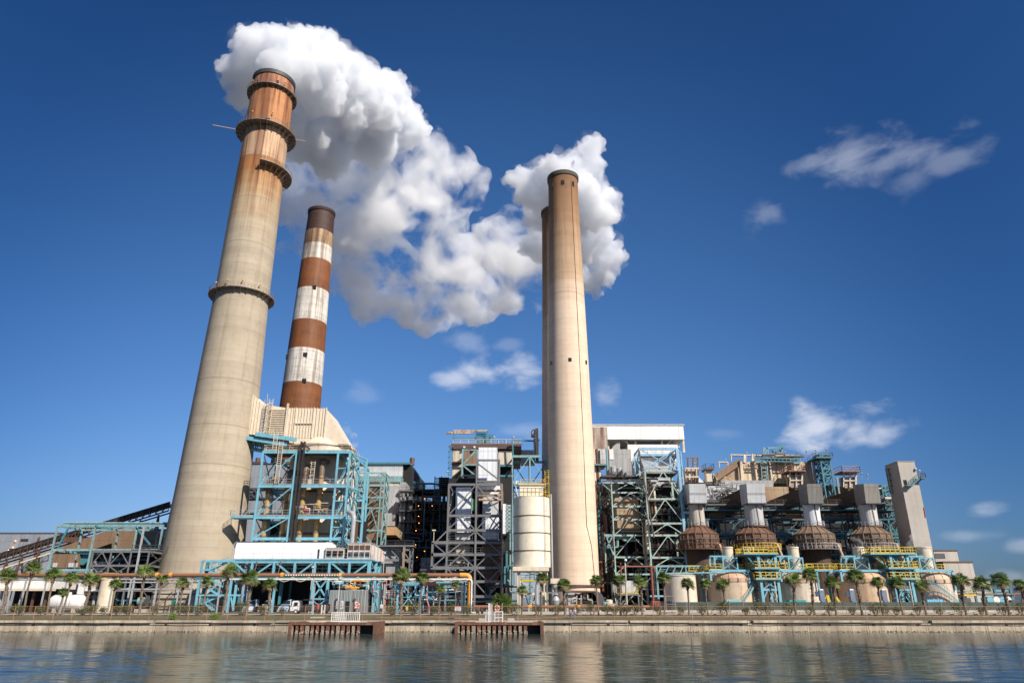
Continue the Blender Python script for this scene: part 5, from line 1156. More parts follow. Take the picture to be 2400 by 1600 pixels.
for d_ in (-1.9,1.9): pc(dc, 'leg', GREY, lambda m: (m.beam((xq+d_,Yo-5,.8),(xq+d_,Yo-5,Z(1367,Yo-4)),.25), m.beam((xq+d_,Yo-3,.8),(xq+d_,Yo-3,Z(1367,Yo-4)),.25)))
pc(dc, 'duct', GALV, lambda m: m.pipe([(xq-4.2,Yo-5.5,2),(xq-4.2,Yo-5.5,6),(xq-3.4,Yo-5.5,7.5),(xq-3.4,Yo-5.5,9)], .45, 8)); pc(dc, 'beam', GREY, lambda m: m.box(xq-1.9,xq+1.9,Yo-5.1,Yo-4.9,4.6,4.9))
# equipment at the tan chimney foot
ce = thing('pump_skid', 'grey fans and pipework skid at the foot of the tan chimney', 'machinery', (X(1360,1420,177),177,.8))
for px in (1345,1375,1392): pc(ce, 'fan_casing', GALV if px<1380 else GREYD, lambda m: m.tube((X(px,1404,177),176,Z(1408,177)),(X(px,1404,177),179,Z(1408,177)),2.4,18))
for px in (1330,1352,1366,1388,1402): pc(ce, 'post', BROWN, lambda m: m.beam((X(px,1410,176),176,.8),(X(px,1410,176),176,Z(1388+px%5,176)),.25))
pc(ce, 'header_pipe', BROWN, lambda m: m.pipe([W(1318,1388,175), W(1335,1385,175), W(1400,1386,175), W(1402,1420,175)], .25, 7)); clutter(ce, 'pipe', X(1330,1400,175), X(1404,1400,175), 174, 176, 1.5, 5, 14, [BROWN,GALV,CREAM,GREY,RUSTP], (.08,.22))
pc(ce, 'railing', LEAD, lambda m: m.rail((X(1326,1420,172),172,.8),(X(1405,1420,172),172,.8),2.2,2,.1))
# ================= RIGHT OF THE TAN CHIMNEYS =================
Yc = 215
cb_ = thing('coal_bunker_house', 'white ribbed overhanging bunker house on open trusses right of the tan chimney', 'building', (X(1500,1050,Yc),Yc,.8))
pc(cb_, 'overhang_wall', C_WHITE, lambda m: m.box(X(1385,1015,Yc),X(1603,1015,Yc),Yc,Yc+24,Z(1029,Yc),Z(996,Yc)))
pc(cb_, 'roof_edge', WHITEP, lambda m: m.box(X(1383,1015,Yc),X(1603,1015,Yc)+.3,Yc-.3,Yc+24.3,Z(996,Yc),Z(994.5,Yc)))
for px in (1425,1489,1551,1601): pc(cb_, 'post', CREAM, lambda m: m.beam((X(px,1035,Yc+2),Yc+2,Z(1060,Yc+2)),(X(px,1035,Yc+2),Yc+2,Z(1028,Yc+2)),.6))
for a, b_ in (((1443,1041),(1455,1030)),((1460,1030),(1474,1041)),((1564,1041),(1573,1031)),((1577,1031),(1592,1048))): pc(cb_, 'truss_brace', CREAM, lambda m: m.beam(W(*a,Yc+2), W(*b_,Yc+2), .45))
pc(cb_, 'inner_wall', C_DARK, lambda m: m.box(X(1426,1040,Yc+14),X(1590,1040,Yc+14),Yc+14,Yc+15,Z(1060,Yc+14),Z(1020,Yc+14)))
pc(cb_, 'rusty_end_wall', C_RUSTW, lambda m: m.box(X(1386,1030,Yc-4),X(1424,1030,Yc-4),Yc-4,Yc+6,Z(1052,Yc-4),Z(1000,Yc-4)))
pc(cb_, 'band_wall', C_WHITE, lambda m: m.box(X(1472,1060,Yc+1),X(1590,1060,Yc+1),Yc+1.2,Yc+13,Z(1080,Yc+1),Z(1041,Yc+1)))
pc(cb_, 'white_hopper', C_WHITE, lambda m: m.hull8([(X(1500,1120,Yc),Yc+4,Z(1135,Yc)),(X(1575,1120,Yc),Yc+4,Z(1135,Yc)),(X(1575,1120,Yc),Yc+12,Z(1135,Yc)),(X(1500,1120,Yc),Yc+12,Z(1135,Yc))],
    [(X(1482,1080,Yc),Yc+1,Z(1080,Yc)),(X(1590,1080,Yc),Yc+1,Z(1080,Yc)),(X(1590,1080,Yc),Yc+13,Z(1080,Yc)),(X(1482,1080,Yc),Yc+13,Z(1080,Yc))]))
pc(cb_, 'tan_hopper', C_LGREY, lambda m: m.hull8([(X(1520,1120,Yc),Yc-1,Z(1130,Yc)),(X(1540,1120,Yc),Yc-1,Z(1130,Yc)),(X(1540,1120,Yc),Yc+3,Z(1130,Yc)),(X(1520,1120,Yc),Yc+3,Z(1130,Yc))],
    [(X(1500,1080,Yc),Yc-1.5,Z(1078,Yc)),(X(1540,1080,Yc),Yc-1.5,Z(1086,Yc)),(X(1540,1080,Yc),Yc+3,Z(1086,Yc)),(X(1500,1080,Yc),Yc+3,Z(1078,Yc))]))
pc(cb_, 'dark_core', C_DARK, lambda m: m.box(X(1400,1300,Yc+6),X(1622,1300,Yc+6),Yc+6,Yc+30,.8,Z(1132,Yc+6)))
pc(cb_, 'walkway', GREYD, lambda m: (m.box(X(1500,1062,Yc-1),X(1590,1062,Yc-1),Yc-1,Yc+1,Z(1068,Yc-1),Z(1064,Yc-1)), m.box(X(1528,1138,Yc-3),X(1590,1138,Yc-3),Yc-3,Yc+1,Z(1141,Yc-3),Z(1139,Yc-3))))
deckrail(cb_, X(1500,1064,Yc-1), X(1590,1064,Yc-1), Yc-1, Yc+1, Z(1064,Yc-1), GREYD, 1.2, 'f'); deckrail(cb_, X(1528,1139,Yc-3), X(1590,1139,Yc-3), Yc-3, Yc, Z(1139,Yc-3), BROWN, 1.3, 'f', 1.4)
Yp = 204
pc(cb_, 'grey_casing', C_GREY, lambda m: m.box(*bx(1428,1480,1052,1114,Yp,Yp+8))); pc(cb_, 'silver_casing', C_LGREY, lambda m: m.box(*bx(1407,1420,1052,1090,Yp-1,Yp+6)))
pc(cb_, 'white_patch', WHITEP, lambda m: m.box(*bx(1428,1438,1052,1076,Yp-.15,Yp+.2))); pc(cb_, 'rust_post', TEAL, lambda m: m.beam((X(1424,1085,Yp-1),Yp-1,Z(1115,Yp)),(X(1424,1085,Yp-1),Yp-1,Z(1050,Yp)),.5,.3))
pc(cb_, 'curved_duct', C_GREY, lambda m: m.prism([(W(p,q,Yp+2).x, W(p,q,Yp+2).z) for p,q in ((1433,1052),(1437,1045),(1444,1040),(1453,1038),(1453,1052))], Yp+2, Yp+6))
for px in (1393,1399,1404): pc(cb_, 'pipe', rc.choice([BROWN,CREAM,RUSTP]), lambda m: m.tube((X(px,1080,Yp),Yp,Z(1130,Yp)),(X(px,1080,Yp),Yp,Z(1052,Yp)),.35,8))
platform(cb_, X(1391,1090,Yp), X(1420,1090,Yp), Yp-2, Yp+2, Z(1090,Yp), TEAL, BROWN, 'f', .3); platform(cb_, X(1408,1114,Yp-3), X(1512,1114,Yp-3), Yp-3, Yp+1, Z(1114,Yp-3), GREYD, BROWN, 'f', .3)
platform(cb_, X(1412,1128,Yp-4), X(1480,1128,Yp-4), Yp-4, Yp, Z(1127,Yp-4), BROWN, BROWN, 'f', .3)
for px, z_ in ((1438,2.2),(1452,1.8)): pc(cb_, 'small_tank', GALV, lambda m: m.lathe([(.9,Z(1112,Yp-2)),(.9,Z(1112,Yp-2)+z_),(.3,Z(1112,Yp-2)+z_+.4)], X(px,1110,Yp-2), Yp-2, 12))
clutter(cb_, 'riser_pipe', X(1396,1250,Yp), X(1432,1250,Yp), Yp-3, Yp+5, 3, Z(1125,Yp), 42, [BROWN,BLACKS,CREAM,LEAD,TEALD,GREYD,RUSTP,BROWN], (.12,.45), .8)
for py in (1155,1190,1222,1258,1298): platform(cb_, X(1396,py,Yp-1), X(1432,py,Yp-1), Yp-1, Yp+3, Z(py,Yp), BROWN, BROWN, 'f', .25)

# lower teal frame
Yl = 196
lf = thing('lower_teal_frame', 'weathered teal braced frame in front of a brown clad wall right of the tan chimney', 'steel frame', (X(1465,1340,Yl),Yl,.8))
xs = [X(1438,1240,Yl), X(1526,1240,Yl)]
zs = [.8, Z(1345,Yl), Z(1305,Yl), Z(1254,Yl), Z(1217,Yl), Z(1186,Yl), Z(1154,Yl), Z(1131,Yl)]
TEALL = paint('pale_weathered_teal', (.34,.46,.42), .45, .35)
frame(lf, xs, [Yl, Yl+9], zs, TEALL, .42, 'X|A|A|A|A|A|A', 'X|X|X|X|X|X|X', '', .24, .46, cols=True)
xm_ = [X(1400,1300,Yl), xs[0]]
pc(lf, 'outrigger', TEAL, lambda m: (m.beam(W(1411,1131,Yl), W(1436,1131,Yl), .5), m.beam(W(1411,1133,Yl), W(1434,1152,Yl), .25), m.beam(W(1416,1254,Yl), W(1436,1254,Yl), .6), m.beam(W(1420,1254,Yl), W(1438,1300,Yl), .3), m.beam(W(1436,1254,Yl), W(1424,1280,Yl), .3)))
pc(lf, 'brown_wall', C_BROWN, lambda m: m.box(*bx(1440,1498,1166,1240,Yl+2.2,Yl+8))); pc(lf, 'lower_dark', C_DARK, lambda m: m.box(xs[0]-5,xs[1]+1,Yl+9.6,Yl+10,.8,Z(1244,Yl)))
deckrail(lf, X(1455,1240,Yl+3), X(1520,1240,Yl+3), Yl+3, Yl+9, Z(1243,Yl+3), paint('tan_rail',(.4,.28,.17),.3,.3), 1.3, 'f', 1.6, .1)
for py in (1243,1305): pc(lf, 'catwalk', TEALL, lambda m: m.box(X(1455,py,Yl+3),X(1520,py,Yl+3),Yl+3,Yl+8,Z(py,Yl+3)-.3,Z(py,Yl+3)))
clutter(lf, 'pipe', xs[0]-4, xs[1], Yl+3, Yl+9, 2, Z(1250,Yl), 40, [BROWN,TEALL,BLACKS,GREYD,TEAL,LEAD,RUSTP], (.1,.35))
# big teal tower
Yz = 190
bt = thing('tall_teal_tower', 'tall pale-blue and teal braced steel tower under the white bunker house', 'steel tower', (X(1580,1340,Yz),Yz,.8))
xs = [X(1518,1150,Yz), X(1596,1150,Yz)]
TBL = paint('pale_blue_steel', (.25,.45,.62), .18, .3)
zsb = [Z(1330,Yz), Z(1306,Yz), Z(1254,Yz), Z(1226,Yz), Z(1169,Yz), Z(1103,Yz)]
frame(bt, xs, [Yz, Yz+10], zsb, TEALL, .5, 'A|A|A|A|A', 'X|X|X|X|X', '', .30, .5, cols=False)
pc(bt, 'column', TBL, lambda m: m.beam((xs[1],Yz,.8),(xs[1],Yz,Z(1052,Yz)),.68)); pc(bt, 'column', TEALL, lambda m: m.beam((xs[0]-.4,Yz,.8),(xs[0]-.4,Yz,Z(1103,Yz)),.38))
for y in (Yz+10,): 
    for x in xs: pc(bt, 'rear_column', TEALL, lambda m: m.beam((x,y,.8),(x,y,Z(1052,Yz)),.5))
xu = [X(1499,1075,Yz), X(1586,1075,Yz)]
frame(bt, xu, [Yz-.5, Yz+8], [Z(1103,Yz), Z(1052,Yz)], TBL, .42, 'X', 'X', 'X', .3, .7)
pc(bt, 'outer_column', TBL, lambda m: m.beam((X(1608,1130,Yz),Yz+3,Z(1230,Yz)),(X(1608,1130,Yz),Yz+3,Z(1052,Yz)),.3))
xo = X(1608,1130,Yz)
for py in (1054,1118,1144,1170,1198,1226): pc(bt, 'outrigger_beam', TBL, lambda m: m.beam((xs[1],Yz,Z(py,Yz)),(xo,Yz+3,Z(py,Yz)),.2))
for a, b_ in ((1054,1100),(1100,1076),(1118,1144),(1170,1144),(1170,1198),(1226,1198)): pc(bt, 'outrigger_brace', TBL, lambda m: m.beam((xs[1],Yz,Z(a,Yz)),(xo,Yz+3,Z(b_,Yz)),.2))
for py in (1103,1169,1200,1226,1254,1285,1306): pc(bt, 'deck', GRATE, lambda m: m.box(xs[0],xs[1],Yz+3,Yz+9,Z(py,Yz)-.2,Z(py,Yz)-.1)); deckrail(bt, xs[0], xs[1], Yz+3, Yz+9, Z(py,Yz), BROWN, 1.2, 'f', 2, .09)
pc(bt, 'dark_screen', C_DARK, lambda m: m.box(xs[0]-2,xs[1]+3,Yz+13,Yz+14,.8,Z(1165,Yz+13)))
clutter(bt, 'pipe', xs[0]-1, xs[1]+1, Yz+4, Yz+9, Z(1330,Yz), Z(1110,Yz), 46, [BROWN,TEALD,BLACKS,GREY,CREAM,TEALL,LEAD,BROWN], (.1,.35), .6)
clutter(bt, 'low_pipe', xs[0]-3, xs[1]+6, Yz-1, Yz+6, 1.5, Z(1335,Yz), 22, [BLACKS,TEALD,GREYD,BROWN,TBL], (.1,.3))
pc(bt, 'diagonal_conduit', BROWN, lambda m: m.beam(W(1498,1056,Yz-1), W(1533,1260,Yz-1), .3)); platform(bt, X(1600,1199,Yz), X(1626,1199,Yz), Yz-1, Yz+3, Z(1199,Yz), TBL, BROWN, 'f', .5)

# turbine hall / precipitators behind the four units
Ye = 225
eb = thing('precipitator_block', 'rust-streaked cream precipitator block with buttress fins behind the four brown vessels', 'building', (X(1830,1100,Ye),Ye,.8))
pc(eb, 'main_wall', clad('rusted_cream_cladding', (.68,.56,.38), 1.3, 9, .45, .4, rustcol=(.33,.16,.06)), lambda m: m.box(X(1738,1110,Ye),X(1905,1110,Ye),Ye,Ye+24,Z(1132,Ye),Z(1082,Ye)))
P_ = lambda p, q, y: (W(p,q,y).x, W(p,q,y).z)
pc(eb, 'side_wall', C_BROWN, lambda m: m.prism([P_(1735,1088,Ye+.5),P_(1685,1124,Ye+.5),P_(1738,1132,Ye+.5)], Ye+.5, Ye+20))
pc(eb, 'roof_slope', C_BROWN2, lambda m: m.prism([P_(1733,1073,Ye-.5),P_(1737,1088,Ye-.5),P_(1682,1126,Ye-.5),P_(1672,1112,Ye-.5)], Ye-.5, Ye+21))
FIN = paint('cream_fin', (.62,.52,.40), .3, .3)
for px, lean in ((1735,5),(1768,9),(1803,9),(1838,9),(1905,8)):
    pc(eb, 'fin', FIN, lambda m: m.beam(W(px,1078,Ye-.8), W(px+lean*.8,1136,Ye-.8), .45, .8))
for px in (1782,1787,1792,1797,1853,1858): pc(eb, 'vertical_duct', BROWN, lambda m: m.beam(W(px,1084,Ye-.4), W(px+4,1130,Ye-.4), .5))
pc(eb, 'parapet_pipe', CREAM, lambda m: m.pipe([W(1713,1080,Ye), W(1713,1066,Ye), W(1757,1067,Ye), W(1875,1069,Ye), W(1875,1078,Ye)], .28, 4, .1)); pc(eb, 'parapet_pipe', CREAM, lambda m: m.pipe([W(1685,1095,Ye), W(1685,1083,Ye), W(1705,1083,Ye), W(1705,1090,Ye)], .26, 4, .1))
for px, pt_ in ((1745,1067),(1764,1064)): pc(eb, 'parapet_post', CREAM, lambda m: m.beam(W(px,1084,Ye), W(px,pt_,Ye), .8))
pc(eb, 'head_frame', TEALD, lambda m: (m.beam(W(1767,1073,Ye-3), W(1878,1075,Ye-3), .3), m.beam(W(1768,1080,Ye-3), W(1876,1082,Ye-3), .3), [m.beam(W(1768+i*9,1073,Ye-3), W(1773+i*9,1081,Ye-3), .18) for i in range(12)]))
deckrail(eb, X(1766,1070,Ye-3), X(1878,1070,Ye-3), Ye-3, Ye, Z(1074,Ye-3), BROWN, 1.3, 'f', 1.8, .1)
pc(eb, 'crane_frame', TEAL, lambda m: ([m.beam(W(p,1070,Ye), W(p+d_,1049,Ye), .3) for p,d_ in ((1790,0),(1801,-2),(1818,0),(1836,-3),(1790,10),(1836,-12),(1822,12))], m.beam(W(1788,1050,Ye), W(1835,1048,Ye), .35), m.beam(W(1788,1056,Ye), W(1798,1049,Ye), .35)))
pc(eb, 'crane_jib', TEALD, lambda m: m.beam(W(1811,1058,Ye-1), W(1837,1043,Ye-1), 1.1, .9))
clutter(eb, 'roof_piping', X(1768,1075,Ye), X(1876,1075,Ye), Ye-3, Ye, Z(1086,Ye), Z(1066,Ye), 26, [BROWN,TEALD,BLACKS,CREAM,LEAD,TEAL], (.1,.35))
pc(eb, 'ladder_tower', TEAL, lambda m: [m.beam(W(1783,1084+i*9,Ye-2), W(1798,1090+i*9,Ye-2), .25) for i in range(5)]+[m.beam(W(1798,1084+i*9,Ye-2), W(1784,1090+i*9,Ye-2), .2) for i in range(5)]+[m.beam(W(1783,1083,Ye-2), W(1787,1127,Ye-2), .25), m.beam(W(1798,1083,Ye-2), W(1800,1127,Ye-2), .25)])
pc(eb, 'lower_fascia', C_GREY, lambda m: m.box(X(1690,1135,Ye-3),X(1812,1135,Ye-3),Ye-3,Ye+8,Z(1140,Ye-3),Z(1125,Ye-3)))
pc(eb, 'white_wall', C_LGREY, lambda m: m.box(X(1655,1155,Ye-8),X(1745,1155,Ye-8),Ye-8,Ye,Z(1176,Ye-8),Z(1138,Ye-8))); pc(eb, 'right_wall', C_BROWN, lambda m: m.box(X(1795,1160,Ye-6),X(1850,1160,Ye-6),Ye-6,Ye,Z(1178,Ye-6),Z(1140,Ye-6)))
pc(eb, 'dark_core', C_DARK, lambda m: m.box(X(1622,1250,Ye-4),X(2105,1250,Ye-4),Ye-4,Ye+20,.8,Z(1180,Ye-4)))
pc(eb, 'brown_mass', C_BROWN2, lambda m: m.box(X(1850,1150,Ye-2),X(2075,1150,Ye-2),Ye-1,Ye+12,Z(1182,Ye-2),Z(1138,Ye-2)))
pc(eb, 'stair', GREY, lambda m: m.stair(W(1662,1172,Ye-12), W(1717,1136,Ye-12), 1.6)); platform(eb, X(1655,1174,Ye-13), X(1722,1174,Ye-13), Ye-13, Ye-9, Z(1174,Ye-13), GREYD, GREYD, 'f', .3); platform(eb, X(1655,1132,Ye-6), X(1700,1132,Ye-6), Ye-6, Ye-3, Z(1132,Ye-6), GREYD, BROWN, 'f', .3)
clutter(eb, 'scaffold_pipe', X(1660,1150,Ye-10), X(1745,1150,Ye-10), Ye-11, Ye-9, Z(1176,Ye-10), Z(1130,Ye-10), 26, [GREY,GALV,GREYD,BROWN], (.1,.2), .6)
for px, py in ((1672,1112),(1680,1122),(1699,1118),(1710,1122),(1717,1127)): pc(eb, 'lamp', CREAM, lambda m: (m.sphere(W(px,py,Ye-7), .3, 6, 4), m.tube(W(px,py+9,Ye-7), W(px,py,Ye-7), .1, 4)))
for cx_, ct in ((1866,'rusty'),(1992,'rusty')):
    t = thing('rooftop_equipment_house', 'railed rust-brown equipment house ' + ('above the second and third stacks' if cx_ < 1900 else 'standing apart between third and fourth stacks'), 'equipment house', (X(cx_,1130,Ye-5),Ye-5,Z(1140,Ye-5)))
    pyt = 1106 if cx_ == 1866 else 1107; wq = 15
    pc(t, 'wall', C_RUSTW, lambda m: m.box(*bx(cx_-wq+1,cx_+wq-1,pyt+10,pyt+36,Ye-5,Ye-2)))
    for d_ in (-wq,0,wq-2,wq): pc(t, 'post', FIN, lambda m: m.beam(W(cx_+d_,pyt+34,Ye-5.4), W(cx_+d_*.96,pyt,Ye-5.4), .28))
    for q in (0,19): pc(t, 'beam', FIN, lambda m: m.beam(W(cx_-wq,pyt+q,Ye-5.5), W(cx_+wq,pyt+q,Ye-5.5), .3))
    pc(t, 'roof_deck', BROWN, lambda m: m.box(X(cx_-wq-6,pyt,Ye-6),X(cx_+wq+6,pyt,Ye-6),Ye-7,Ye-1,Z(pyt,Ye-6),Z(pyt-2,Ye-6))); deckrail(t, X(cx_-wq-6,pyt,Ye-6), X(cx_+wq+6,pyt,Ye-6), Ye-7, Ye-1, Z(pyt-2,Ye-6), paint('salmon_rail',(.4,.2,.14),.3,.2), 1.6, 'flr', 1.6, .12)
te = thing('teal_stair_tower', 'dark teal lattice stair tower rising behind the third duct stack', 'steel tower', (X(1940,1140,Ye-6),Ye-6,Z(1150,Ye)))
xs = [X(1928,1110,Ye-6), X(1950,1110,Ye-6)]
frame(te, xs, [Ye-6, Ye-1], [Z(1200,Ye), Z(1142,Ye), Z(1119,Ye), Z(1106,Ye), Z(1089,Ye), Z(1073,Ye)], TEALD, .5, '/|X|/|\\|/', 'X|X|X|X|X', '\\|X|\\|/|\\', .28, .45)
platform(te, X(1910,1073,Ye-6), X(1950,1073,Ye-6), Ye-7, Ye, Z(1072,Ye-6), TEALD, GREYD, 'flr', .3, 1.4, .1)
pc(te, 'stair', TEALD, lambda m: [m.stair((xs[0]+(0 if i%2 else 2.2),Ye-4,Z(1142-i*12,Ye)), (xs[0]+(2.2 if i%2 else 0),Ye-4,Z(1130-i*12,Ye)), .9) for i in range(5)]); pc(te, 'pipe', TEAL, lambda m: m.beam(W(1961,1118,Ye-8), W(1969,1170,Ye-8), .5))
RL = ((1628,1086),(1642,1100),(1700,1078),(1750,1062),(1869,1059),(1890,1058),(1912,1056),(1937,1054),(2009,1117),(2019,1110),(2033,1113),(2083,1128),(1839,1060))
for px, py in RL: lamp_post('thin pole lamp on the precipitator roof, '+ORD[sorted(q[0] for q in RL).index(px)]+' from the left', px, py, Ye-3, zb=Z(py+13,Ye-3))
# left annex by unit 1
an = thing('rusty_annex', 'rusty framed annex with white hopper left of the first duct stack', 'building', (X(1625,1120,210),210,Z(1150,210)))
pc(an, 'wall', C_CREAM, lambda m: m.box(*bx(1607,1636,1098,1130,212,218))); pc(an, 'white_hopper', WHITEP, lambda m: m.prism([P_(1636,1116,211),P_(1650,1130,211),P_(1636,1130,211)], 211, 216))
for px in (1610,1620,1630,1636): pc(an, 'post', BROWN, lambda m: m.beam(W(px,1130,211), W(px,1096,211), .35))
for q in (1097,1117): pc(an, 'beam', CREAM, lambda m: m.beam(W(1606,q,211), W(1638,q,211), .4))
for px in (1612,1624,1635): pc(an, 'roof_post', BROWN, lambda m: m.beam(W(px,1096,212), W(px,1070,212), .35))
pc(an, 'roof_beam', GREY, lambda m: (m.beam(W(1608,1071,212), W(1636,1071,212), .4), m.beam(W(1612,1094,212), W(1624,1073,212), .3), m.beam(W(1636,1094,212), W(1627,1073,212), .3)))
pc(an, 'side_tower', C_CREAM, lambda m: m.box(*bx(1656,1669,1100,1128,213,216))); platform(an, X(1652,1099,213), X(1672,1099,213), 212, 217, Z(1098,213), BROWN, BROWN, 'flr', .4, 1.4, .1)

# ------------ four precipitator units: duct stack over a brown domed vessel ------------
VB = paint('brown_vessel_plate', (.165,.085,.05), .35, .35, .6)
DBR = paint('dark_brown_sheet', (.07,.045,.03), .3, .3, .8)
VB2 = paint('taupe_vessel_plate', (.20,.135,.085), .3, .4, .6)
Yn = 190
cent = [1647, 1782, 1922, 2060]
lab = ['domed brown vessel of the leftmost duct stack, partly behind the teal tower', 'domed brown vessel second from the left, above a yellow railed platform', 'domed taupe vessel third from the left with grey railings', 'domed taupe vessel rightmost, next to the concrete stair tower']
slab = ['plain grey clad duct stack, leftmost of the four', 'pale grey clad duct stack second from the left', 'white-streaked dark duct stack with a bright silver neck, third from the left', 'brown-grey clad duct stack with a silver neck, rightmost of the four']
tops = [C_LGREY, C_LGREY, clad('white_streaked_cladding', (.20,.185,.17), 1.2, 5, .1, .3, rustcol=(.7,.7,.72)), clad('brown_grey_cladding', (.27,.25,.22), 1.2, 5, .15, .3)]
necks = [clad('stained_silver', (.55,.50,.42), 1.6, 8, .3, .3), clad('silver_sheet', (.50,.50,.49), 1.6, 8, .1, .3), clad('bright_silver_sheet', (.70,.71,.72), 1.6, 8, .05, .15), clad('worn_silver_sheet', (.62,.60,.56), 1.6, 8, .25, .25)]
for i in range(4):
    pxv = [1647,1782,1923,2060][i]; cx = X(pxv,1265,Yn-4); rv_ = 5.0
    zz = [Z(q,Yn-4) for q in (1330,1285,1249,1233)]
    t = thing('domed_vessel', lab[i], 'vessel', (cx,Yn,.8), 'brown domed vessels under the duct stacks')
    M_ = VB if i < 2 else VB2
    pc(t, 'shell', M_, lambda m: m.lathe([(rv_,zz[1]),(rv_,zz[2]),(rv_*.48,zz[3]+.3)], cx, Yn, 16))
    pc(t, 'lower_shell', DBR, lambda m: m.lathe([(rv_*.72,.8),(rv_*.72,zz[1]-.05)], cx, Yn, 24))
    for k in range(16):
        a = 2*math.pi*k/16
        if math.sin(a) > .4: continue
        pc(t, 'rib', M_, lambda m: (m.beam(polar(cx,Yn,rv_+.1,a,zz[1]), polar(cx,Yn,rv_+.1,a,zz[2]+.05), .2), m.beam(polar(cx,Yn,rv_+.1,a,zz[2]-.05), polar(cx,Yn,rv_*.5,a,zz[3]+.35), .18)))
    for f in (0,.33,.66,1): z = zz[1]+(zz[2]-zz[1])*f; pc(t, 'hoop', M_, lambda m: m.lathe([(rv_+.02,z-.08),(rv_+.2,z-.08),(rv_+.2,z+.08),(rv_+.02,z+.08)], cx, Yn, 16))
    z = zz[1]+(zz[2]-zz[1])*.62; pc(t, 'header_ring', GREY, lambda m: m.lathe([(rv_+.5,z-.08),(rv_+.62,z),(rv_+.5,z+.08)], cx, Yn, 24, R(190), R(330)))
    m = MB()
    for k in range(9): a = R(200+k*13); m.beam(polar(cx,Yn,rv_+.5,a,z-1.4), polar(cx,Yn,rv_+.5,a,z+.9), .1)
    m.obj('burner_stub', LEAD, t)
    z = zz[1]-.1; pc(t, 'gallery', BROWN if i < 2 else GREY, lambda m: m.lathe([(rv_-.2,z-.15),(rv_+1.3,z-.15),(rv_+1.3,z),(rv_-.2,z)], cx, Yn, 24, R(170), R(370)))
    m = MB(); m.ringrail(cx, Yn, z, rv_+1.25, 1.4, 20, .1, R(175), R(365)); m.obj('railing', (BROWN, YELLOW, GALV, GALV)[i], t)
    pc(t, 'bent_pipe', paint('salmon_pipe', (.5,.33,.22), .25, .25), lambda m: m.pipe([polar(cx,Yn,rv_-.2,R(-48),zz[1]+1.0), polar(cx,Yn,rv_+.9,R(-48),zz[1]+1.2), polar(cx,Yn,rv_+1.7,R(-38),zz[1]-3), polar(cx,Yn,rv_+1.7,R(-38),zz[1]-8)], .4, 12, 1.1), smooth=True)
    t2_ = thing('duct_stack', slab[i], 'duct stack', (cx,Yn,zz[3]), 'rectangular duct stacks in a row')
    pq = [(1624,1661,1614,1657),(1757,1800,1750,1796),(1899,1936,1892,1930),(2034,2072,2026,2064)][i]
    zn, zb4, zt4 = zz[3]+.2, Z(1178,Yn-4), Z(1133,Yn-4)
    na, nb_ = X(pq[0],1205,Yn-4), X(pq[1],1205,Yn-4); ta, tb_ = X(pq[2],1155,Yn-4), X(pq[3],1155,Yn-4)
    nc = (na+nb_)/2; nw = (nb_-na)/2
    segs = [(nc+nw*1.0*math.cos(a)*(1 if abs(math.cos(a))<.99 else 1), Yn+nw*1.1*math.sin(a)) for a in [2*math.pi*k/28 for k in range(28)]]
    def neck(m):
        n = len(segs); m.add([(x,y,zn) for x,y in segs]+[(x+(ta+tb_-na-nb_)/2*.8,y,zb4) for x,y in segs], [(k,(k+1)%n,(k+1)%n+n,k+n) for k in range(n)])
    pc(t2_, 'neck', necks[i], neck, smooth=True)
    pc(t2_, 'seam_pipe', LEAD, lambda m: m.beam((nc+.3,Yn-nw*1.12,zn),(nc+.1,Yn-nw*1.12,zb4),.18))
    pc(t2_, 'collar', BROWN, lambda m: m.lathe([(nw*1.05,zn-.1),(nw*1.35,zn-.1),(nw*1.35,zn+.25),(nw*1.05,zn+.25)], nc, Yn, 28))
    m = MB(); m.ringrail(nc, Yn, zn+.2, nw*1.35, 1.2, 18, .08); m.obj('railing', GALV, t2_)
    pc(t2_, 'box', tops[i], lambda m: m.prismx([(Yn-3.4,zb4),(Yn-3.9,zt4),(Yn+2.2,zt4+.7),(Yn+2.2,zb4)], ta+.25, tb_-.1))
    pc(t2_, 'cross_duct', DBR, lambda m: m.box(ta+.8,tb_-.8,Yn+2.2,Ye-3,zb4+1.2,zt4-.2))
    pc(t2_, 'joint_band', GREYD, lambda m: m.box(ta+.12,tb_,Yn-3.6,Yn+2.3,zb4-.15,zb4+.1))
    if i in (0,1): pc(t2_, 'joint_band', LEAD, lambda m: m.box(ta+.24,tb_-.09,Yn-3.72,Yn-3.6,(zb4+zt4)/2-.06,(zb4+zt4)/2+.06))
# teal gallery steel linking the units
lk = thing('teal_gallery', 'dark teal walkway gallery running behind the four brown vessels', 'steel gallery', (X(1850,1250,Yn+9),Yn+9,.8))
xs = [X(p,1230,Yn+9) for p in (1612,1660,1700,1740,1795,1835,1880,1930,1975,2015,2060,2105)]
frame(lk, xs, [Yn+9, Yn+17], [.8, Z(1340,Yn+9), Z(1300,Yn+9), Z(1252,Yn+9), Z(1216,Yn+9), Z(1182,Yn+9)], paint('gallery_teal', (.025,.11,.15), .3, .4), .42, 'A.A.A.A.A.A|.X.X.X.X.X.|A.A.A.A.A.A|A\\/A\\/A\\/AX|V.V.V.V.V.V', '', '', .28, .55)
for py in (1182,1195,1252,1260,1300): pc(lk, 'walkway', TEALD, lambda m: m.box(xs[0],xs[-1],Yn+7,Yn+10,Z(py,Yn+8)-.2,Z(py,Yn+8))); deckrail(lk, xs[0], xs[-1], Yn+7, Yn+10, Z(py,Yn+8), BROWN if py < 1250 else TEALD, 1.2, 'f', 2.4, .1)
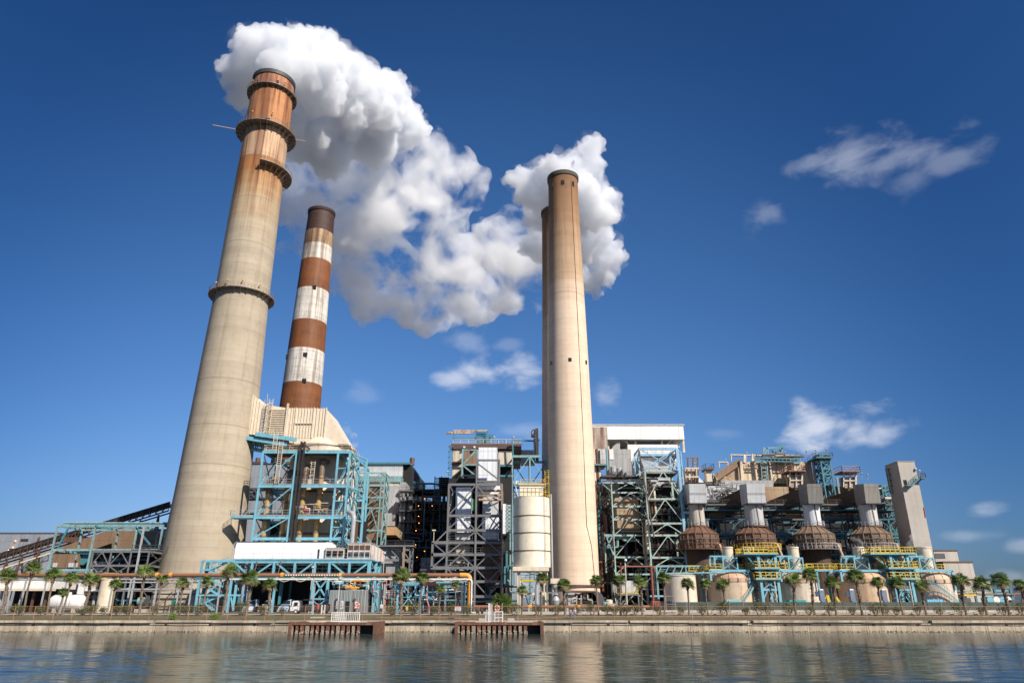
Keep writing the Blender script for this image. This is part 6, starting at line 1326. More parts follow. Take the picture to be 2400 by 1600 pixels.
for a, b_, c_, d_, mt in ((1733,1758,1213,1235,C_CREAM),(1668,1700,1200,1212,C_BROWN2),(1872,1893,1226,1232,C_CREAM),(1942,2025,1205,1217,C_GREY),(1982,2026,1226,1240,C_BROWN),(1845,1880,1205,1218,C_BROWN)): pc(lk, 'casing', mt, lambda m: m.box(*bx(a,b_,c_,d_,Yn+11,Yn+14)))
clutter(lk, 'pipe', xs[0], xs[-1], Yn+8, Yn+16, 2, Z(1190,Yn), 95, [BLACKS,BROWN,BROWN,GREYD,BLACKS,BROWN,LEAD,DBR,TEALD], (.1,.32), .5)
clutter(lk, 'bright_pipe', xs[0], xs[-1], Yn+7, Yn+9, Z(1345,Yn), Z(1262,Yn), 24, [TEAL,CREAM,BLUE,RUSTP,GALV], (.07,.18), .5)
rt = thing('tangled_pipe_tower', 'tangle of dark pipes and teal steel beside the concrete stair tower', 'pipe rack', (X(2085,1180,Yn+12),Yn+12,.8))
xs2 = [X(2074,1180,Yn+12), X(2098,1180,Yn+12)]
frame(rt, xs2, [Yn+12,Yn+20], [.8, Z(1290,Yn+12), Z(1215,Yn+12), Z(1192,Yn+12), Z(1170,Yn+12), Z(1148,Yn+12), Z(1137,Yn+12)], TEALD, .4, 'X|X|X|X|X|X', 'X|X|X|X|X|X', 'X|X|X|X|X|X', .28, .4)
clutter(rt, 'pipe', xs2[0]-1, xs2[1]+1, Yn+11, Yn+18, Z(1240,Yn+12), Z(1138,Yn+12), 30, [BLACKS,TEALD,BROWN,WHITEP,TEAL,GREYD,CREAM], (.15,.5), .5)

# concrete stair tower on the right
Yk2 = 186
ct = thing('concrete_stair_tower', 'tall plain grey concrete tower with a small outside stair near its top, at the right', 'tower', (X(2160,1400,Yk2),Yk2,.8))
x0, x1 = X(2104,1085,Yk2), X(2144,1085,Yk2)
TW = stack_mat('tower_concrete', (.43,.39,.34), [], [], .25, (.3,.2,.1), 4.2, .06, .08)
pc(ct, 'shaft', TW, lambda m: m.box(x0,x1,Yk2,Yk2+6.5,.8,Z(1081,Yk2)))
pc(ct, 'coping', CONC, lambda m: m.box(x0-.12,x1+.12,Yk2-.12,Yk2+6.62,Z(1081,Yk2),Z(1080,Yk2)))
pc(ct, 'door', BLACK, lambda m: m.box(*bx(2118,2126,1124,1136,Yk2-.06,Yk2+.1)))
pc(ct, 'balcony', TEALD, lambda m: (m.box(X(2118,1138,Yk2),X(2133,1138,Yk2),Yk2-1.4,Yk2-.1,Z(1140,Yk2),Z(1138,Yk2)), m.stair(W(2133,1138,Yk2-.8), W(2152,1122,Yk2-.8), 1.0, 1.2), m.box(X(2152,1121,Yk2),X(2163,1121,Yk2),Yk2-1.4,Yk2+2,Z(1123,Yk2),Z(1121,Yk2)), m.beam(W(2152,1130,Yk2), W(2160,1122,Yk2), .2)))
deckrail(ct, X(2152,1121,Yk2), X(2163,1121,Yk2), Yk2-1.4, Yk2+2, Z(1121,Yk2), BROWN, 1.3, 'fr', 1, .1)
pc(ct, 'ladder', GREYD, lambda m: m.ladder((x0-.5,Yk2+5,Z(1150,Yk2)), Z(1088,Yk2)-Z(1150,Yk2), .8, .12, True))
pc(ct, 'red_panel', REDP, lambda m: m.beam(W(2165.5,1188,Yk2-.1), W(2169.5,1212,Yk2-.1), .14)); pc(ct, 'lamp', GALV, lambda m: (m.sphere(W(2146,1099,Yk2-.3), .35, 6, 4), m.tube(W(2155,1118,Yk2), W(2155,1104,Yk2), .08, 5), m.sphere(W(2155,1103,Yk2), .3, 6, 4)))

# far buildings right
TB_ = clad('beige_cladding', (.46,.42,.36), 3.0, 30, 0, .12)
bA, *_ = building('beige_block', 'taller beige clad building with a dark louvre right of the concrete tower', 'building', 2192, 2247, 1291, None, 215, 235, TB_, BROWN, pyr=1310)
pc(bA, 'louvre', GREYD, lambda m: m.box(*bx(2192,2215,1296,1308,214.9,215.2)))
bB, *_ = building('beige_block', 'lower wide beige clad building at the right, in front of the taller one', 'building', 2215, 2284, 1318, None, 208, 228, TB_, BROWN, pyr=1340)
bC, *_ = building('beige_block', 'lowest beige building, half hidden behind the palms at the right', 'building', 2262, 2275+50, 1359, None, 200, 214, TB_, BROWN, pyr=1380)
pr_ = thing('teal_pipe_bridge', 'low teal pipe bridge with yellow platform at the far right', 'pipe rack', (X(2310,1390,176),176,.8))
Yr = 176
for py in (1383,1390): pc(pr_, 'beam', TEAL, lambda m: m.box(X(2238,py,Yr),X(2372,py,Yr),Yr,Yr+.3,Z(py,Yr)-.2,Z(py,Yr)+.15))
for px in (2240,2287,2335,2372): pc(pr_, 'post', TEALD, lambda m: m.beam((X(px,1400,Yr),Yr,.8),(X(px,1400,Yr),Yr,Z(1379,Yr)),.45))
platform(pr_, X(2248,1394,Yr-1), X(2284,1394,Yr-1), Yr-2, Yr+1, Z(1394,Yr), YELLOW, YELLOW, 'flr', .2, 1.1, .1)
pc(pr_, 'pipe', BROWN, lambda m: m.tube((X(2238,1391,Yr-.5),Yr-.5,Z(1392,Yr)),(X(2375,1391,Yr-.5),Yr-.5,Z(1392,Yr)),.2,8)); pc(pr_, 'pipe', RUSTP, lambda m: m.pipe([W(2376,1420,Yr), W(2376,1391,Yr), W(2396,1391,Yr), W(2396,1420,Yr)], .2, 6))
for i, px in enumerate((2315,2330,2345,2357)): pc(pr_, 'teal_motor', WHITEP if i%2 else BLUE, lambda m: m.tube((X(px,1404,Yr),Yr-1,Z(1405,Yr)),(X(px,1404,Yr),Yr+1.4,Z(1405,Yr)),.8,10))
for px, q in ((2268,1400),(2382,1405)): pc(pr_, 'plant_box', GREYD, lambda m: m.box(*bx(px-9,px+9,q,1425,Yr-2,Yr)))
# ================= domed tanks, flues, blue gantries, yellow platforms =================
Yg2 = 163
TANKM = []
for k,(c1,rs) in enumerate((((.56,.44,.31),.5),((.66,.56,.43),.15),((.60,.42,.27),.5),((.64,.52,.41),.45))):
    TANKM.append(paint('tank_paint_%s' % ('orange cream bare pale'.split()[k]), c1, rs, .35, .55, (.36,.17,.07)))
DOMEM = [paint('dome_salmon', (.55,.34,.22), .3, .2), paint('dome_tan', (.58,.42,.27), .15, .25), paint('dome_orange', (.60,.38,.22), .2, .2), paint('dome_pale', (.60,.42,.28), .2, .2)]
tl = ['orange-stained domed tank with a curving teal stair, leftmost of the four','plain pale cream domed tank, second from the left','domed tank with peeling orange shell, third from the left','pale domed tank with a straight descending stair, rightmost of the four']
tp = [(1665,1766,1350,1363),(1829,1919,1352,1365),(1970,2081,1352,1365),(2143,2236,1352,1366)]
fl = [1704,1858,2012,2165]
for k in range(4):
    p0, p1, pyt, pys = tp[k]; Yt_ = Yg2+2
    x0, x1 = X(p0,1390,Yt_), X(p1,1390,Yt_); r = (x1-x0)/2; cx = (x0+x1)/2; zs_ = Z(pys,Yt_-2); zt = Z(1335,Yt_)
    t = thing('domed_tank', tl[k], 'tank', (cx,Yt_,.8), 'domed reaction tanks behind the green-screened fence')
    pc(t, 'shell', TANKM[k], lambda m: m.lathe([(r,.8),(r,zs_)], cx, Yt_, 56), smooth=True)
    pc(t, 'rim_band', DOMEM[k], lambda m: m.lathe([(r,zs_),(r+.12,zs_),(r+.12,zs_+.75),(r-.1,zs_+.8)], cx, Yt_, 56), smooth=True)
    pc(t, 'dome', DOMEM[k], lambda m: m.lathe([((r-.1)*math.cos(a)/1, zs_+.78+(zt-zs_-.78)*math.sin(a)) for a in [math.pi/2*j/9 for j in range(9)]]+[(.05,zt)], cx, Yt_, 56), smooth=True)
    for j in range(9):
        a = R(185+j*22); pts = [polar(cx,Yt_,(r-.05)*math.cos(q),a,zs_+.82+(zt-zs_-.78)*math.sin(q)) for q in [math.pi/2*s/6 for s in range(6)]]
        pc(t, 'dome_rib', TANKM[k], lambda m: [m.beam(a_, b_, .12) for a_, b_ in zip(pts, pts[1:])])
        pc(t, 'rim_bracket', LEAD, lambda m: m.box(cx+(r+.1)*math.cos(a)-.12,cx+(r+.1)*math.cos(a)+.12,Yt_+(r+.1)*math.sin(a)-.15,Yt_+(r+.1)*math.sin(a)+.05,zs_+.05,zs_+.7))
    if k in (0,3):
        m = MB(); n = 16
        for j in range(n):
            f0, f1 = j/n, (j+1)/n
            if k == 0: A = lambda f: polar(cx,Yt_,r+.8,R(262+66*f),1.6+(zs_+.6-1.6)*f)
            else: A = lambda f: polar(cx,Yt_,r+.9,R(235+78*f),zs_+.6-(zs_-.8)*f)
            p, q = A(f0), A(f1); m.beam(p, q, .08, .35); m.beam(p+Vector((0,0,1)), q+Vector((0,0,1)), .06); m.beam(p, p+Vector((0,0,1)), .05)
            if k == 3: m.beam(p, q-Vector((0,0,1.2)), .08)
        m.obj('stair', TEAL, t)
    # flue
    Yf_ = Yg2+1; fx = X(fl[k]+2,1300,Yf_); rf = RP(25,1305,Yf_)/2
    f_ = thing('cream_flue', ['cream flue pipe with a smooth rim above the leftmost dome','cream flue pipe above the second dome','cream flue pipe above the third dome, trailing a wisp of steam','wider tan flue pipe above the rightmost dome'][k], 'flue', (fx,Yf_,zt-.4), 'cream flues over the domed tanks')
    if k == 3: rf *= 1.25
    zf = Z(1282,Yf_)
    pc(f_, 'pipe', CREAM, lambda m: (m.lathe([(rf,zt-.6),(rf,zf),(rf-.12,zf+.02),(rf-.12,zf-2)], fx, Yf_, 28), m.disc(fx,Yf_,zf-2,rf-.12,28)), smooth=True)
    pc(f_, 'rim', CREAM, lambda m: m.lathe([(rf,zf-.25),(rf+.09,zf-.25),(rf+.09,zf+.05),(rf,zf+.08)], fx, Yf_, 28), smooth=True)
    # gantry around the flue
    g = thing('blue_gantry', ['blue gantry frame standing over the leftmost dome','blue gantry frame standing over the second dome','blue gantry frame standing over the third dome','blue gantry frame standing over the rightmost dome'][k], 'steel frame', (fx,Yg2-3,.8), 'blue gantries over the domed tanks')
    Yb_ = Yg2-2; xg = [X(fl[k]-10+1,1320,Yb_), X(fl[k]+24,1320,Yb_)]; zg0, zg1 = Z(1334,Yb_), Z(1307,Yb_)
    frame(g, xg, [Yb_, Yb_+5.5], [zg0, zg1], BLUE, .36, 'X', 'X', 'X', .14, .34)
    xL, xR_ = X(p0-4,1334,Yb_), X(p1-3 if k else p1-10,1334,Yb_)
    pc(g, 'main_girder', BLUE, lambda m: m.box(xL,xR_,Yb_-.2,Yb_+.2,zg0-.5,zg0)); pc(g, 'rear_girder', BLUE, lambda m: m.box(xL,xR_,Yb_+6,Yb_+6.4,zg0-.5,zg0))
    for x in (xL+.3, xR_-.3):
        pc(g, 'bracket_leg', BLUE, lambda m: m.beam((x,Yb_,zg0-.3),(x,Yb_,zs_+.2 if x < cx else zs_-1.5),.4)); pc(g, 'knee_brace', BLUE, lambda m: m.beam((x,Yb_,zs_+1.2),(x+(1.4 if x < cx else -1.4),Yb_,zg0-.4),.2))
    for x in (xL, xR_-.4): pc(g, 'leg', TEALD, lambda m: m.beam((x,Yb_+6.2,.8),(x,Yb_+6.2,zg0),.4))
    pc(g, 'upper_frame', BLUE, lambda m: (m.beam(W(fl[k]-41,1303,Yb_+2), W(fl[k]-2,1303,Yb_+2), .35), m.beam(W(fl[k]-30,1303,Yb_+2), W(fl[k]-29,1334,Yb_+2), .4), m.beam(W(fl[k]-41,1303,Yb_+5), W(fl[k]-40,1330,Yb_+5), .35), m.beam(W(fl[k]-41,1303,Yb_+5), W(fl[k]-30,1303,Yb_+2), .3), m.beam(W(fl[k]-29,1312,Yb_+2), W(fl[k]-22,1304,Yb_+2), .2)))
    deckrail(g, xL+.2, xg[0]-.3, Yb_, Yb_+6, zg0, YELLOW, 1.2, 'flb', 1.3, .1); deckrail(g, xg[1]+.3, xR_, Yb_+2, Yb_+6, zg0, YELLOW, 1.2, 'fb', 1.3, .1)
    clutter(g, 'pipe', xL, xR_, Yb_+1, Yb_+5, zg0+.2, zg0+1.6, 8, [CREAM,BROWN,GALV,TEAL,YELLOW], (.06,.15), .4)
    if k == 1: pc(g, 'long_girder', BLUE, lambda m: m.box(X(1860,1334,Yb_),X(1975,1334,Yb_),Yb_+1,Yb_+1.3,zg0-.3,zg0+.1)); deckrail(g, xg[1]+1, X(1978,1334,Yb_), Yb_+1, Yb_+3, zg0, YELLOW, 1.3, 'f', 1.3, .1)
# blue support towers with yellow platforms
for k,(pa,pb,plt) in enumerate(((1783,1823,(1740,1822)),(2096,2136,(2036,2142)))):
    Yw_ = 160
    t = thing('blue_support_tower', ['blue support tower with three yellow-railed platforms between the first and second dome','blue support tower with yellow-railed platforms between the third and fourth dome'][k], 'steel tower', (X((pa+pb)/2,1420,Yw_),Yw_,.8), 'blue towers between the domed tanks')
    xs = [X(pa,1360,Yw_), X(pb,1360,Yw_)]
    zsl = [.8, Z(1381,Yw_), Z(1357,Yw_), Z(1332,Yw_), Z(1298,Yw_)]
    for x in xs: pc(t, 'column', BLUE, lambda m: m.beam((x,Yw_,.8),(x,Yw_,zsl[-1]),.55)); pc(t, 'rear_column', BLUE, lambda m: m.beam((x,Yw_+5,.8),(x,Yw_+5,zsl[-1]),.45))
    frame(t, xs, [Yw_, Yw_+5], zsl, BLUE, .45, ' |X|/|V', 'X|X|X|X', '', .2, .5, cols=False)
    pc(t, 'arch_brace', BLUE, lambda m: (m.beam((xs[0],Yw_,zsl[1]-2.2),(xs[0]+1.1,Yw_,zsl[1]-.3),.22), m.beam((xs[1],Yw_,zsl[1]-2.2),(xs[1]-1.1,Yw_,zsl[1]-.3),.22)))
    for j, z in enumerate(zsl[2:]):
        xa = X(plt[0],1298,Yw_) if j == 2 else X(pa-16,1340,Yw_); xb = X(plt[1],1298,Yw_)
        pc(t, 'platform', BLUE, lambda m: m.box(xa,xb,Yw_-.8,Yw_+5.5,z-.1,z+.15)); deckrail(t, xa, xb, Yw_-.8, Yw_+5.5, z+.15, YELLOW, 1.3, 'flrb', 1.1, .12)
    pc(t, 'bracket', TEALD, lambda m: (m.beam((X(plt[0]+8,1300,Yw_),Yw_,zsl[-1]-.2),(xs[0],Yw_,zsl[-1]-3.5),.3), m.beam((X(plt[0]+24,1300,Yw_),Yw_+4,zsl[-1]-.2),(X(plt[0]+24,1300,Yw_),Yw_+4,.8),.4)))
    clutter(t, 'pipe', xs[0]-2, xs[1]+1, Yw_+1.5, Yw_+4.5, 1, zsl[-1]+1, 16, [BROWN,TEALD,CREAM,GALV,BLUE,LEAD], (.07,.2), .6)
    for j in range(4): pc(t, 'vent_hook', CREAM, lambda m: m.pipe([W(plt[0]+2+j*8,1297,Yw_), W(plt[0]+2+j*8,1282,Yw_), W(plt[0]-1+j*8,1281,Yw_), W(plt[0]-1.5+j*8,1284,Yw_)], .12, 6))
    pc(t, 'post', CREAM, lambda m: m.tube((xs[0]+2.6,Yw_-1,.8),(xs[0]+2.6,Yw_-1,Z(1362,Yw_)),.14,6)); pc(t, 'guy', CREAM, lambda m: m.beam((xs[0]+2.6,Yw_-1,Z(1380,Yw_)),(xs[1]-.4,Yw_+1,.8),.15))
    if k: pc(t, 'yellow_stair', YELLOW, lambda m: m.stair(W(2052,1302,Yw_+1), W(2080,1334,Yw_+1), 1.0, 1.2))
# plain cream tank
t, cx, r, z1, zb = vtank('plain cream flat-topped tank left of the domed tanks', 1557, 1632, 1350, None, 160, paint('smooth_cream_paint', (.66,.57,.45), .03, .12))
deckrail(t, cx-1.5, cx+1.5, 158, 160, z1, GALV, .8, 'f', 1.5, .06)
pc(t, 'pipe', TEAL, lambda m: m.pipe([(cx-r-1,158,Z(1346,160)),(cx+r,158,Z(1343,160)),(cx+r+6,158,Z(1343,160))], .18, 6))
pb_ = thing('teal_pipe_bridge', 'teal pipe bridge with a yellow catwalk above the plain cream tank', 'pipe rack', (X(1620,1340,168),168,.8))
for py in (1326,1344): pc(pb_, 'beam', TEAL, lambda m: m.box(X(1540,py,168),X(1660,py,168),168,168.3,Z(py,168)-.2,Z(py,168)+.2)); 
deckrail(pb_, X(1615,1338,167.5), X(1662,1338,167.5), 167.5, 168, Z(1338,168), YELLOW, 1.2, 'f', 1.3, .1)
for px in (1542,1612,1656): pc(pb_, 'post', TEAL, lambda m: m.beam((X(px,1380,168),168.1,.8),(X(px,1380,168),168.1,Z(1325,168)),.4))
pc(pb_, 'lattice', TEAL, lambda m: [m.beam(W(1542+i*17,1344,168), W(1550+i*17,1326,168), .2) for i in range(7)])
clutter(pb_, 'pipe', X(1540,1340,168), X(1660,1340,168), 168.5, 170, Z(1345,168), Z(1326,168), 10, [BROWN,GALV,TEAL,CREAM,BLACKS], (.07,.18), .1)
pc(pb_, 'panel_coil', TEALD, lambda m: [m.box(X(1640,1400,169),X(1664,1400,169),169,169.3,Z(1350+i*5,169)-.15,Z(1350+i*5,169)) for i in range(14)])
# transformer hut on legs with yellow rail
th_ = thing('raised_control_hut', 'small grey hut on a braced grey frame with yellow railing behind the palms', 'hut', (X(1470,1400,157),157,.8))
pc(th_, 'hut', C_LGREY, lambda m: m.box(*bx(1457,1490,1360,1388,157,160))); pc(th_, 'duct', C_GREY, lambda m: m.box(*bx(1436,1453,1362,1388,158,160)))
xs = [X(1447,1410,157), X(1497,1410,157)]
pc(th_, 'platform', GREY, lambda m: m.box(xs[0],xs[1],156,160.5,Z(1391,157)-.3,Z(1391,157))); deckrail(th_, xs[0], xs[1], 156, 160, Z(1391,157), YELLOW, 1.2, 'flr', 1.2, .08)
for x in xs: pc(th_, 'leg', GREY, lambda m: m.beam((x,157,.8),(x,157,Z(1391,157)),.25))
pc(th_, 'brace', GREY, lambda m: (m.beam(((xs[0]+xs[1])/2,157,Z(1391,157)),(xs[0],157,1),.16), m.beam(((xs[0]+xs[1])/2,157,Z(1391,157)),(xs[1],157,1),.16)))
po = thing('utility_pole', 'tan concrete pole standing alone among the palms right of the tan chimney', 'pole', (X(1469,1420,151),151,.7)); pc(po, 'shaft', CONC, lambda m: m.tube((X(1469,1420,151),151,.7),(X(1465,1320,151),151,Z(1318,151)),.22,8,.15)); pc(po, 'lamp_head', WHITEP, lambda m: m.sphere((X(1466,1309,151),151,Z(1312,151)),.3,8,5))
rp = thing('red_pipe_frame', 'rust-red pipe frame standing in front of the lower teal frame', 'pipe rack', (X(1530,1390,158),158,.8))
pc(rp, 'pipe', paint('red_oxide_pipe', (.25,.07,.04), .2,.2), lambda m: (m.pipe([W(1455,1352,158), W(1456,1327,158), W(1534,1327,158), W(1534,1338,158)], .18, 7), m.pipe([W(1526,1328,158), W(1531,1400,158), (X(1533,1430,158),158,.8)], .25, 7)))
# scrim fence on the right and the site clutter behind it
SCR = NB('green_scrim'); n1 = SCR.noise(.5, 4); n2 = SCR.noise(2.5, 4); x_, y_, z_ = SCR.xyz()
c = SCR.mix(SCR.rng(n1,.3,.7), (.045,.065,.055), (.085,.105,.09)); c = SCR.mix(SCR.math('MULTIPLY', SCR.line(x_,4.2,.1), .5), c, (.02,.02,.02)); SCR.bump(n2,.4,.2); SCR = SCR.done(c, .85)
sf = thing('screened_fence', 'long dark green mesh-screened fence in front of the domed tanks', 'fence', (X(1980,1430,148),148,.65))
xa, xb = X(1577,1420,148), X(2440,1420,148)
n = 26
for i in range(n): a, b_ = xa+(xb-xa)*i/n, xa+(xb-xa)*(i+1)/n; pc(sf, 'screen_panel', SCR, lambda m: m.box(a+.06,b_-.06,148-.02+.05*math.sin(i*2.1),148.04+.05*math.sin(i*2.1),.95,Z(1410,148)))
for i in range(n+1): a = xa+(xb-xa)*i/n; pc(sf, 'post', GALV, lambda m: m.tube((a,148.1,.65),(a,148.1,Z(1409,148)),.05,6))
pc(sf, 'kerb', CONC, lambda m: m.box(xa,xb,147.5,148.5,.55,.93))
lb = thing('loading_ledge', 'pale concrete ledge with dark shadow line along the road below the screened fence', 'ledge', (0,146.3,.6)); pc(lb, 'beam', paint('pale_concrete_beam', (.52,.47,.4), .02, .2), lambda m: m.box(xa-6,xb,146,146.4,.95,1.3))
for i in range(30): pc(lb, 'foot', CONC, lambda m: m.box(xa-5+i*(xb-xa)/30,xa-4.6+i*(xb-xa)/30,146.05,146.35,.62,.95))
for px, w_, mt in ((1720,16,TEAL),(1866,18,flat('bright_teal_sheet',(.05,.35,.33))),(2195,19,BLUE)):
    pass
bxs = [('long pale teal container just visible over the fence by the leftmost dome',1704,1738,1404,150.5,paint('pale_teal_box',(.25,.5,.52),.1,.15)),('bright teal container over the fence by the second dome',1852,1891,1405,150.5,paint('bright_teal_box',(.03,.34,.33),.1,.2)),('long light blue container over the fence by the rightmost dome',2176,2213,1404,150.5,paint('light_blue_box',(.2,.5,.68),.05,.15))]
for l_, a, b_, py, y, mt in bxs:
    t = thing('container', l_, 'container', (X((a+b_)/2,1430,y),y,.8), 'containers behind the screened fence'); pc(t, 'body', mt, lambda m: m.box(X(a,1420,y),X(b_,1420,y),y,y+2.4,.8,Z(py,y)))
    pc(t, 'lid_rib', mt, lambda m: [m.box(X(a,1420,y)+j*.5,X(a,1420,y)+j*.5+.08,y-.05,y,.9,Z(py,y)-.1) for j in range(int((X(b_,1420,y)-X(a,1420,y))/.5))])
for k,(px,py) in enumerate(((1922,1396),(1993,1396),(2068,1392))):
    y = 149.5; t = thing('transformer_unit', ['blue-grey pole transformer beside the second dome','blue-grey pole transformer left of the third dome','blue-grey pole transformer in front of the third dome'][k], 'transformer', (X(px,1430,y),y,.8), 'pole-mounted transformers')
    x = X(px,1400,y); TRM = flat('transformer_paint', (.16,.20,.27), .5) if k == 0 else MATS['transformer_paint']; 
    pc(t, 'tank', TRM, lambda m: m.box(x-.1,x+.85,y-.4,y+.4,Z(1407,y),Z(1382,y))); pc(t, 'radiator', TRM, lambda m: [m.box(x-.75+j*.12,x-.7+j*.12,y-.3,y+.3,Z(1397,y),Z(1385,y)) for j in range(5)])
    pc(t, 'cap', WHITEP, lambda m: m.tube((x+.1,y,Z(1383,y)),(x+.8,y,Z(1383,y)),.3,8)); pc(t, 'base_box', paint('steel_blue', (.12,.22,.36),0,.1) if k==0 else MATS['steel_blue'], lambda m: m.box(x+.1,x+.95,y-.4,y+.4,Z(1418,y),Z(1407,y))); pc(t, 'post', GALV, lambda m: m.tube((x+.5,y,.8),(x+.5,y,Z(1418,y)),.08,6))
ex = thing('yellow_excavator', 'yellow excavator arm and cab just visible behind the screened fence', 'excavator', (X(1950,1430,155),155,.8))
pc(ex, 'boom', YELLOW, lambda m: (m.beam(W(1938,1394,155), W(1944,1415,155), .6), m.beam(W(1958,1398,155), W(1968,1412,155), .5))); pc(ex, 'arm', YELLOW, lambda m: m.beam(W(1938,1394,155), W(1934,1402,155), .4)); pc(ex, 'cab', GREYD, lambda m: m.box(*bx(1955,1966,1404,1424,156,158))); pc(ex, 'track', BLACKS, lambda m: m.box(X(1935,1430,156),X(1970,1430,156),156,158,.8,1.6))
rc_ = thing('red_skip', 'salmon red sloping container at the left end of the screened fence', 'container', (X(1537,1430,149),149,.7)); pc(rc_, 'body', paint('salmon_paint', (.42,.13,.09), .15, .2), lambda m: m.hull8([(X(1526,1425,148),148,.7),(X(1552,1425,148),148,.7),(X(1552,1425,148),150,.7),(X(1526,1425,148),150,.7)],[(X(1529,1410,148),148,Z(1408,148)),(X(1547,1410,148),148,Z(1408,148)),(X(1547,1410,148),150,Z(1408,148)),(X(1529,1410,148),150,Z(1408,148))])); pc(rc_, 'rib', paint('salmon_rib', (.36,.1,.07), .1,.2), lambda m: [m.beam(W(1531+i*4,1409,147.9), W(1529+i*5,1426,147.9), .1) for i in range(5)])
bd = thing('black_shed_panel', 'black sheeted panel between the red container and the screened fence', 'panel', (X(1563,1430,148),148,.7)); pc(bd, 'sheet', flat('black_sheet', (.02,.02,.022), .6), lambda m: m.box(X(1550,1425,148),X(1577,1425,148),148,148.3,.75,Z(1408,148))); pc(bd, 'rail', GALV, lambda m: m.rail((X(1562,1425,147),147,.7),(X(1584,1425,147),147,.7),3.2,2,.06))
cy_ = thing('small_cream_tank', 'small cream cylinder and teal box by the foot of the tan chimney', 'tank', (X(1425,1420,152),152,.8)); pc(cy_, 'cylinder', CREAM, lambda m: m.lathe([(.7,.8),(.7,Z(1406,152)),(.4,Z(1404,152)),(.02,Z(1404,152))], X(1428,1410,152), 152, 16), smooth=True); pc(cy_, 'box', TEAL, lambda m: m.box(*bx(1415,1424,1409,1420,151,152.5))); pc(cy_, 'pale_box', GALV, lambda m: m.box(*bx(1424,1443,1413,1424,150,151.5)))
# small steam wisps
wisp = steam_mat('steam_wisp', .4, thr=.44, nscale=.35, soft=.2, col=(.9,.9,.92))
for l_, bl in (('thin wisp of steam trailing from the third cream flue', [(1965,1243,165,9),(1975,1252,165,13),(1988,1262,165,12),(1955,1236,165,7),(1945,1228,166,6)]),
               ('faint steam drifting over the rightmost cream flue', [(2085,1255,160,9),(2105,1250,160,14),(2118,1240,161,14),(2100,1228,161,12),(2130,1262,160,10)]),
               ('small steam puff behind the cream duct of the scrubber tower', [(800,985,200,10),(812,1000,200,8),(798,972,202,8),(806,1024,195,8),(818,1020,195,6)])):
    billow('steam_wisp', bl, wisp, l_, voxel=.35, disp=((6,2),(3,1.2)), extra=2, group='small steam wisps')
# ================= FOREGROUND =================
Yp1 = 141
pr1_ = thing('long_rusty_pipe_rack', 'long rusty pipe on slender grey posts ending in an orange elbow', 'pipe rack', (X(600,1420,Yp1),Yp1,.6))
zp = Z(1347,Yp1); xe_ = X(1104,1346,Yp1)
pc(pr1_, 'rusty_pipe', RUSTP, lambda m: m.pipe([(-150,Yp1,zp),(X(1085,1346,Yp1),Yp1,zp+.0)], .36, 12), smooth=True)
OR = paint('orange_pipe_wrap', (.75,.33,.05), .1, .15)
pc(pr1_, 'orange_elbow', OR, lambda m: m.pipe([(X(1078,1346,Yp1),Yp1,zp+.001),(X(1102,1346,Yp1),Yp1,zp),(X(1102,1346,Yp1),Yp1,1.5)], .44, 12, 1.3), smooth=True)
for px in (369,401,525,662,798): pc(pr1_, 'orange_wrap', OR, lambda m: m.tube((X(px-3.5,1346,Yp1),Yp1,zp),(X(px+3.5,1346,Yp1),Yp1,zp),.47,12))
pc(pr1_, 'white_pipe', WHITEP, lambda m: m.pipe([(X(540,1357,Yp1),Yp1-.5,Z(1357,Yp1)),(X(1106,1357,Yp1),Yp1-.5,Z(1357,Yp1)),(X(1106,1357,Yp1),Yp1-.5,.9),(X(1112,1427,Yp1),Yp1-.5,.85)], .16, 8, .6), smooth=True)
pc(pr1_, 'grey_pipe', GALV, lambda m: m.tube((X(930,1361,Yp1),Yp1+.6,Z(1358,Yp1)),(X(1100,1361,Yp1),Yp1+.6,Z(1358,Yp1)),.3,8))
pc(pr1_, 'bearer', TEALD, lambda m: m.box(X(460,1352,Yp1),X(890,1352,Yp1),Yp1-.3,Yp1+.5,Z(1354,Yp1)-.2,Z(1354,Yp1)+.15))
pc(pr1_, 'ochre_pipe', paint('ochre_pipe', (.5,.27,.1), .1, .2), lambda m: m.tube((X(1098,1400,Yp1),Yp1+.5,1.2),(X(1098,1400,Yp1),Yp1+.5,Z(1352,Yp1)),.3,8))
for px in (20,52,100,148,205,258,300,363,416,445,512,735,900): 
    pc(pr1_, 'post', GALV, lambda m: m.beam((X(px,1400,Yp1+.2),Yp1+.2,.6),(X(px,1400,Yp1+.2),Yp1+.2,zp-.4),.24)); pc(pr1_, 'saddle', GREY, lambda m: m.box(X(px,1352,Yp1)-.4,X(px,1352,Yp1)+.4,Yp1-.5,Yp1+.6,zp-.6,zp-.38))
pc(pr1_, 'white_dashes', WHITEP, lambda m: [m.box(X(672+i*6,1346,Yp1)-.12,X(672+i*6,1346,Yp1)+.12,Yp1-.46,Yp1-.40,zp-.12,zp+.12) for i in range(22)])
m = MB()
for i in range(12):
    a, b_ = X(650+i*38,1356,Yp1), X(688+i*38,1356,Yp1)
    pts = [(a+(b_-a)*f, Yp1-.6, Z(1351,Yp1)-.9*4*f*(1-f)) for f in (0,.25,.5,.75,1)]
    for p, q in zip(pts, pts[1:]): m.beam(p, q, .09)
m.obj('slack_cable', CREAM, pr1_)
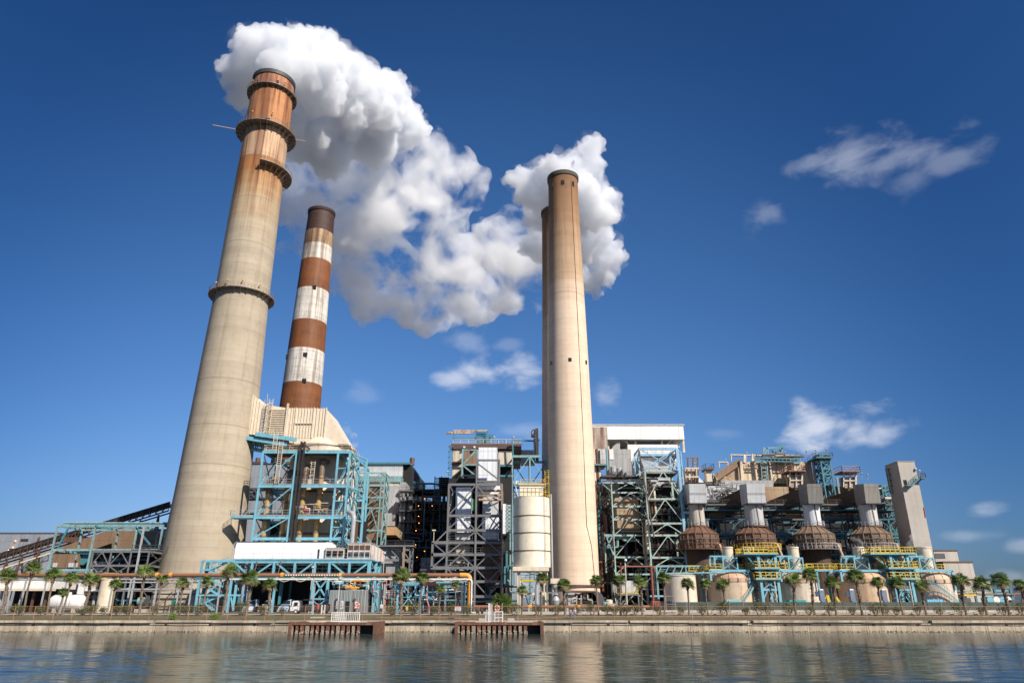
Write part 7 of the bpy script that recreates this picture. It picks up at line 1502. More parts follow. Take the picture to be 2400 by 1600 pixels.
# blue bent at the right end
bb_ = thing('blue_pipe_bents', 'bright blue X-braced pipe bents under the long rusty pipe', 'steel frame', (X(990,1420,143),143,.65))
xs = [X(932,1395,143), X(984,1395,143)]; zt_ = Z(1365,143)
frame(bb_, xs, [143, 149], [.65, zt_], BLUE, .36, 'X', 'X', 'X', .22, .45)
pc(bb_, 'long_beam', BLUE, lambda m: m.box(xs[1],X(1090,1365,143),142.8,143.2,zt_-.35,zt_+.25)); pc(bb_, 'end_column', BLUE, lambda m: m.beam((X(1088,1400,143),143,.65),(X(1088,1400,143),143,Z(1354,143)),.4)); pc(bb_, 'rear_column', GREYD, lambda m: m.beam((X(1082,1400,147),147,.65),(X(1082,1400,147),147,Z(1362,147)),.4))
pc(bb_, 'pink_canvas', PINK, lambda m: m.box(X(989,1365,142.6),X(1022,1365,142.6),142.55,142.7,zt_-.5,zt_+.35)); pc(bb_, 'red_hose', PINK, lambda m: m.pipe([(X(1000,1370,142.6),142.6,zt_-.4),(X(1001,1400,142.6),142.6,3),(X(1006,1412,142.6),142.6,2),(X(1006,1430,142.6),142.6,.7)], .1, 6))
pc(bb_, 'yellow_handrail', YELLOW, lambda m: (m.beam(W(948,1419,142), W(982,1419,142), .12), m.box(*bx(951,957,1421,1429,142,142.2))))
clutter(bb_, 'pipe', X(900,1400,146), X(1092,1400,146), 144, 150, 1, zt_, 22, [BLUE,TEALD,GALV,GREYD,BLACKS,WHITEP], (.06,.16), .5)
clutter(bb_, 'rear_pipe', X(868,1400,149), X(935,1400,149), 149, 152, 1, Z(1345,149), 20, [BLUE,TEALD,GALV,CREAM,GREYD,WHITEP,PINK], (.06,.2), .6)

# corrugated shed
sh_ = thing('corrugated_shed', 'grey corrugated metal shed with three dark doorways behind the first dock gate', 'shed', (X(814,1430,148.5),148.5,.65))
x0, x1, z1 = X(771,1410,148.5), X(858,1410,148.5), Z(1382,148.5)
pc(sh_, 'wall', C_CORR, lambda m: m.box(x0,x1,148.5,151,.65,z1))
pc(sh_, 'corrugation', C_CORR, lambda m: [m.box(x0+i*.32,x0+i*.32+.12,148.42,148.5,.65,z1-.05) for i in range(int((x1-x0)/.32))])
for a, b_, py in ((783,793,1408),(809,819,1408),(828,836,1409)): pc(sh_, 'doorway', BLACK, lambda m: m.box(X(a,1420,148.3),X(b_,1420,148.3),148.35,148.43,.68,Z(py,148.5)))
for px in (789,831): pc(sh_, 'cowl_vent', BROWN, lambda m: m.tube((X(px,1403,148.3),148.2,Z(1404,148.4)),(X(px,1403,148.3),148.5,Z(1404,148.4)),.25,10))
clutter(sh_, 'roof_pipe', x0, x1, 149, 151, z1, Z(1360,149), 26, [WHITEP,BLUE,OR,GALV,BROWN,TEAL,CREAM], (.06,.25), .5)
for k,(px,w_,a,b_,c_) in enumerate(((790,5,1408,1426,'white-topped grey meter cabinet in front of the left doorway of the shed'),(801,5,1407,1426,'pale meter cabinet standing on a post in the middle of the shed front'),(834,5,1409,1425,'white cabinet behind the life ring'))):
    y = 129.2; t = thing('meter_cabinet', c_, 'cabinet', (X(px,1440,y),y,.2), 'meter cabinets near the first dock'); 
    pc(t, 'box', WHITEP if k else GALV, lambda m: m.box(X(px-w_*.55,1415,y),X(px+w_*.55,1415,y),y,y+.3,Z(b_,y),Z(a,y))); pc(t, 'post', GALV, lambda m: m.tube((X(px,1430,y),y+.15,.15),(X(px,1430,y),y+.15,Z(b_,y)),.05,6)); pc(t, 'door_panel', GALV, lambda m: m.box(X(px-w_*.4,1415,y),X(px+w_*.4,1415,y),y-.02,y,Z(b_-2,y),Z(a+2,y)))

# flatbed truck
tr2 = thing('flatbed_truck', 'small truck with a white cab and dark grey tool body parked under the blue platform', 'truck', (X(726,1433,144.80),144.80,.64))
zg = .645; xc = X(679,1430,144.80); S_ = lambda px: X(px,1425,144.80)
WHC = paint('white_truck_paint', (.78,.78,.76), 0, .04, .3)
cabp = [(S_(684),zg+.75),(S_(682.5),zg+1.2),(S_(686),zg+2.0),(S_(688.5),zg+2.35),(S_(702),zg+2.4),(S_(703.5),zg+2.2),(S_(703.5),zg+.6),(S_(684),zg+.5)]
pc(tr2, 'cab', WHC, lambda m: m.prism(cabp, 143.90, 145.90))
pc(tr2, 'side_window', GLASS, lambda m: m.prism([(S_(690),zg+1.35),(S_(692),zg+2.1),(S_(700),zg+2.1),(S_(700),zg+1.5)], 143.85, 143.92)); pc(tr2, 'windscreen', GLASS, lambda m: m.prism([(S_(683.0),zg+1.25),(S_(686.2),zg+2.1),(S_(687.0),zg+2.1),(S_(684.2),zg+1.25)], 144.00, 145.80))
pc(tr2, 'door_seam', GREYD, lambda m: (m.box(S_(689)-.015,S_(689)+.015,143.88,143.92,zg+.7,zg+1.35), m.box(S_(701)-.015,S_(701)+.015,143.88,143.92,zg+.7,zg+2.1)))
pc(tr2, 'bumper', GREYD, lambda m: m.box(S_(681),S_(684),143.90,145.90,zg+.35,zg+.75)); pc(tr2, 'headlight', GLASS, lambda m: m.box(S_(682.2),S_(683.6),143.86,144.20,zg+.8,zg+1.0)); pc(tr2, 'mirror', BLACKS, lambda m: m.box(S_(686)-.05,S_(686)+.12,143.60,143.80,zg+1.5,zg+1.95))
pc(tr2, 'chassis', BLACKS, lambda m: m.box(S_(700),S_(770),144.30,145.50,zg+.4,zg+.7)); BODY = paint('charcoal_body', (.045,.05,.055), 0, .1, .5)
pc(tr2, 'tool_body', BODY, lambda m: m.box(S_(711),S_(770),143.85,146.00,zg+.6,zg+1.75)); pc(tr2, 'tarp_frame', BROWN, lambda m: m.pipe([(S_(706),144.00,zg+.7),(S_(707),144.00,zg+2.2),(S_(712),144.00,zg+2.45),(S_(740),144.00,zg+2.3),(S_(744),144.00,zg+1.75)], .06, 5))
for px in (724,738,752,766): pc(tr2, 'locker_seam', BLACK, lambda m: m.box(S_(px)-.02,S_(px)+.02,143.82,143.85,zg+.65,zg+1.7))
for px in (697,760):
    o = pc(tr2, 'wheel', BLACKS, lambda m: m.tube((S_(px),143.80,zg+.42),(S_(px),144.10,zg+.42),.42,18)); pc(o, 'rim', WHITEP, lambda m: m.tube((S_(px)-tr2.location.x,143.78-144.80,zg+.42-.64),(S_(px)-tr2.location.x,143.82-144.80,zg+.42-.64),.2,12)); pc(tr2, 'far_wheel', BLACKS, lambda m: m.tube((S_(px),145.60,zg+.42),(S_(px),145.90,zg+.42),.42,18))
pc(tr2, 'orange_ladder', OR, lambda m: m.box(S_(735),S_(771),144.10,144.50,zg+2.45,zg+2.6)); pc(tr2, 'pink_ladder', PINK, lambda m: m.box(S_(711),S_(735),144.10,144.50,zg+2.47,zg+2.62))
for k,(px,c_) in enumerate(((589,'leftmost pale blue parked truck nose in the shade under the blue platform'),(627,'middle white parked truck in the shade under the blue platform'),(671,'rightmost pale blue parked truck in the shade, behind the white cab'))):
    y = 158; t = thing('parked_truck', c_, 'truck', (X(px,1430,y),y,.8), 'trucks parked under the blue platform')
    x = X(px,1410,y); hcol = paint('pale_blue_truck', (.5,.6,.72), 0,.05,.3) if k == 0 else MATS['pale_blue_truck' if k==2 else 'white_paint']
    pc(t, 'cab', hcol, lambda m: m.prism([(x-.9,2.0),(x-.6,3.0),(x+1.0,3.4),(x+1.1,2.0)], y, y+2)); pc(t, 'hood', hcol, lambda m: m.hull8([(x-1.1,y-1.8,1.3),(x+1.0,y-1.8,1.3),(x+1.1,y,1.3),(x-1.1,y,1.3)],[(x-.9,y-1.7,2.0),(x+.8,y-1.7,2.0),(x+1.0,y,2.4),(x-1.0,y,2.4)]))
    pc(t, 'windscreen', GLASS, lambda m: m.hull8([(x-.8,y-.08,2.4),(x+.85,y-.08,2.4),(x+.85,y,2.4),(x-.8,y,2.4)],[(x-.6,y-.05,3.0),(x+.8,y-.05,3.2),(x+.8,y,3.2),(x-.6,y,3.0)])); pc(t, 'bumper', GALV, lambda m: m.box(x-1.2,x+1.1,y-2,y-1.8,.95,1.3))
    for d_ in (-.9,.9): pc(t, 'wheel', BLACKS, lambda m: m.tube((x+d_-.15,y-.9,1.25),(x+d_+.15,y-.9,1.25),.45,14))
# bollards, bins
for k,(px,mt,c_) in enumerate(((734,CREAM,'left'),(754,WHITEP,'middle'),(761,CREAM,'right'))):
    y = 143; t = thing('bollard', f'{"white" if k==1 else "cream"} steel bollard, {["leftmost","in the middle","rightmost"][k]} of three beside the dark truck body', 'bollard', (X(px,1433,y),y,.63), 'bollards by the truck')
    pc(t, 'post', mt, lambda m: m.lathe([(.13,.6),(.13,Z(1418,y)),(.02,Z(1417,y)+.05)], X(px,1425,y), y, 12))
t = thing('red_drum', 'small red drum with a white top near the bollards', 'drum', (X(746,1425,144),144,1.2)); pc(t, 'drum', REDP, lambda m: m.lathe([(.3,1.5),(.32,Z(1415,144)),(.02,Z(1415,144)+.03)], X(746,1415,144), 144, 14)); pc(t, 'stand', GREYD, lambda m: m.box(X(744,1425,144),X(748,1425,144),143.8,144.2,.64,1.5))
t = thing('blue_bin', 'bright blue plastic bin behind the bollards', 'bin', (X(762,1418,145),145,.64)); pc(t, 'body', flat('blue_plastic', (.02,.13,.42)), lambda m: m.box(X(758,1415,145),X(767,1415,145),144.6,145.5,1.5,Z(1411,145))); pc(t, 'lid', flat('blue_plastic_lid', (.03,.18,.5)), lambda m: m.box(X(757.5,1415,145),X(767.5,1415,145),144.5,145.6,Z(1411,145),Z(1411,145)+.12)); pc(t, 'stand', GREYD, lambda m: m.box(X(760,1425,145),X(765,1425,145),144.8,145.2,.64,1.5))
# pole lamps in the yard
for l_, px, py, y in (('thin white pole left of the corrugated shed in front of the blue platform',733,1330,144),('short white pole between the cabinets of the shed',797,1357,133)): lamp_post(l_, px, py, y, zb=.5, mat=WHITEP)

# signs
def sign(label, px0, px1, py0, py1, Y, col, frame_=None, zb=None, line=None):
    t = thing('sign', label, 'sign', (X((px0+px1)/2,(py0+py1)/2,Y),Y,Z(py1,Y)))
    b4 = bx(px0,px1,py0,py1,Y,Y+.03); pc(t, 'plate', col, lambda m: m.box(*b4))
    x0,x1,_,_,z0,z1 = b4
    if frame_: pc(t, 'border', frame_, lambda m: (m.box(x0,x1,Y-.012,Y-.002,z1-.12,z1-.02), m.box(x0,x1,Y-.012,Y-.002,z0+.02,z0+.05)))
    if line:
        n = len(line)
        for i, f in enumerate(line): 
            zc = z1-(i+1)*(z1-z0)/(n+1.6)-.08; w_ = (x1-x0)*f/2; xm = (x0+x1)/2
            m = MB(); q = xm-w_; rr2 = random.Random(i+px0)
            while q < xm+w_: L = rr2.uniform(.05,.13); m.box(q,min(q+L,xm+w_),Y-.012,Y-.004,zc-.035,zc+.035); q += L+.04
            m.obj('lettering', REDP if i == 0 else GREYD, t)
    if zb is not None: pc(t, 'post', GALV, lambda m: m.tube(((x0+x1)/2,Y+.06,zb),((x0+x1)/2,Y+.06,z1),.04,6))
    return t
sign('white warning sign with red heading wired to the fence left of the second dock', 1066, 1080, 1420, 1431, 125.5, WHITEP, REDP, line=(.7,.85,.6,.8))
sign('small blue notice on the fence near the white truck cab', 666, 671, 1420, 1428, 125.5, flat('notice_blue', (.25,.5,.8)), None, line=(.6,.5))
sign('small white notice board on the brown pole beside the white lamp pole', 891, 897, 1416, 1424, 125.5, WHITEP, None, line=(.6,.7))

# life rings
def ring(label, px, py, Y, r=.38):
    t = thing('life_ring', label, 'life ring', (X(px,py,Y),Y,Z(py,Y)), 'orange life rings at the docks'); c = W(px,py,Y)
    pts = [(c.x+r*math.cos(a),Y,c.z+r*math.sin(a)) for a in [2*math.pi*i/20 for i in range(21)]]
    pc(t, 'ring', ORANGE, lambda m: m.pipe(pts, .1, 8), smooth=True)
    for a in (45,135,225,315): a = R(a); pc(t, 'white_band', WHITEP, lambda m: m.tube((c.x+r*math.cos(a)-.06*math.sin(a),Y,c.z+r*math.sin(a)+.06*math.cos(a)),(c.x+r*math.cos(a)+.06*math.sin(a),Y,c.z+r*math.sin(a)-.06*math.cos(a)),.12,8))
ring('orange life ring hung by the white gate of the first dock', 837, 1419, 124.3); ring('orange life ring above the gate of the second dock', 1165, 1424, 123.6)

# sheet-pile docks
PILE = paint('rusty_sheet_pile', (.13,.06,.04), .7, .5, .85, (.20,.085,.04))
PILEL = paint('encrusted_pile', (.27,.21,.16), .5, .6, .9, (.22,.1,.05))
def dock(label, px0, px1, Yf):
    x0, x1 = X(px0,1470,Yf), X(px1,1470,Yf); zt = -.27
    t = thing('rusty_dock', label, 'dock', ((x0+x1)/2,Yf,-2), 'rusty sheet-pile docks in front of the seawall')
    pc(t, 'cap_beam', PILE, lambda m: m.box(x0,x1,Yf,Yf+.6,zt-.42,zt)); pc(t, 'side_wall', PILE, lambda m: [m.box(x1-.15-(i%2)*.18,x1+.12-(i%2)*.18,Yf+.6+i*.55,Yf+1.15+i*.55,-2.6,zt+.05) for i in range(14)])
    pc(t, 'left_wall', PILE, lambda m: [m.box(x0-.12+(i%2)*.18,x0+.15+(i%2)*.18,Yf+.6+i*.55,Yf+1.15+i*.55,-2.6,zt) for i in range(14)])
    pc(t, 'deck', PILE, lambda m: m.box(x0+.3,x1-.3,Yf+.6,123.7,zt-.25,zt-.1)); pc(t, 'plank', WHITEP, lambda m: (m.box(x0+3,x0+5.4,Yf+.1,Yf+.4,zt,zt+.05), m.box(x1-5.5,x1-1.4,Yf+.1,Yf+.5,zt,zt+.05)))
    pc(t, 'back_wall', BLACKS, lambda m: m.box(x0+.3,x1-.3,Yf+2.2,Yf+2.4,-2.6,zt-.25))  # black sheet paints in the shade between the piles
    n = 14; rr3 = random.Random(int(px0))
    for i in range(n):
        xx = x0+.35+(x1-x0-2.2)*i/n
        wv = rr3.uniform(.18,.30)
        o = pc(t, 'pile', PILE if i%3 else PILEL, lambda m: (m.prism([(xx-wv*.8,-2.5),(xx-wv,-1.2),(xx-wv,zt-.5),(xx+wv,zt-.5),(xx+wv,-1.2),(xx+wv*.8,-2.5)], Yf+.12, Yf+.5)))
        ob_ = pc(t, 'barnacle_crust', flat('barnacles', (.34,.29,.23), .95) if 'barnacles' not in MATS else MATS['barnacles'], lambda m: [m.sphere((xx+rr3.uniform(-wv,wv),Yf+.1,-1.85+rr3.uniform(-.1,.35)), rr3.uniform(.06,.13), 5, 3) for _ in range(12)]); ob_['kind'] = 'stuff'
    pc(t, 'corner_pile', PILE, lambda m: m.box(x1-.35,x1+.15,Yf-.05,Yf+.6,-2.6,zt+.06)); pc(t, 'corner_pile', PILE, lambda m: m.box(x0-.15,x0+.35,Yf-.05,Yf+.6,-2.6,zt+.06))
    return x0, x1, zt
def whiterail(label, x0, x1, Y, zb, h, n, open_=False):
    t = thing('white_gate', label, 'gate', ((x0+x1)/2,Y,zb))
    pc(t, 'frame', WHITEP, lambda m: (m.beam((x0,Y,zb),(x0,Y,zb+h),.12), m.beam((x1,Y,zb),(x1,Y,zb+h),.12), m.beam((x0,Y,zb+h),(x1,Y,zb+h),.1), m.beam((x0,Y,zb+.08),(x1,Y,zb+.08),.14), m.beam((x0,Y,zb+h*.5),(x0+(x1-x0)*.3,Y,zb+h*.5),.07)))
    for i in range(1, n): x = x0+(x1-x0)*i/n; pc(t, 'bar', WHITEP, lambda m: m.beam((x,Y,zb+.1),(x,Y,zb+h),.06))
    return t
d0, d1, dz = dock('rusty sheet-pile dock with a long white barred gate, left of the other', 678, 880, 115.5)
whiterail('long white barred gate sloping across the first dock', X(777,1450,117), X(842,1450,117), 117, dz, 1.35, 15)
lf2 = thing('gate_leaf', 'white lattice gate leaf leaning beside the long barred gate', 'gate', (X(795,1440,118.5),118.5,dz))
for i in range(7): pc(lf2, 'slat', WHITEP, lambda m: m.beam((X(786+i*4,1450,118.5),118.5,dz),(X(784+i*4,1440,118.5),118.5,dz+1.5),.05))
pc(lf2, 'rail', WHITEP, lambda m: (m.beam(W(782,1442,118.5), W(812,1438,118.5), .06), m.beam(W(782,1451,118.5), W(812,1447,118.5), .06)))
d2, d3, dz2 = dock('rusty sheet-pile dock with a small square white gate and grey posts', 1068, 1272, 115.5)
sg = thing('white_gate', 'small square white framed gate on the middle dock', 'gate', (X(1168,1460,116),116,dz2-.1))
xa, xb = X(1159,1445,116), X(1179,1445,116); zb_ = dz2-.15
pc(sg, 'frame', WHITEP, lambda m: (m.box(xa,xa+.12,116,116.1,zb_,zb_+1.7), m.box(xb-.12,xb,116,116.1,zb_,zb_+1.7), m.box(xa,xb,116.01,116.09,zb_+1.58,zb_+1.7), m.box(xa,xb,116.01,116.09,zb_,zb_+.12))); pc(sg, 'mid_rail', WHITEP, lambda m: (m.box(xa+.12,xb-.12,116.02,116.08,zb_+.75,zb_+.85), m.beam((xa+.3,116.05,zb_+.1),(xa+.8,116.05,zb_+.5),.05), m.box((xa+xb)/2-.03,(xa+xb)/2+.03,116.02,116.08,zb_+.12,zb_+1.58)))
gp = thing('dock_posts', 'cluster of pale grey posts and fittings left of the small square gate', 'posts', (X(1148,1450,119),119,dz2))
gp.name = 'mooring_frame'; gp['category'] = 'mooring frame'
for px, pt_ in ((1141,1427),(1146,1413),(1150,1413),(1153,1415),(1138,1440),(1157,1432),(1165,1412),(1177,1413)): pc(gp, 'post', GALV if px%2 else WHITEP, lambda m: m.beam((X(px,1440,119),119,dz2-.1),(X(px,1440,119),119,Z(pt_,119)),.2 if px in (1146,1153,1141) else .09))
pc(gp, 'head_beam', LEAD, lambda m: m.beam(W(1139,1412.5,119), W(1154,1412.5,119), .12))
for l_, a, b_ in (('pale concrete block on the left of the middle dock',1122,1138),('pale concrete block on the right of the middle dock',1190,1206)):
    t = thing('concrete_block', l_, 'block', (X((a+b_)/2,1455,119),119,dz2-.1)); pc(t, 'block', CONC, lambda m: m.box(X(a,1452,119),X(b_,1452,119),119,120,dz2-.1,dz2+.5)); pc(t, 'lever', BROWN, lambda m: (m.beam(W(a-2 if a<1150 else b_+1,1452,119.4), W(a+1 if a<1150 else b_,1437,119.4), .12)))
fb = thing('floating_balls', 'x', 'float'); bpy.data.objects.remove(fb)
# churned foam by the docks
b = NB('foam'); n1 = b.noise(3.5, 5, .7); ms = b.n('ShaderNodeMixShader'); tr = b.n('ShaderNodeBsdfTransparent'); b.l(b.rng(n1,.56,.64,0,.8), ms.inputs[0]); b.l(tr.outputs[0], ms.inputs[1]); b.l(b.p.outputs[0], ms.inputs[2]); b.l(ms.outputs[0], b.out.inputs[0]); FOAM = b.done((.6,.65,.65), .8)
m = MB()
for a, b_, y0, y1 in ((d0+5,d1-1,114.6,115.4),(d2+3,d3-2,114.4,115.4),(d0-6,d2+4,108.5,109.3)): m.add([(a,y0,-1.972),(b_,y0,-1.972),(b_,y1,-1.972),(a,y1,-1.972)], [(0,1,2,3)])
o = m.obj('foam', FOAM); o['kind'] = 'stuff'

# long low pipe along the far verge in front of the silo and chimney
lp2 = thing('low_rusty_pipe', 'low orange-rusty pipe on short supports running along the road past the silo', 'pipe', (X(1270,1422,146.5),146.5,.7))
pc(lp2, 'pipe', RUSTP, lambda m: m.tube((X(1112,1420,146.5),146.5,Z(1421,146.5)),(X(1522,1420,146.5),146.5,Z(1421,146.5)),.3,10), smooth=True)
for px in (1238,1352,1432): pc(lp2, 'orange_wrap', OR, lambda m: m.tube((X(px,1420,146.5),146.5,Z(1421,146.5)),(X(px+9,1420,146.5),146.5,Z(1421,146.5)),.34,10))
for i in range(14): px = 1120+i*30; pc(lp2, 'support', CONC, lambda m: m.box(X(px,1425,146.5)-.2,X(px,1425,146.5)+.2,146.2,146.8,.65,Z(1424,146.5)))
lw = thing('low_concrete_wall', 'low pale concrete barrier along the road in front of the silo', 'barrier', (X(1280,1430,145.6),145.6,.65)); pc(lw, 'wall', paint('pale_wall', (.48,.45,.4), .02,.2), lambda m: m.box(X(1112,1430,145.6),X(1540,1430,145.6),145.5,145.7,.64,1.05))
for l_, px, w_ in (('dark motor on the ground left of the middle dock, near the orange pipe', 1120, 4),('small dark drum beside the dark motor', 1130, 3)):
    t = thing('motor', l_, 'motor', (X(px,1425,143),143,.64)); pc(t, 'body', BLACKS, lambda m: m.tube((X(px-w_,1423,143),143,1.25),(X(px+w_,1423,143),143,1.25),.4,12)); pc(t, 'base', GREYD, lambda m: m.box(X(px-w_,1428,143),X(px+w_,1428,143),142.7,143.3,.64,.9))
cs = thing('concrete_slab', 'pale concrete slab lying on the grass left of the first dock', 'slab', (X(745,1446,128.5),128.5,.15)); pc(cs, 'slab', CONC, lambda m: m.box(X(729,1446,128.5),X(760,1446,128.5),128,129.5,.1,.33))

# ---------------- people ----------------
SKIN = flat('skin', (.42,.24,.17), .6); HAIR = flat('dark_hair', (.03,.022,.018), .7); DEN = flat('denim', (.10,.19,.36), .9); SHIRT = flat('grey_shirt', (.42,.44,.5), .9); SHIRT2 = flat('pale_shirt', (.5,.52,.58), .9); CAP = flat('white_cap', (.75,.75,.74), .7); BOOT = flat('boots', (.03,.025,.02), .7)
def person(label, px, Y, z0, H, shirt, capped, face=0, arm=0):
    x0 = X(px,1440,Y); t = thing('person', label, 'person', (x0,Y,z0))
    def skin_mesh(name, verts, edges, mat, root_i=0, sub=2):
        me = bpy.data.meshes.new(name); me.from_pydata([v[:3] for v in verts], edges, []); o = bpy.data.objects.new(name, me); C.objects.link(o)
        sk = o.modifiers.new('s', 'SKIN'); su = o.modifiers.new('u', 'SUBSURF'); su.levels = su.render_levels = sub
        for i, v in enumerate(verts): d = me.skin_vertices[0].data[i]; d.radius = (v[3], v[4] if len(v) > 4 else v[3]); d.use_root = (i == root_i)
        dg = bpy.context.evaluated_depsgraph_get(); me2 = bpy.data.meshes.new_from_object(o.evaluated_get(dg)); bpy.data.objects.remove(o); me2.name = name
        me2.materials.clear(); me2.materials.append(mat)
        for p in me2.polygons: p.use_smooth = True
        ob = bpy.data.objects.new(name, me2); C.objects.link(ob); ob.parent = t; return ob
    k = H/1.78
    P = lambda x, y, z, r, r2=None: (x*k, y*k, z*k, r*k, (r2 or r)*k)
    sw = .05+arm*.1
    # body: pelvis, spine, neck, head, arms with hands, legs with feet
    V = [P(0,0,.95,.13,.10), P(0,0,1.15,.13,.095), P(0,0,1.38,.15,.10), P(0,0,1.50,.06), P(0,-.01,1.60,.075,.085), P(0,-.005,1.71,.07,.08),
         P(.19,0,1.42,.055), P(.25,.02,1.15,.042), P(.24+sw,-.08,.93,.034), P(.24+sw,-.1,.84,.035,.02), P(-.19,0,1.42,.055), P(-.25,.02,1.15,.042), P(-.27,-.05,.92,.034), P(-.27,-.06,.83,.035,.02),
         P(.10,0,.86,.095), P(.13,-.02,.48,.062), P(.14,.02,.09,.042), P(.15,-.12,.04,.04,.03), P(-.10,0,.86,.095), P(-.12,-.02,.48,.062), P(-.13,.02,.09,.042), P(-.14,-.12,.04,.04,.03)]
    E = [(0,1),(1,2),(2,3),(3,4),(4,5),(2,6),(6,7),(7,8),(8,9),(2,10),(10,11),(11,12),(12,13),(0,14),(14,15),(15,16),(16,17),(0,18),(18,19),(19,20),(20,21)]
    skin_mesh('body', V, E, SKIN)
    for sd_ in (-1, 1):      # fingers
        hx, hy, hz = V[9 if sd_ > 0 else 13][:3]
        m = MB()
        for j in range(4): fy = (-.03+.02*j)*k; m.tube((hx,hy+fy,hz),(hx-.01*sd_*k,hy+fy-.01*k,hz-(.075-.008*abs(j-1))*k),.009*k,5)
        m.tube((hx,hy-.03*k,hz+.03*k),(hx-.02*sd_*k,hy-.06*k,hz-.02*k),.01*k,5)
        o = m.obj('hand', SKIN, None); o.parent = t
    Q = lambda v, g: (v[0], v[1]+0, v[2], v[3]+g, v[4]+g)
    skin_mesh('shirt', [Q(V[0],.03),Q(V[1],.025),Q(V[2],.025),Q(V[6],.02),Q(P(.22,.01,1.27,.052),.015),Q(V[10],.02),Q(P(-.22,.01,1.27,.052),.015),P(0,0,1.47,.075)], [(0,1),(1,2),(2,3),(3,4),(2,5),(5,6),(2,7)], shirt)
    skin_mesh('jeans', [Q(V[0],.022),Q(V[14],.02),Q(V[15],.022),P(.14,.02,.12,.065),Q(V[18],.02),Q(V[19],.022),P(-.13,.02,.12,.065)], [(0,1),(1,2),(2,3),(0,4),(4,5),(5,6)], DEN)
    for sx_ in (1,-1): skin_mesh('boot', [P(.145*sx_,.03,.09,.055),P(.15*sx_,.0,.045,.05,.045),P(.155*sx_,-.15,.04,.045,.035)], [(0,1),(1,2)], BOOT, sub=1)
    m = MB(); m.sphere((0,.012*k,1.705*k), .105*k, 12, 8, 1.05); o = m.obj('cap' if capped else 'hair', CAP if capped else HAIR, None, smooth=True); o.parent = t
    m = MB(); m.tube((0,-.075*k,1.63*k),(0,-.105*k,1.615*k),.014*k,6); o = m.obj('nose', SKIN, None); o.parent = t
    for sx_ in (-1,1): m = MB(); m.sphere((sx_*.03*k,-.082*k,1.655*k), .011*k, 6, 4); o = m.obj('eye', BLACK, None); o.parent = t
    if capped: m = MB(); m.box(-.06*k,.06*k,-.17*k,-.07*k,1.695*k,1.71*k); o = m.obj('cap_peak', CAP, None); o.parent = t
    t.rotation_euler = (0,0,face); return t
person('person with dark hair in a grey shirt and jeans, left of the pair', 1337, 126.8, -.03, 1.72, SHIRT, False, R(150), 0)
person('person in a white hard hat, pale shirt and jeans, right of the pair', 1347.5, 126.9, -.03, 1.82, SHIRT2, True, R(195), 1)

# ---------------- palms and shrubs ----------------
def leafmat(name, c0, c1, c2, obj=True):
    b = NB(name); oi = b.n('ShaderNodeObjectInfo'); n1 = b.noise(1.6, 3); n2 = b.noise(6, 3)
    c = b.mix(b.rng(n1,.35,.65), c0, c1); c = b.mix(b.rng(n2,.5,.75,0,.7), c, c2)
    b.p.inputs['Specular IOR Level'].default_value = .3
    return b.done(c, .55)
FROND = leafmat('palm_frond', (.075,.135,.03), (.16,.22,.05), (.24,.27,.09)); FRONDD = flat('dead_frond', (.24,.17,.09), .9)
PFR = flat('palm_boot', (.17,.125,.085), .95)
BK = NB('palm_bark'); n1 = BK.noise(1, 4, .6, BK.mp((3,3,9))); n2 = BK.noise(9, 4); c = BK.mix(BK.rng(n1,.35,.65), (.10,.075,.055), (.25,.20,.155)); BK.bump(n1, .8, .08); BK = BK.done(c, .95)
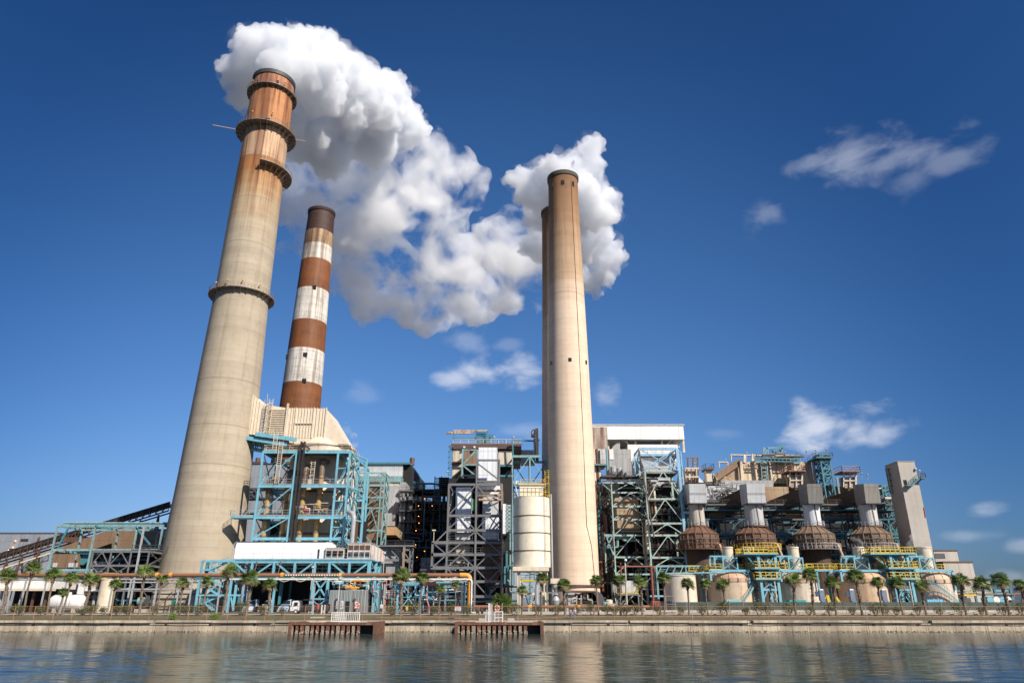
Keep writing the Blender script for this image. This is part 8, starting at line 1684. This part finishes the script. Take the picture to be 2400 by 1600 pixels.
def palm_proto(seed, h, style, nf=30, L=1.15, light=False):
    """cabbage palm: trunk with old leaf bases, and a round crown of fan leaves"""
    r_ = random.Random(seed); t = thing('palm_tree', None, None, (0,0,0))
    m = MB(); n = 9; lean = r_.uniform(-.25,.25); prof = []
    cpts = [(lean*(z/h)**1.6*1.2+.06*math.sin(z*1.1+seed), .05*math.sin(z*.9), z) for z in [h*i/9 for i in range(10)]]
    vs = []; fs = []
    for i, (cx, cy, z) in enumerate(cpts):
        rr_ = (.19 if i > 0 else .26)*(1+.08*r_.uniform(-1,1))*(1 if style else .85)
        if i == 9: rr_ = .16
        for k in range(n): a = 2*math.pi*k/n; vs.append((cx+rr_*math.cos(a), cy+rr_*math.sin(a), z-.2))
    for i in range(9):
        for k in range(n): fs.append((i*n+k,i*n+(k+1)%n,(i+1)*n+(k+1)%n,(i+1)*n+k))
    m.add(vs, fs); m.obj('trunk', BK, t)
    top = Vector(cpts[-1])
    m = MB()                                 # criss-cross old leaf bases
    zlo = .25*h if style else .8*h
    for i in range(60 if style else 34):
        a = r_.uniform(0, 6.28); z = r_.uniform(zlo, h-.05); f = min(z/h, .999)*9; j = int(f); p = Vector(cpts[j]).lerp(Vector(cpts[j+1]), f-j); u = Vector((math.cos(a), math.sin(a), 0))
        grow = .06+.16*max(0, (z-(h-1.0)))
        m.beam(p+u*.15+Vector((0,0,-.18)), p+u*(.22+grow)+Vector((r_.uniform(-.05,.05),0,.12)), .08)
    m.obj('leaf_base', PFR, t)
    m = MB(); md = MB()
    for i in range(nf):
        el = math.asin(r_.uniform(-.62, .98)); az = r_.uniform(0, 6.28) ; dead = el < -.35
        d = Vector((math.cos(az)*math.cos(el), math.sin(az)*math.cos(el), math.sin(el)))
        st = r_.uniform(.55,.85)*L; base = top+Vector((0,0,.05)); tip0 = base+d*st+Vector((0,0,-.06))
        M = md if dead else m
        M.beam(base, tip0, .035)
        side = d.cross(Vector((0,0,1))); side = side.normalized() if side.length > .01 else Vector((1,0,0)); up = side.cross(d)
        roll = r_.uniform(-.6,.6); side, up = side*math.cos(roll)+up*math.sin(roll), up*math.cos(roll)-side*math.sin(roll)
        nl = 13
        for k in range(nl):
            ph = R(-105+210*k/(nl-1)); dl = (d*math.cos(ph)+side*math.sin(ph)).normalized()
            ln = L*(.62+.28*math.cos(ph))*r_.uniform(.85,1.08); w_ = .055
            wv = dl.cross(up).normalized()*w_
            p1 = tip0+dl*ln*.55+up*.05*ln; p2 = tip0+dl*ln+Vector((0,0,-.28*ln*(1-.3*dl.z)))-up*.02
            M.add([tip0, p1-wv, p2, p1+wv], [(0,1,2,3)])
    cr = m.obj('crown', FROND, t)
    if md.v: md.obj('dead_frond', FRONDD, t)
    return t
palm_list = [ # px, py crown centre, size, style, Y
 (25,1349,1.15,1,134),(77,1332,1.1,0,134.5),(129,1346,1.1,0,134),(165,1353,1.0,0,133),(147,1386,.75,0,133),(212,1356,1.1,1,134),(271,1367,.9,0,133),(343,1337,1.1,1,135),
 (382,1355,.8,0,133),(431,1365,.95,0,133),(484,1362,.95,0,133),(536,1337,1.1,1,133.5),(588,1354,1.25,1,133),(637,1370,1.05,1,133),(944,1349,1.2,1,133),(987,1353,1.0,0,133),(1030,1379,.75,1,133),
 (1069,1369,.65,0,134),(1223,1382,.8,1,133),(1267,1354,1.0,0,133.5),(1322,1370,1.05,1,133),(1399,1359,.95,0,133.5),(1451,1359,1.0,1,133),(1502,1362,1.05,1,133),(1552,1353,1.0,0,134),(1609,1366,1.0,0,133),(1652,1366,.8,0,134),
 (1697,1369,1.0,0,133),(1855,1359,1.1,1,133),(1897,1346,1.1,1,134),(1950,1365,1.05,1,133),(2006,1348,1.15,1,133.5),(2056,1363,.95,0,133),(2102,1365,1.1,0,134),(2158,1372,1.0,1,133),(2248,1357,1.1,1,133),(2298,1367,1.15,1,133.5),(2348,1359,1.2,1,133),(2394,1369,1.05,1,133.5)]
where = ['at the far left edge of the frame','second from the left, taller, in front of the grey warehouse','left of the white horizontal tank','behind the left end of the white tank, leaning','short, in front of the white horizontal tank','right of the white horizontal tank','in front of the tan upright tank','tall, just left of the tallest chimney foot','slim, in front of the left side of the tallest chimney','in front of the concrete hut door','in front of the blue stair tower','tall, at the left end of the white building','with a wide crown, under the left half of the white building','under the middle of the white building, near the truck','with a tall trunk, left one in front of the blue bents','right one in front of the blue bents','short, between the blue bents and the warning sign','small and slim, by the warning sign','small, at the left leg of the silo','tall, at the right leg of the silo','in front of the left side of the tan chimney foot','at the right side of the tan chimney foot','with a rough trunk, in front of the raised control hut left side','with a rough trunk, in front of the raised control hut right side','beside the left side of the plain cream tank','in front of the plain cream tank','slim, right of the plain cream tank','in front of the leftmost dome','left one in front of the second dome','taller, right one in front of the second dome','between the second and third domes','tall, at the left side of the third dome','in front of the third dome','between the third dome and the blue support tower','in front of the rightmost dome','just right of the rightmost dome','under the beige buildings at the right','second from the right edge of the frame','at the far right edge of the frame']
def gz(Y): return .46 if Y <= 133 else .46+(Y-133)*.07
protos = {}
for i, (px, py, s_, style, Y) in enumerate(palm_list):
    p = W(px, py, Y); z0 = gz(Y); h = (p.z-z0)/s_-.1
    key = None
    t = palm_proto(100+i, max(h,2.0), style, int(38+10*s_), 1.0 if s_ < 1.1 else 1.08)
    t.location = (p.x, Y, z0); t.scale = (s_, s_, s_) if False else (1,1,1)
    sc__ = s_
    t.scale = (sc__, sc__, sc__); tag(t, 'palm tree '+where[i], 'palm tree', 'palms along the grass verge')
# bushy young palm left of silo
t = palm_proto(77, 1.5, 0, 150, 1.75); t.location = (X(1175,1420,139), 139, .62); tag(t, 'big round bushy palm without a trunk, left of the silo', 'palm tree', 'palms along the grass verge')
LEAF = leafmat('shrub_leaf', (.05,.075,.025), (.10,.12,.045), (.16,.15,.08)); LEAFB = leafmat('bright_shrub_leaf', (.08,.15,.02), (.15,.22,.04), (.2,.25,.06)); TWIG = flat('twig', (.13,.09,.06), .95)
def shrub_proto(seed, w_, h, n=520, mat=None):
    r_ = random.Random(seed); t = thing('shrub', None, None, (0,0,0)); m = MB()
    for i in range(9): a = r_.uniform(0,6.28); m.beam((0,0,-.15),(math.cos(a)*w_*.35,math.sin(a)*w_*.3,h*.6),.035)
    m.obj('stem', TWIG, t); m = MB()
    lobes = [(r_.uniform(-.55,.55)*w_/2, r_.uniform(-.5,.5)*w_/2, h*r_.uniform(.42,.78), r_.uniform(.26,.42)*w_) for _ in range(7)]
    for i in range(n):
        lx, ly, lz, lr = r_.choice(lobes); d = Vector((r_.gauss(0,1), r_.gauss(0,1), r_.gauss(0,1))).normalized()*lr*r_.uniform(.5,1.05)
        c = Vector((lx+d.x, ly+d.y, lz+d.z*.8)); 
        if c.z < h*.12: continue
        s_ = r_.uniform(.05,.1); u = Vector((r_.gauss(0,1), r_.gauss(0,1), r_.gauss(0,1))).normalized(); v = u.cross(Vector((r_.gauss(0,1), r_.gauss(0,1), r_.gauss(0,1)))).normalized()
        m.add([c-u*s_, c-v*s_*.6, c+u*s_, c+v*s_*.6], [(0,1,2,3)])
    m.obj('foliage', mat or LEAF, t); return t
sp_ = [shrub_proto(200+i, 1.5+.15*i, 1.55+.06*i) for i in range(4)]
shr = [(42,1430),(93,1431),(195,1430),(213,1429),(242,1430),(275,1429),(300,1430),(355,1430),(405,1430),(435,1431),(462,1430),(562,1428),(614,1427),(662,1428),(918,1427),(969,1430),(1014,1430),(1055,1430),(1097,1428),(1213,1428),(1259,1428),(1305,1428),(1352,1430),
 (1388,1430),(1421,1430),(1441,1429),(1466,1430),(1491,1430),(1543,1430),(1597,1430),(1646,1430),(1692,1430),(1749,1430),(1800,1430),(1850,1430),(1896,1430),(1945,1430),(1999,1430),(2052,1431),(2076,1430),(2101,1430),(2152,1429),(2203,1430),(2251,1430),(2301,1431),(2353,1431),(2396,1431),(1780,1432)]
for i, (px, py) in enumerate(shr):
    Y = 131.6+.8*random.Random(i).random(); s_ = 1.0*random.Random(i*7).uniform(.82,1.15)
    if i < 4: t = sp_[i]; t.location = (X(px,1438,Y), Y, .36)
    else: t = copy_tree(sp_[i%4], (X(px,1438,Y), Y, .36))
    s_ *= 1.32; t.scale = (s_*random.Random(i*3).uniform(.85,1.15), s_, s_); t.rotation_euler = (0,0,i*1.3)
    tag(t, 'rounded grey-green shrub, '+ORD[sorted(q[0] for q in shr).index(px)]+' from the left in the verge row', 'shrub', 'rounded shrubs in the row along the verge')
for l_, px in (('bright green bush hanging over the seawall, leftmost of two',407),('larger bright green bush hanging over the seawall, right of the other',504)):
    t = shrub_proto(300+px, 1.9, 1.3, 700, LEAFB); t.location = (X(px,1447,125), 124.9, -.35); tag(t, l_, 'bush', 'bright bushes on the seawall')
